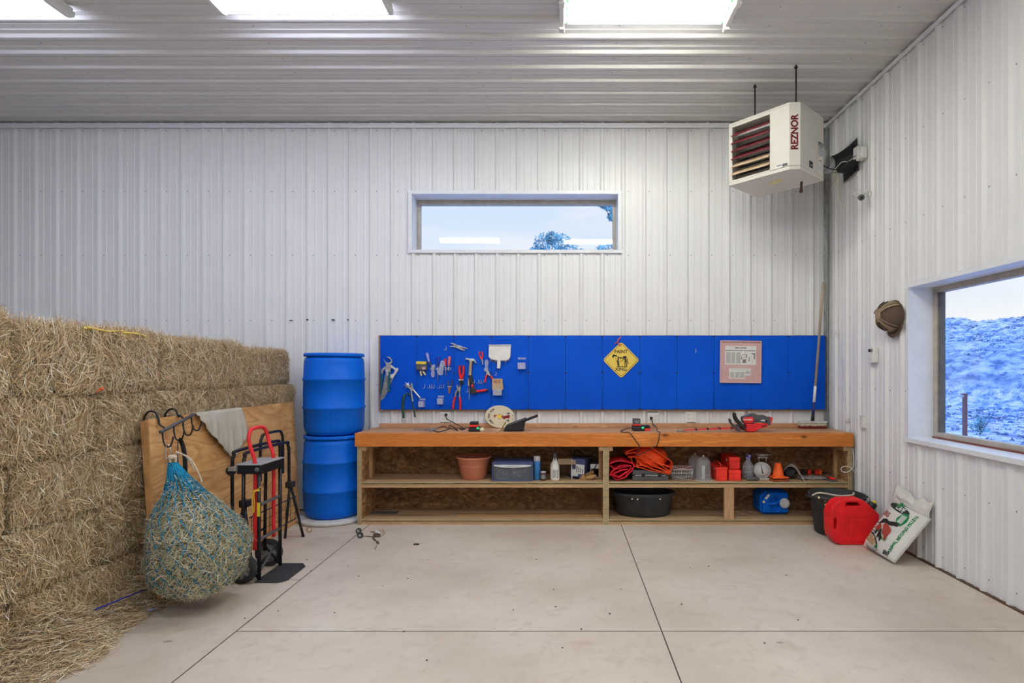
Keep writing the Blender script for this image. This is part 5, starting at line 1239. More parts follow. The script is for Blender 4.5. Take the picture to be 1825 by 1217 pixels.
def PT(name, pts, label, cat, group=None):        # a tool hung on the board; origin at the mean pixel of its outline
    return thing(name, at(sum(p[0] for p in pts)/len(pts), sum(p[1] for p in pts)/len(pts), YT), label, cat, group)
YT = 6.0215
def bar(t, name, pts, r, m, sm=6, n=10, dy=0., flat=None):
    mb = MB(); tubepx(mb, pts, YT-dy, r, n, sm, flat=flat); return mb.build(name, m, t)
def slab(t, name, pts, m, th=.008, bev=.002, dy=0., holes=()):
    mb = MB(); slabpx(mb, pts, YT-dy, -.004, th, holes); return mb.build(name, m, t, bevel=bev)
# saw
def s3(*a): return [(670+x/8.69, 620+y/8.69) for x, y in a]
t = PT('hand_saw', [(690, 680)], 'hand saw with grey handle hung at the left end of the pegboard', 'saw')
slab(t, 'blade', s3((70, 825), (75, 740), (165, 320), (270, 470), (205, 600), (180, 680), (130, 770)), 'dull_steel', .002, 0)
slab(t, 'handle', s3((150, 350), (175, 260), (240, 262), (300, 310), (345, 312), (350, 345), (300, 420), (265, 475), (220, 460), (190, 440)), 'light_grey', .018, .003, 0, [s3((215, 330), (255, 310), (300, 345), (280, 395), (240, 410), (215, 400))])
t = PT('slip_joint_pliers', [(688, 665)], 'large slip joint pliers with teal grips hung over the saw', 'pliers')
slab(t, 'jaw', s3((160, 132), (215, 140), (250, 180), (258, 225), (235, 245), (205, 235), (240, 200), (225, 175)), 'steel', .014, .002, .014)
slab(t, 'jaw', s3((120, 175), (165, 225), (225, 235), (238, 270), (230, 375), (195, 375), (180, 290), (120, 350), (110, 405), (85, 405), (90, 330), (165, 270)), 'steel', .014, .002, .014)
bar(t, 'grip', s3((98, 400), (88, 520), (70, 700)), .010, 'teal', dy=.022); bar(t, 'grip', s3((212, 370), (200, 520), (203, 675)), .011, 'teal', dy=.022)
# hole punch and strap
t = PT('hole_punch', [(735, 695)], 'silver revolving leather hole punch hung left on the pegboard', 'hole punch')
mb = MB(); cm = Matrix.Translation(at(726, 686.5, YT-.012)) @ Rx(PI/2)
mb.lathe([(.010, -.004), (.022, -.004), (.022, .006), (.010, .006)], cm, 20, cap0=False, cap1=False)
mb.lathe([(.003, -.004), (.010, -.004), (.010, .006), (.003, .006)], cm, 12)
for k in range(6): mb.tube([cm @ Vector((.02*math.cos(k*PI/3), .02*math.sin(k*PI/3), 0)), cm @ Vector((.036*math.cos(k*PI/3), .036*math.sin(k*PI/3), 0))], .0045, 6)
mb.build('punch_wheel', 'steel', t)
slab(t, 'jaw', s3((545, 535), (565, 555), (580, 625), (575, 660), (545, 670), (530, 640), (480, 600), (500, 580), (545, 610)), 'steel', .014, .002, .006)
bar(t, 'handle', s3((555, 640), (550, 700), (570, 830)), .009, 'steel', dy=.012); bar(t, 'handle', s3((570, 640), (620, 700), (685, 775)), .009, 'steel', dy=.018)
def strip(mb, pts, Y, w, th, sm=6):
    return mb.tube(smooth_path([at(a, b, Y) for a, b in pts], sm), w, 8, flat=th)
t = PT('strap', [(725, 720)], 'green strap with a metal buckle hung over the hole punch handle', 'strap')
mb = MB(); P = smooth_path([at(a, b, YT-.014) for a, b in s3((535, 740), (505, 710), (465, 705), (435, 750), (415, 860), (415, 960), (425, 1040), (425, 1090))], 6)
for off in (0,):
    mb.grid(lambda u, v: (lambda i, f: P[i].lerp(P[i+1], f)+Vector(((v-.5)*(.026 if u > .3 else .006), -.004*math.sin(u*6), (0 if u > .3 else (v-.5)*.016))))(min(int(u*(len(P)-1)), len(P)-2), u*(len(P)-1)-min(int(u*(len(P)-1)), len(P)-2)), 30, 2)
P2 = smooth_path([at(a, b, YT-.02) for a, b in s3((535, 740), (560, 850), (590, 960), (605, 1070))], 6)
mb.grid(lambda u, v: (lambda i, f: P2[i].lerp(P2[i+1], f)+Vector(((v-.5)*(.008+.014*u), 0, 0)))(min(int(u*(len(P2)-1)), len(P2)-2), u*(len(P2)-1)-min(int(u*(len(P2)-1)), len(P2)-2)), 20, 2)
mb.build('webbing', 'strap_green', t, solid=.003)
mb = MB(); slabpx(mb, s3((400, 1085), (455, 1085), (455, 1135), (400, 1135)), YT-.012, -.002, .004, [s3((412, 1095), (443, 1095), (443, 1122), (412, 1122))]); mb.build('buckle', 'steel', t, bevel=.001)
# black pouch with yellow top
t = PT('tool_pouch', [(752, 655)], 'black stapler shaped tool with yellow top and two yellow tips, left on the pegboard', 'tool')
slab(t, 'body', s3((628, 240), (795, 240), (800, 335), (780, 350), (640, 340), (628, 300)), 'dark_grey', .035, .006)
slab(t, 'top', s3((632, 208), (785, 210), (787, 252), (632, 250)), 'yellow', .037, .005)
slab(t, 'sticker', s3((722, 298), (770, 295), (782, 325), (735, 340)), 'pink_mat', .0365, .001)
for a, b, c in (((680, 325), (690, 365), (705, 435)), ((715, 350), (735, 370), (768, 420))):
    bar(t, 'arm', s3(a, b), .008, 'dull_steel', 0, dy=.022); bar(t, 'tip', s3(b, c), .0095, 'pale_yellow', 0, dy=.022)
# screwdrivers and knife
def s8(*a): return [(730+x/8.695, 600+y/8.695) for x, y in a]
t = PT('utility_knife', [(763, 640)], 'knife with pale blue handle hung left of the screwdrivers', 'knife')
bar(t, 'handle', s8((265, 250), (280, 300), (300, 390)), [.012]+[.017]*7+[.013]*5, 'blue_grip', dy=.016); bar(t, 'blade', s8((300, 390), (320, 430), (345, 470)), .009, 'dark_grey', 0, dy=.016)
def driver(a, b, c, d, r, m, label, dark=True):
    t = PT('screwdriver', s8(a, d), label, 'screwdriver', 'screwdrivers on the pegboard'); A, B = at(*s8(a)[0], YT-r*.75), at(*s8(b)[0], YT-r*.75); Cc, Dd = at(*s8(c)[0], YT-r*.75), at(*s8(d)[0], YT-r*.75)
    MB().tube([A, A.lerp(B, .06), A.lerp(B, .7), A.lerp(B, .82), B], [r*.8, r, r, r*.75, r*.9], 12).build('handle', m, t)
    if dark: MB().tube([B, Cc], r*.6, 10).build('collar', 'dark_grey', t)
    MB().tube([Cc if dark else B, Dd], r*.38, 8).build('shaft', 'steel', t)
driver((442, 305), (441, 415), (440, 455), (434, 678), .013, 'screwdriver_blue', 'long screwdriver with dark blue handle on the pegboard')
driver((552, 340), (558, 452), (558, 455), (561, 600), .011, 'red', 'thin screwdriver with small red handle on the pegboard', False)
driver((620, 305), (608, 450), (607, 455), (600, 545), .016, 'pink_grip', 'short screwdriver with thick pinkish red handle on the pegboard', False)
t = PT('wire_tool_rack', [(785, 655)], 'white wire rack holding the screwdrivers on the pegboard', 'tool rack')
mb = MB()
for y in (488, 515): tubepx(mb, s8((310, y), (640, y-5)), YT-.010, .0022, 6)
mb.build('rail', 'light_grey', t)
for x in (330, 420, 520, 585, 635): bar(t, 'prong', s8((x, 488), (x+3, 515)), .0022, 'light_grey', 0, dy=.03)
for nm, pts, lb in (('clear_tool_holder', ((345, 440), (395, 425), (400, 470), (385, 530), (395, 560), (388, 628), (350, 630), (332, 580), (345, 530), (355, 500), (340, 470)), 'small clear plastic holder with two lobes beside the blue screwdriver'),
                    ('clear_tool_holder', ((490, 370), (545, 370), (558, 440), (520, 500), (530, 560), (510, 600), (455, 595), (448, 540), (470, 440)), 'large clear plastic holder between the blue and red screwdrivers')):
    t = PT(nm, s8(*pts), lb, 'holder'); slab(t, 'shell', s8(*pts), 'clear_plastic', .030, .008)
    cxx = sum(p[0] for p in pts)/len(pts); cyy = sum(p[1] for p in pts)/len(pts)
    slab(t, 'inner_rib', s8((cxx-22, cyy-60), (cxx+18, cyy-60), (cxx+14, cyy-10), (cxx-18, cyy-10)), 'clear_plastic', .036, .006)
t = PT('locking_pliers', [(818, 618)], 'silver locking pliers hung near the top of the pegboard', 'pliers')
slab(t, 'upper_arm', s8((625, 100), (660, 95), (720, 118), (880, 172), (903, 180), (895, 190), (860, 182), (740, 150), (660, 115)), 'steel', .012, .002)
slab(t, 'lower_arm', s8((625, 148), (700, 138), (780, 165), (860, 205), (850, 220), (800, 205), (740, 178), (690, 160), (628, 160)), 'steel', .014, .002, .002)
slab(t, 'linkage', s8((690, 110), (740, 125), (760, 165), (700, 155)), 'dull_steel', .017, .002)
# hooks
def hook(px, py, label, s=1.):
    o = MB(); p = at(px, py, YT-.0)
    o.tube(smooth_path([p+Vector((-.004, .02, .018)), p+Vector((0, -.012, .018)), p+Vector((.004, -.016, 0)), p+Vector((.0, -.022, -.018)), p+Vector((-.008, -.034, -.020)), p+Vector((-.012, -.042, -.010))], 5), .0026*s, 6)
    tag(o.build('peg_hook', 'steel', loc=p), label, 'hook', 'silver peg hooks on the pegboard')
for i, x in enumerate((237, 313, 345, 383, 463, 495, 530)): hook(*s8((x, 768))[0], f'{ordinal(i)} peg hook from the left in the row under the screwdrivers')
for i, x in enumerate((1003, 1072, 1108, 1147)): hook(*s8((x, 697))[0], f'{ordinal(i)} peg hook from the left in the row right of the hammer grip')
hook(*s8((568, 180))[0], 'single peg hook left of the silver locking pliers'); hook(*s8((1342, 570))[0], 'single peg hook below the white dustpan handle')
hook(1239, 625, 'single peg hook between the yellow sign and the pink frame'); hook(*s8((898, 832))[0], 'white peg hook beside the rubber mallet head')
# pliers etc.
t = PT('wire_strippers', [(801, 690)], 'small wire strippers with dark handles hung below the screwdrivers', 'pliers')
bar(t, 'handle', s8((600, 678), (595, 720), (605, 770)), .007, 'dark_grey', dy=.012); bar(t, 'handle', s8((660, 672), (655, 720), (640, 770)), .007, 'dark_grey', dy=.012)
slab(t, 'spring', s8((588, 768), (658, 764), (658, 778), (588, 782)), 'light_grey', .014, .002); slab(t, 'jaw', s8((598, 785), (642, 785), (628, 835), (626, 880), (600, 882), (604, 835)), 'copper', .010, .002)
t = PT('cable_cutters', [(822, 668)], 'cutters with thick red handles hung jaws down beside the hammer', 'pliers')
bar(t, 'handle', s8((776, 445), (772, 540), (790, 640), (800, 655)), .013, 'red', dy=.016); bar(t, 'handle', s8((832, 445), (834, 540), (815, 640), (805, 655)), .013, 'red', dy=.016)
slab(t, 'ferrule', s8((764, 655), (838, 655), (836, 675), (766, 675)), 'light_grey', .024, .002); slab(t, 'jaw', s8((775, 675), (830, 675), (828, 730), (805, 750), (780, 735)), 'black', .018, .004)
t = PT('water_pump_pliers', [(815, 708)], 'long water pump pliers with red grips hanging below the red cutters', 'pliers')
slab(t, 'jaw', s8((725, 750), (745, 745), (760, 790), (785, 760), (770, 742), (790, 752), (795, 800), (785, 880), (765, 885), (755, 830), (735, 800)), 'dull_steel', .014, .002, .004)
bar(t, 'arm', s8((760, 815), (725, 850), (705, 930)), .010, 'dull_steel', dy=.016); bar(t, 'arm', s8((770, 840), (775, 880), (776, 940)), .010, 'dull_steel', dy=.016)
bar(t, 'grip', s8((703, 930), (682, 1010), (672, 1120)), .0115, 'red', dy=.016); bar(t, 'grip', s8((776, 935), (785, 1020), (785, 1130)), .0115, 'red', dy=.016)
t = PT('claw_hammer', [(839, 665)], 'claw hammer with wooden handle and black grip on the pegboard', 'hammer')
slab(t, 'head', s8((870, 330), (900, 328), (930, 340), (985, 338), (1020, 360), (1038, 412), (1025, 415), (1000, 378), (970, 380), (965, 400), (930, 400), (925, 368), (895, 358), (872, 358)), 'steel', .024, .003, .004)
bar(t, 'handle', s8((950, 390), (940, 490), (935, 600)), .016, 'hammer_wood', dy=.018); bar(t, 'grip', s8((938, 600), (955, 680), (975, 740)), .020, 'rubber', dy=.020)
t = PT('rubber_mallet', [(850, 695)], 'black mallet with red handle pointing right hung below the hammer grip', 'hammer')
slab(t, 'head', s8((945, 800), (975, 780), (1010, 785), (1040, 825), (1035, 880), (985, 895), (955, 880), (945, 845)), 'rubber', .040, .008); bar(t, 'neck', s8((970, 735), (975, 785)), .016, 'red', 0, dy=.022)
bar(t, 'handle', s8((1030, 845), (1100, 838), (1185, 825)), .013, 'red', dy=.02); bar(t, 'handle_end', s8((1180, 825), (1220, 820)), .012, 'dark_grey', 0, dy=.02)
t = PT('wood_handle_tool', [(836, 690)], 'pale wooden handled file partly hidden behind the hammer grip', 'file')
bar(t, 'handle', s8((925, 640), (917, 700), (915, 765)), .011, 'hammer_wood', dy=.006); bar(t, 'shaft', s8((925, 770), (926, 860), (924, 978)), .005, 'steel', dy=.006); bar(t, 'ferrule', s8((920, 765), (928, 790)), .009, 'dark_grey', 0, dy=.006)
t = PT('small_pliers', [(857, 638)], 'small pliers with orange red handles hung nose down right of the hammer', 'pliers')
bar(t, 'handle', s8((1078, 230), (1085, 285), (1112, 345)), .008, 'bright_red', dy=.005); bar(t, 'handle', s8((1118, 230), (1132, 285), (1120, 345)), .008, 'bright_red', dy=.005); bar(t, 'jaw', s8((1120, 345), (1128, 390), (1132, 435)), [.010]*7+[.008]*5+[.003], 'steel', dy=.012)
t = PT('cutting_pliers', [(870, 662)], 'pliers with splayed red handles and clear plastic on the jaws', 'pliers')
slab(t, 'plastic_sleeve', s8((1180, 355), (1215, 355), (1230, 400), (1215, 460), (1225, 500), (1215, 550), (1180, 545), (1150, 520), (1175, 460), (1165, 400)), 'clear_plastic', .026, .006)
slab(t, 'jaw', s8((1185, 500), (1215, 500), (1240, 570), (1255, 600), (1240, 605), (1205, 580), (1190, 605), (1180, 600), (1195, 560)), 'steel', .016, .002, .004)
bar(t, 'handle', s8((1198, 590), (1178, 640), (1173, 712)), .010, 'red', dy=.016); bar(t, 'handle', s8((1245, 598), (1272, 630), (1292, 660)), .010, 'red', dy=.016)
# dustpan and brush
t = PT('dustpan', [(891, 630)], 'white plastic dustpan hung handle down with a brush behind it', 'dustpan')
slab(t, 'pan', s8((1232, 128), (1572, 125), (1562, 310), (1540, 350), (1500, 372), (1412, 372), (1362, 372), (1290, 355), (1250, 335), (1228, 310)), 'white_plastic', .022, .006, .01)
slab(t, 'pan_lip', s8((1232, 124), (1572, 121), (1572, 140), (1232, 142)), 'light_grey', .030, .002, .01)
slab(t, 'handle', s8((1360, 365), (1415, 365), (1405, 495), (1357, 492)), 'white_plastic', .020, .004, .01)
mb = MB(); rr = random.Random(9)
for i in range(46):
    x = rr.uniform(1250, 1345) if i % 2 else rr.uniform(1430, 1550); y1 = 372+rr.uniform(-10, 22)+(60*rr.random() if (1310 < x < 1345 or 1470 < x < 1500) else 0)
    tubepx(mb, s8((x, 320), (x+rr.uniform(-6, 6), y1)), YT-.004, .0016, 4)
mb.build('bristles', 'light_grey', t)
# hanging bins
def pbin(pts, lip, label, h=.03):
    t = PT('hanging_bin', s8(*pts), label, 'bin', 'clear plastic bins on the pegboard')
    xs = [p[0] for p in s8(*pts)]; ys = [p[1] for p in s8(*pts)]; A, B = at(min(xs), max(ys), YT), at(max(xs), min(ys), YT)
    mb = MB(); d = .055; z1 = B.z-(B.z-A.z)*lip
    mb.box(A.x, B.x, YT+.004, YT+.010, A.z, B.z); mb.box(A.x, B.x, YT-d, YT-d+.003, A.z, z1); mb.box(A.x, A.x+.003, YT-d, YT+.004, A.z, z1); mb.box(B.x-.003, B.x, YT-d, YT+.004, A.z, z1); mb.box(A.x, B.x, YT-d, YT+.004, A.z, A.z+.003)
    mb.build('bin', 'clear_plastic', t); mb = MB(); mb.box(A.x-.002, B.x+.002, YT-.004, YT+.011, B.z-.022, B.z).build('hanger', 'clear_plastic', t, bevel=.002)
    return t
pbin(((155, 955), (240, 1085)), .3, 'clear plastic bin below the hole punch handle on the pegboard'); pbin(((443, 912), (530, 1042)), .3, 'clear plastic bin below the row of hooks and wire strippers')
pbin(((1682, 322), (1800, 500)), .45, 'large clear plastic bin right of the white dustpan')
t = pbin(((1300, 800), (1435, 905)), .1, 'white plastic bin holding the brown paper bag')
t = PT('paper_bag', [(887, 686)], 'small brown paper bag with red lettering on the pegboard', 'paper bag')
slab(t, 'bag', s8((1288, 650), (1440, 652), (1445, 720), (1458, 810), (1420, 838), (1288, 832), (1283, 740)), 'paper_bag', .045, .004, .004)
slab(t, 'folded_top', s8((1286, 648), (1442, 650), (1440, 742), (1288, 738)), 'paper_bag', .049, .002, .004)
p = at(*s8((1358, 700))[0], YT-.0545); text('ACE', .040, fr(p, (1, 0, -.02), (.02, 0, 1)), 'print_red', t, bold=.001, sx=1.0)
for ch in t.children:
    if ch.name.startswith('lettering'): ch['label'] = 'red printed lettering'
# diamond sign
c = at(1107, 641.5, YT-.006); R = .199
t = thing('warning_sign', c, 'yellow diamond sign reading PAINT XING with a horse on the pegboard', 'sign')
def dia(R, r):
    o = []
    for k in range(4):
        a = k*PI/2; ct = ((R-r*1.414)*math.cos(a), (R-r*1.414)*math.sin(a))
        for q in range(7): b = a-PI/4+q*PI/12; o.append((ct[0]+r*math.cos(b), ct[1]+r*math.sin(b)))
    return o
M = Matrix.Translation(c) @ Rx(PI/2); mat('sign_yellow', (.78, .56, .10), .45, var=.03)
mb = MB(); prismh(mb, dia(R, .03), [], M, -.004, .0); mb.build('plate', 'sign_yellow', t)
mb = MB(); prismh(mb, dia(R-.015, .025), [dia(R-.021, .022)], M, 0, .0008); mb.build('border_line', 'print_black', t)
fz = lambda X, Z: fr(c+Vector((X, -.0012, Z)), (1, 0, 0), (0, 0, 1))
text('PAINT', .051, fz(-.002, .089), 'print_black', t, bold=.001); text('XING', .051, fz(-.002, -.101), 'print_black', t, bold=.001)
def hs(*a): return [((1060+x/12.17-1107)*.00604, -(590+y/12.17-641.5)*.00604) for x, y in a]
mb = MB()
for po in (((382, 575), (378, 545), (390, 520), (405, 497), (425, 510), (450, 525), (470, 545), (455, 550), (430, 545), (412, 560), (400, 585)), ((430, 515), (470, 525), (520, 560), (512, 572), (470, 545)),
           ((497, 565), (520, 570), (522, 620), (515, 660), (530, 690), (533, 765), (508, 765), (500, 700), (490, 640)), ((525, 562), (592, 572), (575, 605), (550, 600), (535, 585)),
           ((605, 560), (640, 535), (690, 545), (685, 580), (660, 600), (635, 590), (625, 620), (600, 645), (592, 635), (612, 600)), ((688, 555), (705, 590), (725, 680), (733, 715), (712, 715), (700, 650), (690, 600)),
           ((640, 600), (670, 590), (695, 640), (690, 690), (705, 765), (680, 765), (670, 700), (655, 660)), ((475, 768), (705, 768), (705, 780), (475, 782)), ((445, 555), (455, 560), (480, 650), (505, 700), (500, 712), (470, 650)),
           ((505, 566), (535, 573), (600, 566), (610, 556), (612, 564), (600, 574), (535, 581), (510, 574)), ((478, 640), (492, 650), (505, 720), (500, 765), (488, 765), (490, 720)), ((640, 650), (655, 660), (662, 710), (660, 765), (646, 765), (648, 710)), ((515, 655), (570, 657), (600, 636), (603, 645), (572, 668), (515, 665))):
    prismh(mb, hs(*po), [], M, 0, .0009)
mb.build('horse_picture', 'print_black', t)
mb = MB(); q = at(1103, 613, YT-.014); mat('ribbon_pink', (.62, .12, .13), .6)
mb.tube(smooth_path([at(1107, 599.5, YT-.01), at(1105, 602, YT-.016), at(1102, 606, YT-.02), at(1101, 610, YT-.018), at(1104, 614, YT-.016), at(1107, 616.5, YT-.012)], 5), .007, 8, flat=.5)
mb.tube(smooth_path([at(1102, 606, YT-.018), at(1099, 610, YT-.02), at(1095, 612.5, YT-.016)], 5), .006, 8, flat=.5); mb.ball(at(1102, 605.5, YT-.02), .010, 6); mb.build('ribbon', 'ribbon_pink', t)
# framed clipping
Yf = YT-.008; A, B = at(1283, 682.5, Yf), at(1356.5, 607, Yf)
t = thing('picture_frame', ((A.x+B.x)/2, Yf, A.z), 'pink framed newspaper clipping hung at the right of the pegboard', 'picture frame')
Mf = Matrix.Translation(((A.x+B.x)/2, 0, (A.z+B.z)/2)) @ Ry(.012) @ Matrix.Translation((-(A.x+B.x)/2, 0, -(A.z+B.z)/2))
MB().box(A.x+.008, B.x-.008, Yf, Yf+.006, A.z+.008, B.z-.008, M=Mf).build('backing', 'pink_mat', t)
mb = MB(); f = .012
mb.box(A.x, A.x+f, Yf-.014, Yf+.01, A.z, B.z, M=Mf); mb.box(B.x-f, B.x, Yf-.014, Yf+.01, A.z, B.z, M=Mf); mb.box(A.x+f, B.x-f, Yf-.014, Yf+.01, A.z, A.z+f, M=Mf); mb.box(A.x+f, B.x-f, Yf-.014, Yf+.01, B.z-f, B.z, M=Mf); mb.build('frame', 'pink_frame', t, bevel=.003)
def c2(x, y): return (1280+x/22.12, 605+y/22.12)
def prect(name, x0, y0, x1, y1, m, d, conv=c2):
    a, b = conv(x0, y1), conv(x1, y0); P, Q = at(*a, Yf), at(*b, Yf); return MB().box(P.x, Q.x, Yf-d, Yf-d+.0006, P.z, Q.z, M=Mf).build(name, m, t)
mat('ink', (.16, .15, .15), .8); mat('ink_pale', (.46, .46, .45), .8, var=.15, scale=200); mat('ink_brown', (.22, .16, .15), .8)
prect('clipping', 270, 255, 1490, 990, 'paper', .0008)
for x0, x1 in ((655, 760), (770, 820), (850, 880), (905, 985), (1010, 1095)): prect('masthead_word', x0, 305, x1, 350, 'ink', .0014)
for x0, x1 in ((290, 510), (530, 620), (640, 800), (820, 975), (1000, 1080), (1105, 1155), (1175, 1305), (1330, 1460)): prect('headline_word', x0, 420, x1, 450, 'ink', .0014)
for x0, x1 in ((310, 490), (515, 665), (705, 880)): prect('text_column', x0, 500, x1, 940, 'ink_pale', .0014)
for r in ((930, 580, 950, 640), (960, 580, 1110, 598), (1095, 580, 1130, 700), (960, 700, 1130, 715), (900, 680, 935, 780), (950, 780, 1100, 840), (970, 840, 1080, 890), (930, 890, 1110, 920), (1400, 560, 1445, 770), (1320, 540, 1460, 580), (1200, 700, 1235, 850), (1170, 840, 1225, 860)): prect('photo_print', *r, 'ink_brown', .0016)
def c2b(x, y): return (1270+x/13.52, 600+y/13.52)
prect('clipping', 400, 758, 785, 1012, 'paper', .0008, c2b); prect('clipping', 785, 758, 920, 932, 'paper', .0008, c2b)
for x0, x1, y1 in ((425, 525, 990), (545, 650, 990), (665, 772, 990), (790, 900, 900)): prect('text_column', x0, 850 if y1 > 950 else 830, x1, y1, 'ink_pale', .0014, c2b)
prect('headline_word', 420, 768, 880, 778, 'ink_pale', .0014, c2b); prect('headline_word', 430, 800, 870, 810, 'ink_pale', .0014, c2b)

# ------------------------------------------------------------------ on the bench top
t = thing('push_broom', (2.65, 5.93, ZT), 'push broom with wooden handle leaning in the right rear corner of the workbench', 'broom')
xa, xb = at(1424, 0, 5.93).x, at(1472, 0, 5.93).x
MB().box(xa, xb, 5.90, 5.965, ZT+.056, ZT+.078).build('head', 'light_grey', t, bevel=.004)
mb = MB(); rr = random.Random(12)
for i in range(34):
    for j in range(4):
        x = xa+.008+(xb-xa-.016)*i/33; y = 5.908+.016*j
        mb.tube([(x, y, ZT+.058), (x+rr.uniform(-.006, .006), y+(j-1.5)*.008, ZT+.026)], .0030, 5, mi=0); mb.tube([(x, y, ZT+.03), (x+rr.uniform(-.008, .008), y+(j-1.5)*.010, ZT+.001)], .0042, 5, mi=1)
bo = mb.build('bristles', ['cream', 'broom_red'], t); bo['kind'] = 'stuff'
h0, h1 = Vector((at(1448, 0, 5.93).x, 5.93, ZT+.075)), at(1467.5, 503, 6.005)
hp_ = lambda f: h0.lerp(h1, f)
MB().tube([hp_(0), hp_(.05)], [.020, .016], 12).build('socket', 'black', t); MB().tube([hp_(.04), hp_(.135)], .0155, 12).build('blue_sleeve', 'navy_grip', t)
MB().tube([hp_(.13), hp_(.25)], .0145, 12).build('white_sleeve', 'white_plastic', t); MB().tube([hp_(.24), hp_(.985), hp_(1)], [.0135, .0135, .009], 12).build('handle', 'broom_wood', t)
# hedge trimmer
def s4(*a): return [(1295+x/20.28, 725+y/20.28) for x, y in a]
Yh = 5.60; t = thing('hedge_trimmer', (at(1345, 0, Yh).x, Yh, ZT), 'red and black cordless hedge trimmer lying on the right half of the workbench', 'hedge trimmer')
def hp2(nm, pts, m, d0, d1, bev=.006, holes=()):
    mb = MB(); slabpx(mb, pts, Yh, d0, d1, holes); return mb.build(nm, m, t, bevel=bev, ang=40)
hp2('body', s4((640, 600), (930, 600), (1430, 590), (1440, 690), (1240, 755), (1090, 800), (1000, 885), (690, 890), (640, 830), (690, 740)), 'red', -.05, .045, .010)
hp2('handle', s4((535, 430), (560, 350), (740, 300), (820, 245), (1000, 240), (1120, 290), (1330, 295), (1500, 370), (1630, 395), (1545, 665), (1445, 665), (1445, 590), (1200, 560), (970, 560), (930, 600), (630, 600), (580, 540)), 'dark_grey', -.035, .030, .008, [s4((1000, 470), (1190, 490), (1240, 445), (1440, 465), (1440, 540), (1200, 520), (990, 520))])
hp2('motor_cover', s4((550, 430), (620, 370), (880, 345), (930, 400), (930, 545), (850, 580), (620, 585), (580, 540)), 'red', .02, .040, .006)
hp2('badge', s4((605, 430), (880, 420), (910, 440), (905, 515), (620, 520)), 'bright_red', .03, .044, .003)
p = at(*s4((765, 468))[0], Yh-.0446); text('CRAFTSMAN', .020, fr(p, (1, 0, .01), (-.01, 0, 1)), 'paper', t, bold=.0006, sx=.78)
hp2('switch', s4((980, 470), (1090, 440), (1190, 470), (1180, 510), (980, 515)), 'grey', -.01, .012, .003)
hp2('red_stripe', s4((960, 560), (1420, 590), (1430, 620), (960, 600)), 'bright_red', .03, .047, .002)
hp2('rear_latch', s4((1540, 350), (1640, 390), (1620, 440), (1560, 640), (1545, 660)), 'red', -.03, .032, .003); hp2('vent', s4((1195, 670), (1390, 650), (1360, 690), (1200, 710)), 'black', .04, .0455, 0)
mb = MB(); tubepx(mb, s4((275, 250), (300, 400), (420, 560), (540, 680), (630, 800)), Yh-.05, [.014]+[.020]*19+[.022], 12, 5, sm=None) if False else mb.tube(smooth_path([at(a, b, Yh-.05) for a, b in s4((275, 265), (310, 400), (430, 560), (550, 690), (640, 800))], 5), .0195, 12)
mb.tube(smooth_path([at(a, b, Yh+.06) for a, b in s4((275, 265), (310, 400), (430, 560), (550, 690), (640, 800))], 5), .016, 12); mb.tube([at(*s4((275, 265))[0], Yh-.05), at(*s4((275, 265))[0], Yh+.06)], .0195, 12); mb.build('front_handle', 'black', t)
hp2('guard', s4((85, 430), (110, 425), (140, 470), (160, 560), (290, 690), (410, 645), (480, 820), (420, 875), (370, 850), (240, 720), (120, 570)), 'dark_grey', -.04, .035, .005)
hp2('collar', s4((440, 620), (520, 680), (500, 830), (460, 830)), 'red', -.045, .042, .006)
q0, q1 = at(1317, 762.5, Yh), at(1219, 766.3, Yh)
d = (q1-q0)
mb = MB(); mb.prism([(0, -.006), (d.length, -.004), (d.length, .005), (0, .009)], fr(q0, d, Vector((0, 0, 1))), -.012, .012); mb.build('blade', 'red', t, bevel=.002)
for i in range(4): q = q0+d*(.14+.215*i); MB().box(q.x-.006, q.x+.006, q.y-.028, q.y+.028, q.z-.008, q.z+.013).build('tooth', 'black', t, bevel=.002)
e = q0+d*1.13; MB().box(min(e.x, q1.x), max(e.x, q1.x)+.005, q1.y-.016, q1.y+.016, ZT+.003, ZT+.014).build('blade_tip', 'dull_steel', t, bevel=.003)
# chargers and batteries
def charger(pxa, pxb, pyb, hz, label, led):
    Y = onz(0, pyb, ZT).y; xa, xb = at(pxa, 0, Y).x, at(pxb, 0, Y).x; t = thing('battery_charger', ((xa+xb)/2, Y+.05, ZT), label, 'battery charger')
    mb = MB(); f = Matrix(((0, 0, 1, 0), (1, 0, 0, 0), (0, 1, 0, 0), (0, 0, 0, 1)))
    prismh(mb, [(Y, ZT), (Y+.12, ZT), (Y+.12, ZT+hz*1.05), (Y+.02, ZT+hz), (Y, ZT+hz*.75)], [], f, xa, xb); mb.build('base', 'black', t, bevel=.005)
    lx = at(led[0], 0, Y).x; MB().box(lx-.010, lx+.010, Y-.002, Y+.012, at(0, led[1], Y).z-.007, at(0, led[1], Y).z+.007).build('status_light', 'led_green', t, bevel=.002); return t, Y
t, Y = charger(835, 855, 769.5, .042, 'black battery charger on the left of the workbench, with a battery on top', (851.5, 763))
def battery(xa, xb, Y, z, d, label, tilt=0.):
    t = thing('battery_pack', ((xa+xb)/2, Y+d/2, z), label, 'battery'); M = T((xa+xb)/2, Y+d/2, z) @ Rx(tilt)
    w = (xb-xa)/2; MB().box(-w, w, -d/2, d/2, .0, .022, M=M).build('red_band', 'bright_red', t, bevel=.005); MB().box(-w+.002, w-.002, -d/2+.002, d/2, .020, .052, M=M).build('case', 'black', t, bevel=.007); return t, M
battery(at(836, 0, Y).x, at(851, 0, Y).x, Y+.01, ZT+.046, .10, 'red and black battery sitting on the left charger')
MB().ball(onz(858, 766, ZT+.022)+Vector((.0, .03, .0)), (.024, .02, .021), 8).build('foam_ball', 'cream'); tag(bpy.data.objects['foam_ball'], 'cream ball lying behind the left battery charger', 'ball')
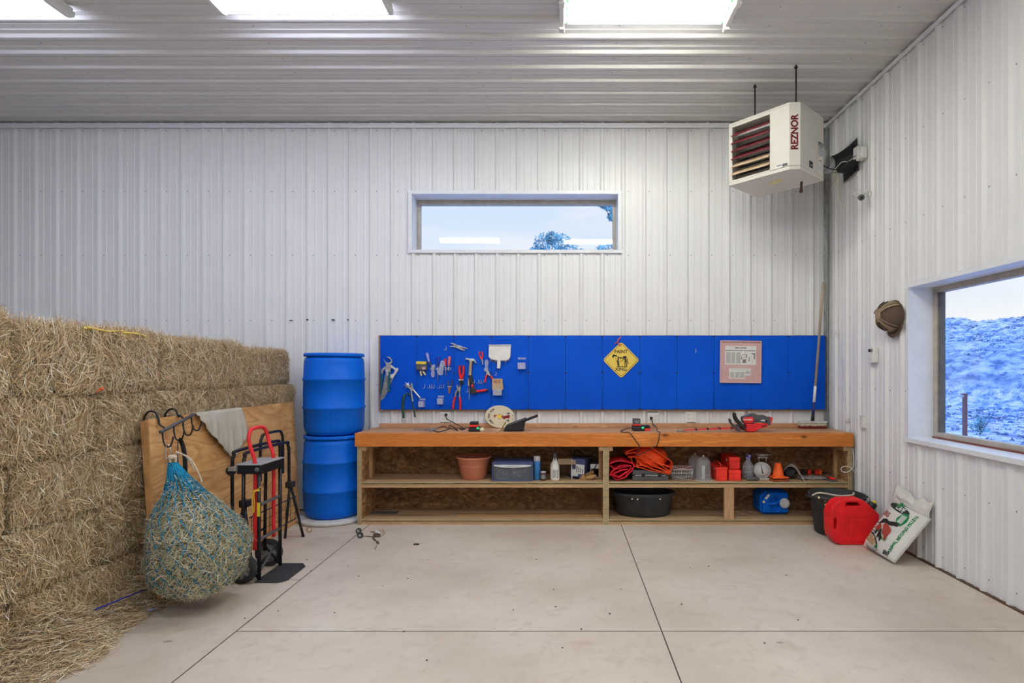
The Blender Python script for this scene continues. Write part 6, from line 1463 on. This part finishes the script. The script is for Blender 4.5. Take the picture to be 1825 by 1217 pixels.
t, Y = charger(1128.5, 1149, 768.3, .050, 'black battery charger on the right of the workbench, green light on', (1145.7, 762.3))
xa, xb = at(1129, 0, Y).x, at(1142, 0, Y).x
t = thing('battery_pack', ((xa+xb)/2, Y+.05, ZT+.053), 'black battery with red stripe standing upright on the right charger', 'battery')
MB().box(xa, xb, Y+.015, Y+.09, ZT+.053, ZT+.068).build('red_band', 'bright_red', t, bevel=.003); MB().box(xa, xb, Y+.015, Y+.09, ZT+.068, ZT+.125).build('case', 'dark_grey', t, bevel=.008)
MB().box(xa+.012, xb-.012, Y+.0135, Y+.016, ZT+.098, ZT+.103).build('terminal', 'light_grey', t); MB().box(xa+.022, xb-.022, Y+.0135, Y+.016, ZT+.080, ZT+.085).build('terminal', 'light_grey', t)
battery(at(1146, 0, 5.72).x, at(1159, 0, 5.72).x, 5.70, ZT, .10, 'red and black battery lying beside the right charger')
# outlets
def outlet(x, z, label, plane='b', w=.115, h=.115, pos=None):
    if plane == 'b': M = T(x, 6.056, z) @ Rx(PI/2)
    else: M = T(RW-.024, x, z) @ Rz(-PI/2) @ Rx(PI/2)
    t = thing('wall_outlet', M.translation, label, 'outlet')
    MB().box(-w/2, w/2, -h/2, h/2, -.024, .004, M=M).build('plate', 'white_plastic', t, bevel=.003)
    for sx in ((-.027, .027) if w > .09 else (0,)):
        for sy in (-.022, .022):
            s = MB().box(sx-.016, sx+.016, sy-.014, sy+.014, .003, .0065, M=M).build('socket', 'white_plastic', t, bevel=.002)
            mb = MB()
            for q in (-.006, .006): mb = MB(); mb.box(sx+q-.0014, sx+q+.0014, sy-.002, sy+.007, .006, .0072, M=M).build('slot', 'black', s)
    return t
o1 = at(793.5, 743, 6.04); o2 = at(1164, 745, 6.04)
outlet(o1.x, o1.z, 'white double wall outlet under the left part of the pegboard'); outlet(o2.x, o2.z, 'white double wall outlet under the pegboard behind the right charger')
o3 = at(1232, 743, 6.04); outlet(o3.x, o3.z, 'white wall outlet plate right of the right charger'); o4 = at(1318, 741, 6.04); outlet(o4.x, o4.z, 'white wall outlet plate behind the hedge trimmer handle')
q = atx(1540.5, 751.5, RW); outlet(q.y, q.z, 'white outlet plate on the right wall above the workbench end', 'r', .075, .12)
# cords
def cord(name, pts, r, m, label, sm=8, plug=None):
    t = thing(name, pts[0], label, 'cord'); MB().tube(smooth_path(pts, sm), r, 8).build('cable', m, t)
    if plug: P = Vector(plug); MB().box(P.x-.013, P.x+.013, P.y-.035, P.y, P.z-.014, P.z+.014).build('plug', m, t, bevel=.004)
z = ZT+.006
s = lambda x, y: onz(760+x/15.2, 745+y/15.2, z) if 745+y/15.2 > 762.6 else at(760+x/15.2, 745+y/15.2, 5.97)
pl1 = Vector((at(795, 739, 6.04).x, 6.050, at(795, 739, 6.04).z)); pl2 = Vector((at(1160.5, 745, 6.04).x, 6.050, at(1160.5, 745, 6.04).z))
cord('charger_cord', [pl1+Vector((0, -.035, 0)), pl1+Vector((.02, -.07, -.04)), at(803, 750, 5.93), at(815, 757, 5.85), s(980, 262), s(1050, 285), s(990, 312), s(900, 305)], .0045, 'black', 'black charger cord running from the left outlet to the left charger', 8, pl1)
cord('loose_cord', [s(1140, 262), s(1080, 262), s(1000, 295), s(850, 265), s(760, 300), s(845, 330), s(770, 270), s(640, 195), s(615, 240), s(650, 285), s(740, 285), s(600, 280), s(490, 225), s(350, 250), s(215, 320), s(230, 345), s(310, 372), s(420, 355), s(600, 290)], .0045, 'black', 'loose black cord looped on the left of the workbench')
cord('charger_cord', [pl2+Vector((0, -.035, 0)), pl2+Vector((.012, -.05, -.05)), at(1163, 756, 5.985), at(1169, 760, 5.98), onz(1171.5, 764, z), onz(1171, 767, z), onz(1174, 769, z), Vector((at(1176, 771, 5.47).x, 5.468, ZT+.008)), at(1174.5, 782, 5.458), at(1171, 793, 5.458), at(1165, 798, 5.458), at(1155, 803, 5.462), at(1143, 808, 5.47), at(1134, 812, 5.475)], .004, 'black', 'black charger cord from the right outlet drooping over the bench edge', 8, pl2)
cord('charger_cord', [onz(1129, 762, z), onz(1118, 763.5, z), onz(1106, 768, z), onz(1112, 770.5, z), Vector((at(1121, 771, 5.468).x, 5.467, ZT+.007)), at(1128, 778, 5.458), at(1135, 788, 5.458), at(1139, 794, 5.458), at(1138.5, 800, 5.462), at(1135, 808, 5.47), at(1133.5, 814, 5.48)], .004, 'black', 'black cord from the right charger looping over the bench edge')
# chain
t = thing('chain', onz(771, 765, ZT), 'small silver chain heaped on the left of the workbench', 'chain'); rr = random.Random(15); mb = MB()
def link(mb, p, R, q):
    M = Matrix.Translation(p) @ Rz(rr.uniform(0, 6)) @ Rx(q); mb.tube([M @ Vector((R*math.cos(2*PI*i/10), R*.6*math.sin(2*PI*i/10), 0)) for i in range(10)], .0024, 5, True)
for i in range(40): link(mb, onz(761+rr.gauss(8, 4.5), 765.2+rr.gauss(0, .9), ZT+.006+.014*rr.random()), .012, rr.uniform(0, 1.5))
for i in range(18): link(mb, onz(738+i*1.3, 765.5+.4*math.sin(i), ZT+.005), .011, (i % 2)*1.4)
mb.build('links', 'dull_steel', t)
# round sign
cs = at(890.7, 742.3, 5.985); t = thing('oval_sign', cs, 'cream oval sign turned on its side reading COME BACK SOON, leaning on the wall', 'sign')
Ms = Matrix.Translation(cs) @ Rx(PI/2-.13) @ Rz(-.10); aX, aY = .158, .120
el = lambda a, b, n=56: [(a*math.cos(2*PI*i/n), b*math.sin(2*PI*i/n)) for i in range(n)]
mat('sign_cream', (.70, .62, .44), .5, var=.04)
mb = MB(); prismh(mb, el(aX, aY), [], Ms, -.012, .0); mb.build('plate', 'sign_cream', t, bevel=.003)
for i, chh in enumerate('COME BACK SOON'):
    if chh == ' ': continue
    a = PI+.98-1.88*i/13; rx_, ry_ = aX*.74, aY*.74
    px_, py_ = rx_*math.cos(a), ry_*math.sin(a); o = Ms @ Vector((px_, py_, .0008)); up = (Ms.to_3x3() @ Vector((math.cos(a), math.sin(a), 0))); rt = (Ms.to_3x3() @ Vector((math.sin(a), -math.cos(a), 0)))
    text(chh, .027, fr(o, rt, up), 'print_black', t, bold=.0012, sx=.75)
def sg(nm, pts, m, d=.0009):
    mb = MB(); prismh(mb, [((x-592)/16.59*.00604, -(y-450)/16.59*.00604) for x, y in pts], [], Ms, 0, d); mb.build(nm, m, t)
sg('hat_print', [(400, 440), (430, 425), (440, 385), (455, 420), (470, 430), (455, 470), (440, 510), (432, 470)], 'dark_red'); sg('face_print', [(465, 425), (490, 395), (500, 420), (520, 440), (490, 455), (470, 455)], 'terracotta')
sg('shirt_print', [(500, 440), (540, 400), (640, 390), (655, 440), (650, 500), (600, 510), (540, 490)], 'yellow', .0012); sg('arm_print', [(525, 400), (570, 370), (620, 385), (560, 410)], 'grey'); sg('arm_print', [(520, 495), (570, 530), (630, 515), (560, 500)], 'grey')
sg('belt_print', [(648, 400), (680, 400), (675, 500), (650, 510)], 'dark_red', .0013); sg('trousers_print', [(675, 430), (780, 400), (860, 370), (900, 410), (870, 440), (895, 470), (780, 480), (720, 525), (690, 490)], 'dark_red'); sg('boot_print', [(850, 300), (890, 330), (880, 350), (800, 360), (770, 340)], 'dark_grey'); sg('boot_print', [(850, 580), (895, 540), (870, 515), (790, 525), (820, 550)], 'dark_grey')
sg('hoof_print', [(955, 370), (980, 362), (985, 395), (965, 402)], 'dark_grey'); sg('hoof_print', [(950, 480), (972, 470), (980, 490), (962, 505)], 'dark_grey'); sg('white_print', [(690, 400), (760, 350), (770, 365), (700, 420)], 'paper'); sg('white_print', [(680, 470), (710, 520), (690, 520), (670, 490)], 'paper', .0014)
# feed scoop
Yq = 5.62
def q1_(*a): return [(855+x/16.59, 715+y/16.59) for x, y in a]
t = thing('feed_scoop', (at(915, 0, Yq).x, Yq, ZT), 'black plastic feed scoop with handle up, in front of the oval sign', 'scoop')
side = q1_((700, 885), (1280, 878), (1345, 520), (1310, 525), (760, 745))
mb = MB(); slabpx(mb, side, Yq, -.004, .0); mb.build('side', 'black', t, bevel=.001); mb = MB(); slabpx(mb, side, Yq, -.15, -.146); mb.build('side', 'black', t, bevel=.001)
A, B, Cc, D = (at(*q, Yq) for q in q1_((700, 885), (1280, 878), (1345, 520), (760, 745)))
def plate(a, b, th, nm):
    mb = MB(); n = Vector((-(b-a).z, 0, (b-a).x)).normalized()*th; y0, y1 = Vector((0, 0, 0)), Vector((0, .15, 0)); mb.add([a, b, b+y1, a+y1, a+n, b+n, b+n+y1, a+n+y1], [(0, 1, 2, 3), (7, 6, 5, 4), (0, 4, 5, 1), (1, 5, 6, 2), (2, 6, 7, 3), (3, 7, 4, 0)]); mb.build(nm, 'black', t)
plate(A, B, .004, 'bottom'); plate(B, Cc, .004, 'back'); mb = MB()
for yy in (0, .15): mb = MB(); mb.tube([D+Vector((0, yy, 0)), Cc+Vector((0, yy, 0))], .006, 8).build('rim', 'dark_grey', t)

mb = MB(); mb.tube([at(a, b, Yq+.075) for a, b in q1_((1310, 575), (1380, 550), (1700, 425), (1722, 418))], [.016, .014, .014, .012], 12); mb.build('handle', 'black', t)
t = thing('yellow_wrapper', onz(892, 767, ZT), 'curled yellow wrapper beside the black feed scoop', 'wrapper')
mb = MB(); mb.grid(lambda u, v: onz(886+14.5*u, 767.2, ZT)+Vector((0, .10*v, .003+.085*max(0, u-.30)**1.2/.65*(1+.2*math.sin(v*5))+noise.noise((u*6, v*6, 1))*.006)), 14, 10); mb.build('film', 'pale_yellow', t, solid=.003)
mb = MB(); p = onz(873, 768, ZT+.003); mb.tube([p, p+Vector((.02, .0, .003)), p+Vector((.03, -.005, 0))], .003, 6); tag(mb.build('screw_bit', 'dull_steel'), 'tiny metal screw lying on the bench left of the yellow wrapper', 'screw')

# ------------------------------------------------------------------ right wall things
c = Vector((RW-.012, 4.835, 1.985)); t = thing('baseball_cap', c, 'brown and tan baseball cap hung on the right wall beside the window', 'cap')
def dome_pt(a, k, s=1.): return c+Vector((-.145*math.cos(k)*s-.004, .136*math.sin(k)*math.cos(a)*s, .135*math.sin(k)*math.sin(a)*s+.012*math.cos(k)))
mb = MB(); mb.grid(lambda u, v: dome_pt(2*PI*u, PI/2*v+.001), 36, 14, True); mb.build('crown', 'cap_brown', t, solid=.004)
for a in [PI/4+PI/2*i for i in range(4)]:
    MB().tube([dome_pt(a, PI/2*k/10, 1.0) for k in range(2, 10)], .026, 10, flat=.22).build('seam_band', 'cap_tan', t)
for a0 in (PI/2, -PI/2):
    mb = MB(); mb.grid(lambda u, v: dome_pt(a0+(u-.5)*1.25, .10+1.36*v, 1.012), 16, 12); mb.build('tan_panel', 'cap_tan', t, solid=.003)
mb = MB(); mb.grid(lambda u, v: dome_pt(2*PI*u, .30*v+.001, 1.014), 24, 4, True); mb.build('crown_top', 'cap_tan', t, solid=.004)
MB().tube([dome_pt(2*PI*i/36, PI/2*.96, 1.004) for i in range(36)], .012, 8, True, flat=.5).build('sweat_band', 'cap_brown', t)
for a0 in (PI*.43, PI*.57, -PI*.45, -PI*.55): MB().tube([dome_pt(a0, .45+.08*i, 1.022) for i in range(9)], .013, 6, flat=.3).build('vent_strip', 'black', t)
def brim(u, v):
    a = -PI*.62+(u-.5)*1.7; b = dome_pt(a, PI/2*.99); return b+Vector((-.012*math.sin(v*2)-.02*v*(1-abs(2*u-1)), .030*v*math.cos(a), -.055*v*math.cos((u-.5)*2.4)))
mb = MB(); mb.grid(brim, 20, 6); mb.build('brim', 'cap_brown', t, solid=.006)
A = atx(1556.5, 618, RW-.022); B = atx(1568.5, 647, RW-.022)
t = thing('thermostat', (RW, (A.y+B.y)/2, B.z), 'small white thermostat on the right wall beside the cap', 'thermostat')
yc = 5.135; zt, zb = H+(660-618.5)*yc/F, H+(660-646.5)*yc/F
MB().box(RW-.056, RW-.002, yc-.045, yc+.045, zb, zt).build('body', 'white_plastic', t, bevel=.008); MB().box(RW-.0575, RW-.055, yc-.012, yc+.034, zt-.045, zt-.018).build('display', 'black', t); MB().box(RW-.0575, RW-.055, yc-.035, yc-.020, zt-.048, zt-.020).build('display', 'dark_grey', t)
MB().box(RW-.06, RW-.055, yc-.008, yc+.008, zb+.02, zb+.04).build('button', 'light_grey', t, bevel=.002)
t = thing('wall_cable', atx(1492, 590, RW-.03), 'thin white cable stapled down the right wall to the workbench', 'cable')
pts = [atx(a, b, RW-.030) for a, b in ((1485, 420), (1487, 500), (1491, 560), (1493, 592), (1494, 620), (1500, 655), (1504, 700), (1508, 728), (1511.5, 748), (1513.5, 766))]
MB().tube(smooth_path(pts, 6), .003, 6).build('wire', 'white_plastic', t)
for a, b in ((1492, 592), (1509, 747)): q = atx(a, b, RW-.028); MB().box(q.x-.010, q.x+.010, q.y-.02, q.y+.02, q.z-.022, q.z+.018).build('cable_clip', 'white_plastic', t, bevel=.004)
# heater
hz0, hz1 = 3.286, 3.878; hl = Vector((1.597, 5.346, 0)); u = Vector((.443, -.496, 0)).normalized(); w = Vector((-u.y, u.x, 0))   # u along the louvred face, w along the depth
LW, DW = .665, .535; ch = .068
t = thing('unit_heater', (2.03, 5.28, hz0), 'white unit heater with dark red louvres hanging in the upper right corner', 'heater')
def hp3(a, b, z): return hl+u*a+w*b+Vector((0, 0, z))
foot = [(0, 0), (LW-ch, 0), (LW, ch), (LW, DW), (0, DW)]
def hprism(pts, z0, z1, nm, m, bev=.004):
    mb = MB(); n = len(pts); mb.add([hp3(a, b, z0) for a, b in pts]+[hp3(a, b, z1) for a, b in pts], [tuple(range(n))[::-1], tuple(range(n, 2*n))]+[(i, (i+1) % n, n+(i+1) % n, n+i) for i in range(n)]); return mb.build(nm, m, t, bevel=bev)
hprism(foot, hz0, hz0+.032, 'base_pan', 'heater_white'); hprism(foot, hz1-.02, hz1, 'top_pan', 'heater_white')
oa, ob, oz0, oz1 = .035, .415, hz0+.045, hz1-.045
hprism([(ob, 0), (LW-ch, 0), (LW, ch), (LW, DW), (ob, DW)], hz0+.034, hz1-.02, 'cabinet', 'heater_white')
hprism([(0, .0), (oa, .0), (oa, .02), (.012, .02), (.012, DW), (0, DW)], hz0+.032, hz1-.02, 'left_panel', 'heater_white', .002)
hprism([(oa, 0), (ob, 0), (ob, .02), (oa, .02)], oz1, hz1-.02, 'louvre_header', 'heater_white', .001); hprism([(oa, 0), (ob, 0), (ob, .02), (oa, .02)], hz0+.032, oz0, 'louvre_sill', 'heater_white', .001)
hprism([(.012, .20), (ob, .20), (ob, .22), (.012, .22)], hz0+.03, hz1-.02, 'inner_back', 'dull_steel', 0); hprism([(.02, DW-.01), (ob, DW-.01), (ob, DW), (.02, DW)], hz0+.03, hz1-.02, 'rear_panel', 'heater_white', 0)
for i in range(7):
    z = oz0+.035+i*(oz1-oz0-.03)/7
    MB().tube([hp3(oa-.01, .14, z+.02), hp3(ob, .14, z+.02)], .026, 12).build('heat_tube', 'light_grey', t)
for i in range(6):
    z = oz0+.055+i*(oz1-oz0-.06)/6
    def lv(a, b, tt): return hp3(a, b, z+tt)
    mb = MB(); a0, a1 = oa+.002, ob-.002
    mb.add([lv(a0, -.022, -.014), lv(a1, -.022, -.014), lv(a1, .055, .042), lv(a0, .055, .042), lv(a0, -.022, -.011), lv(a1, -.022, -.011), lv(a1, .055, .045), lv(a0, .055, .045)], [(3, 2, 1, 0), (4, 5, 6, 7), (0, 1, 5, 4), (1, 2, 6, 5), (2, 3, 7, 6), (3, 0, 4, 7)])
    s = mb.build('louvre', 'maroon' if i > 1 else 'paper_bag', t)
    mb = MB(); mb.add([lv(a0, -.024, -.016), lv(a1, -.024, -.016), lv(a1, -.024, -.004), lv(a0, -.024, -.004), lv(a0, -.021, -.016), lv(a1, -.021, -.016), lv(a1, -.021, -.004), lv(a0, -.021, -.004)], [(0, 1, 2, 3), (7, 6, 5, 4), (3, 2, 6, 7), (0, 4, 5, 1)]); mb.build('louvre_edge', 'maroon' if i > 1 else 'paper_bag', s)
cn = (u-w).normalized()                           # chamfer faces along u-w
cc = hp3(LW-ch/2, ch/2, 0)+cn*.0012; ca = (u+w).normalized()
text('REZNOR', .083, fr(Vector((cc.x, cc.y, 3.612)), (0, 0, 1), -ca), 'maroon', t, bold=.0034, sx=.94)
def hpatch(nm, a, b, z0, z1, m, side='f', dd=.0015):
    mb = MB()
    f = (lambda q, z, e: hp3(q, -e, z)) if side == 'f' else (lambda q, z, e: hp3(LW+e, q, z))
    mb.add([f(a, z0, 0), f(b, z0, 0), f(b, z1, 0), f(a, z1, 0), f(a, z0, dd), f(b, z0, dd), f(b, z1, dd), f(a, z1, dd)], [(0, 1, 2, 3), (7, 6, 5, 4), (0, 4, 5, 1), (1, 5, 6, 2), (2, 6, 7, 3), (3, 7, 4, 0)]); return mb.build(nm, m, t)
hpatch('rating_sticker', .47, .585, hz0+.036, hz0+.068, 'paper'); hpatch('sticker_print', .535, .582, hz0+.040, hz0+.064, 'dark_grey', dd=.002); hpatch('sticker_print', .48, .53, hz0+.055, hz0+.062, 'nav_blue', dd=.002)
hpatch('handle_recess', .24, .31, hz0+.062, hz0+.122, 'black', 's'); hpatch('recess_lip', .255, .295, hz0+.082, hz0+.088, 'light_grey', 's', .003)
hpatch('warning_label', .425, .505, hz0+.06, hz0+.22, 'paper', 's'); hpatch('label_print', .435, .495, hz0+.075, hz0+.155, 'light_grey', 's', .002); hpatch('label_print', .435, .495, hz0+.165, hz0+.175, 'copper', 's', .002)
mb = MB(); mb.add([hp3(.28, .20, hz0-.001), hp3(.42, .17, hz0-.001), hp3(.43, .24, hz0-.001), hp3(.29, .27, hz0-.001)], [(0, 1, 2, 3)]); mb.build('bottom_sticker', 'pale_yellow', t, solid=.001)
for a, b in ((.30, .06), (.56, .12)) : pass
r1 = atx(1402, 136, 2.0); 
for nm, (a, b) in (('r1', (.625, .07)), ('r2', (.21, .11))):
    p = hp3(a, b, hz1-.005); mb = MB(); mb.tube([p, (p.x, p.y, CE-.004)], .0075, 8); mb.lathe([(.016, 0), (.016, .010)], T(p.x, p.y, CE-.030), 8); mb.build('hanger_rod', 'black', t)
p = hp3(.52, .40, hz0); mb = MB(); mb.tube([p, p+Vector((-.004, 0, -.085))], .011, 10); mb.tube([p+Vector((-.004, 0, -.075)), p+Vector((-.004, 0, -.10))], .016, 10); mb.build('gas_stub', 'brown_pipe', t)
# vent duct
vp = Vector((RW-.022, 5.555, 3.605)); t = thing('vent_duct', vp, 'galvanised vent duct entering the right wall through a black rubber boot', 'vent duct')
d0 = hp3(LW-.02, .42, 3.56); d1 = Vector((2.60, 5.56, 3.56)); d2 = Vector((2.70, 5.575, 3.575))
MB().tube([d0, d0.lerp(d1, .5), d1], .070, 24).build('pipe', 'galvanised', t)
mb = MB()
el_ = smooth_path([d1+Vector((-.01, 0, 0)), d1+Vector((.05, .01, .002)), d2, Vector((2.76, 5.57, 3.60))], 6); mb.tube(el_, [.073+.004*(i % 2) for i in range(len(el_))], 24); mb.build('elbow', 'galvanised', t)
mb = MB(); ax0, ax1 = Vector((2.70, 5.575, 3.575)), Vector((RW-.02, 5.555, 3.61)); n = 14
mb.tube([ax0.lerp(ax1, i/n) for i in range(n+1)], [.080+.060*(i/n)**1.6+(.006 if i % 2 else 0) for i in range(n+1)], 28); mb.build('boot', 'black', t)
mb = MB(); M = T(vp.x, vp.y, vp.z) @ Ry(-PI/2) @ Rz(.12)
mb.prism([(-.155, -.14), (.155, -.14), (.155, .14), (-.155, .14)], M, -.002, .008); mb.build('boot_flange', 'black', t, bevel=.002)
mb = MB(); mb.prism([(-.17, -.155), (.17, -.155), (.17, .155), (-.17, .155)], M, -.003, .002); mb.build('flashing', 'galvanised', t, bevel=.001)
q = atx(1538.5, 275, RW-.022); t = thing('junction_box', q, 'white electrical junction box on the right wall beside the vent boot', 'junction box')
MB().box(RW-.075, RW-.018, q.y-.065, q.y+.03, q.z-.055, q.z+.05).build('box', 'white_plastic', t, bevel=.004); MB().box(RW-.085, RW-.070, q.y-.01, q.y+.065, q.z-.03, q.z+.08).build('cover', 'white_plastic', t, bevel=.004)
MB().box(RW-.087, RW-.084, q.y+.005, q.y+.05, q.z-.012, q.z-.004).build('label_slot', 'dark_grey', t)
def s5(x, y, X): return atx(1460+x/9.36, 250+y/9.36, X)
t = thing('heater_wires', s5(260, 490, 2.62), 'bundle of white wires hanging between heater and right wall', 'wires')
kn = s5(265, 490, 2.66)
MB().tube(smooth_path([s5(655, 268, RW-.06), s5(560, 305, 2.80), s5(480, 352, 2.75), s5(385, 362, 2.70), s5(310, 430, 2.68), kn], 6), .0036, 6).build('white_wire', 'white_plastic', t)
MB().tube(smooth_path([s5(480, 352, 2.75), s5(430, 420, 2.70), s5(350, 475, 2.68), kn, s5(170, 470, 2.58), s5(90, 435, 2.52), s5(10, 390, 2.44)], 6), .0055, 6).build('dark_wire', 'black', t)
MB().tube(smooth_path([s5(10, 275, 2.44), s5(60, 310, 2.50), s5(140, 345, 2.60)], 6), .005, 6).build('green_wire', 'wire_green', t)
mb = MB(); rr = random.Random(21)
for pts in (((265, 490), (225, 600), (220, 700)), ((265, 490), (290, 560), (340, 640), (335, 670)), ((262, 495), (250, 580), (300, 650), (230, 760), (195, 830)), ((270, 490), (300, 560), (310, 680), (315, 860), (325, 980), (370, 1080), (440, 1175)), ((255, 495), (245, 560), (260, 620), (290, 660))):
    mb.tube(smooth_path([s5(a, b, 2.67+rr.uniform(-.01, .01)) for a, b in pts], 6), .003, 6)
mb.build('hanging_strands', 'cream', t)
q = atx(1535, 352, RW-.13); t = thing('security_camera', q, 'small dark bullet camera mounted on the right wall below the heater vent', 'camera')
M = Matrix.Translation(q) @ (Vector((0, 0, H))-q).to_track_quat('Z', 'Y').to_matrix().to_4x4()
MB().lathe([(.020, -.07), (.027, -.06), (.028, .03), (.024, .034)], M, 20).build('body', 'dark_grey', t); MB().lathe([(.013, .033), (.010, .036)], M, 16).build('lens', 'black_gloss', t)
MB().tube([q+Vector((0, .04, .02)), q+Vector((.03, .05, .045)), q+Vector((.108, .05, .05))], .008, 8).build('bracket', 'white_plastic', t); MB().lathe([(.028, 0), (.028, .012)], T(RW-.022, q.y+.05, q.z+.05) @ Ry(-PI/2), 16).build('mount', 'white_plastic', t)
MB().tube(smooth_path([q+Vector((.0, .05, .03)), q+Vector((-.04, .10, .07)), q+Vector((.04, .16, .12)), q+Vector((.10, .18, .13))], 5), .003, 6).build('wire', 'white_plastic', t)

# ------------------------------------------------------------------ floor clutter
def wheelpair(px, py, r, label):
    c = onz(px, py, 0)+Vector((0, 0, r)); t = thing('caster_wheel', c, label, 'wheel'); M = Matrix.Translation(c) @ Rx(PI/2)
    MB().lathe([(r*.55, -.010), (r*.95, -.012), (r, -.005), (r, .005), (r*.95, .012), (r*.55, .010)], M, 24, cap0=False, cap1=False).build('tyre', 'rubber', t); MB().lathe([(r*.3, -.008), (r*.56, -.010), (r*.56, .010), (r*.3, .008)], M, 16).build('hub', 'grey', t)
wheelpair(639, 950.5, .025, 'small black wheel touching the left corner of the workbench'); wheelpair(642, 958.5, .025, 'small black wheel lying in front of the workbench corner')
t = thing('scrap_strap', onz(668, 952, 0), 'crumpled strap and torn scrap on the floor at the workbench corner', 'scrap')
mb = MB(); mb.tube(smooth_path([onz(660, 947, .006), onz(672, 947, .02), onz(682, 944.5, .02), onz(685, 950, .012), onz(681, 954, .006)], 6), .006, 6, flat=.4); mb.build('strap', 'tan', t)
mb = MB(); mb.grid(lambda u, v: onz(665+13*u, 957.5-4.5*v, 0)+Vector((0, 0, .006+.022*math.sin(u*PI)*math.sin(v*PI)+.006*noise.noise((u*7, v*7, 0)))), 10, 8); mb.build('dark_scrap', 'brown_pipe', t, solid=.003)
mb = MB(); mb.tube([onz(668, 945.5, .02), onz(676, 951, .012)], .014, 8, flat=.4); mb.build('white_tag', 'paper', t)
mb = MB(); rr = random.Random(31)
cr = smooth_path([onz(a, b, .002) for a, b in ((648, 955), (662, 956), (667, 961), (672, 966), (673.5, 969), (670, 974), (668, 978), (670, 982), (669, 988), (664, 1003), (655, 1018), (645, 1030), (640, 1038))], 6)
for i, p in enumerate(cr[:40]):
    if i > 24 and i % 2: continue
    s_ = (.010 if i < 26 else .005)*rr.uniform(.5, 1.2); mb.ball(p+Vector((rr.uniform(-.006, .006), rr.uniform(-.006, .006), 0)), (s_*1.2, s_, .003), 4)
tag(mb.build('dirt_crumbs', 'brown_pipe'), 'trail of dark dirt crumbs along a crack in front of the workbench', 'dirt', kind='stuff')
mb = MB(); p, q = onz(736.5, 971.5, 0), onz(747, 970.5, 0); mb.box(p.x, q.x, p.y, p.y+.022, .001, .010); tag(mb.build('rubber_chip', 'black', bevel=.002), 'small black rubber chip on the open concrete floor', 'chip')
c = onz(549, 950, 0)+Vector((0, .02, .014)); mb = MB(); mb.tube([c+Vector((.022*math.cos(2*PI*i/16), .004, .022*math.sin(2*PI*i/16)+.012)) for i in range(16)], .006, 6, True); tag(mb.build('metal_ring', 'tan'), 'small ring standing beside the drum tray', 'ring')
mb = MB(); rr = random.Random(33)
for i in range(26):
    p = onz(rr.uniform(420, 1500), rr.uniform(985, 1200), .003); s_ = rr.uniform(.003, .008); mb.ball(p, (s_, s_*.8, .003), 4)
tag(mb.build('floor_crumbs', 'brown_pipe'), 'tiny dark crumbs scattered on the concrete floor', 'dirt', kind='stuff')
for i, (px, py, sx, sz) in enumerate(((519, 571, .008, .005), (549, 570, .012, .008), (594, 570, .010, .007), (621, 570, .008, .006))):
    p = at(px, py, BW-.005); tag(MB().box(p.x-sx, p.x+sx, BW-.024, BW-.0, p.z-sz, p.z+sz).build('wall_plug', 'black', bevel=.002), f'{ordinal(i)} small black plug from the left on the back wall above the drums', 'plug', 'black plugs on the back wall')
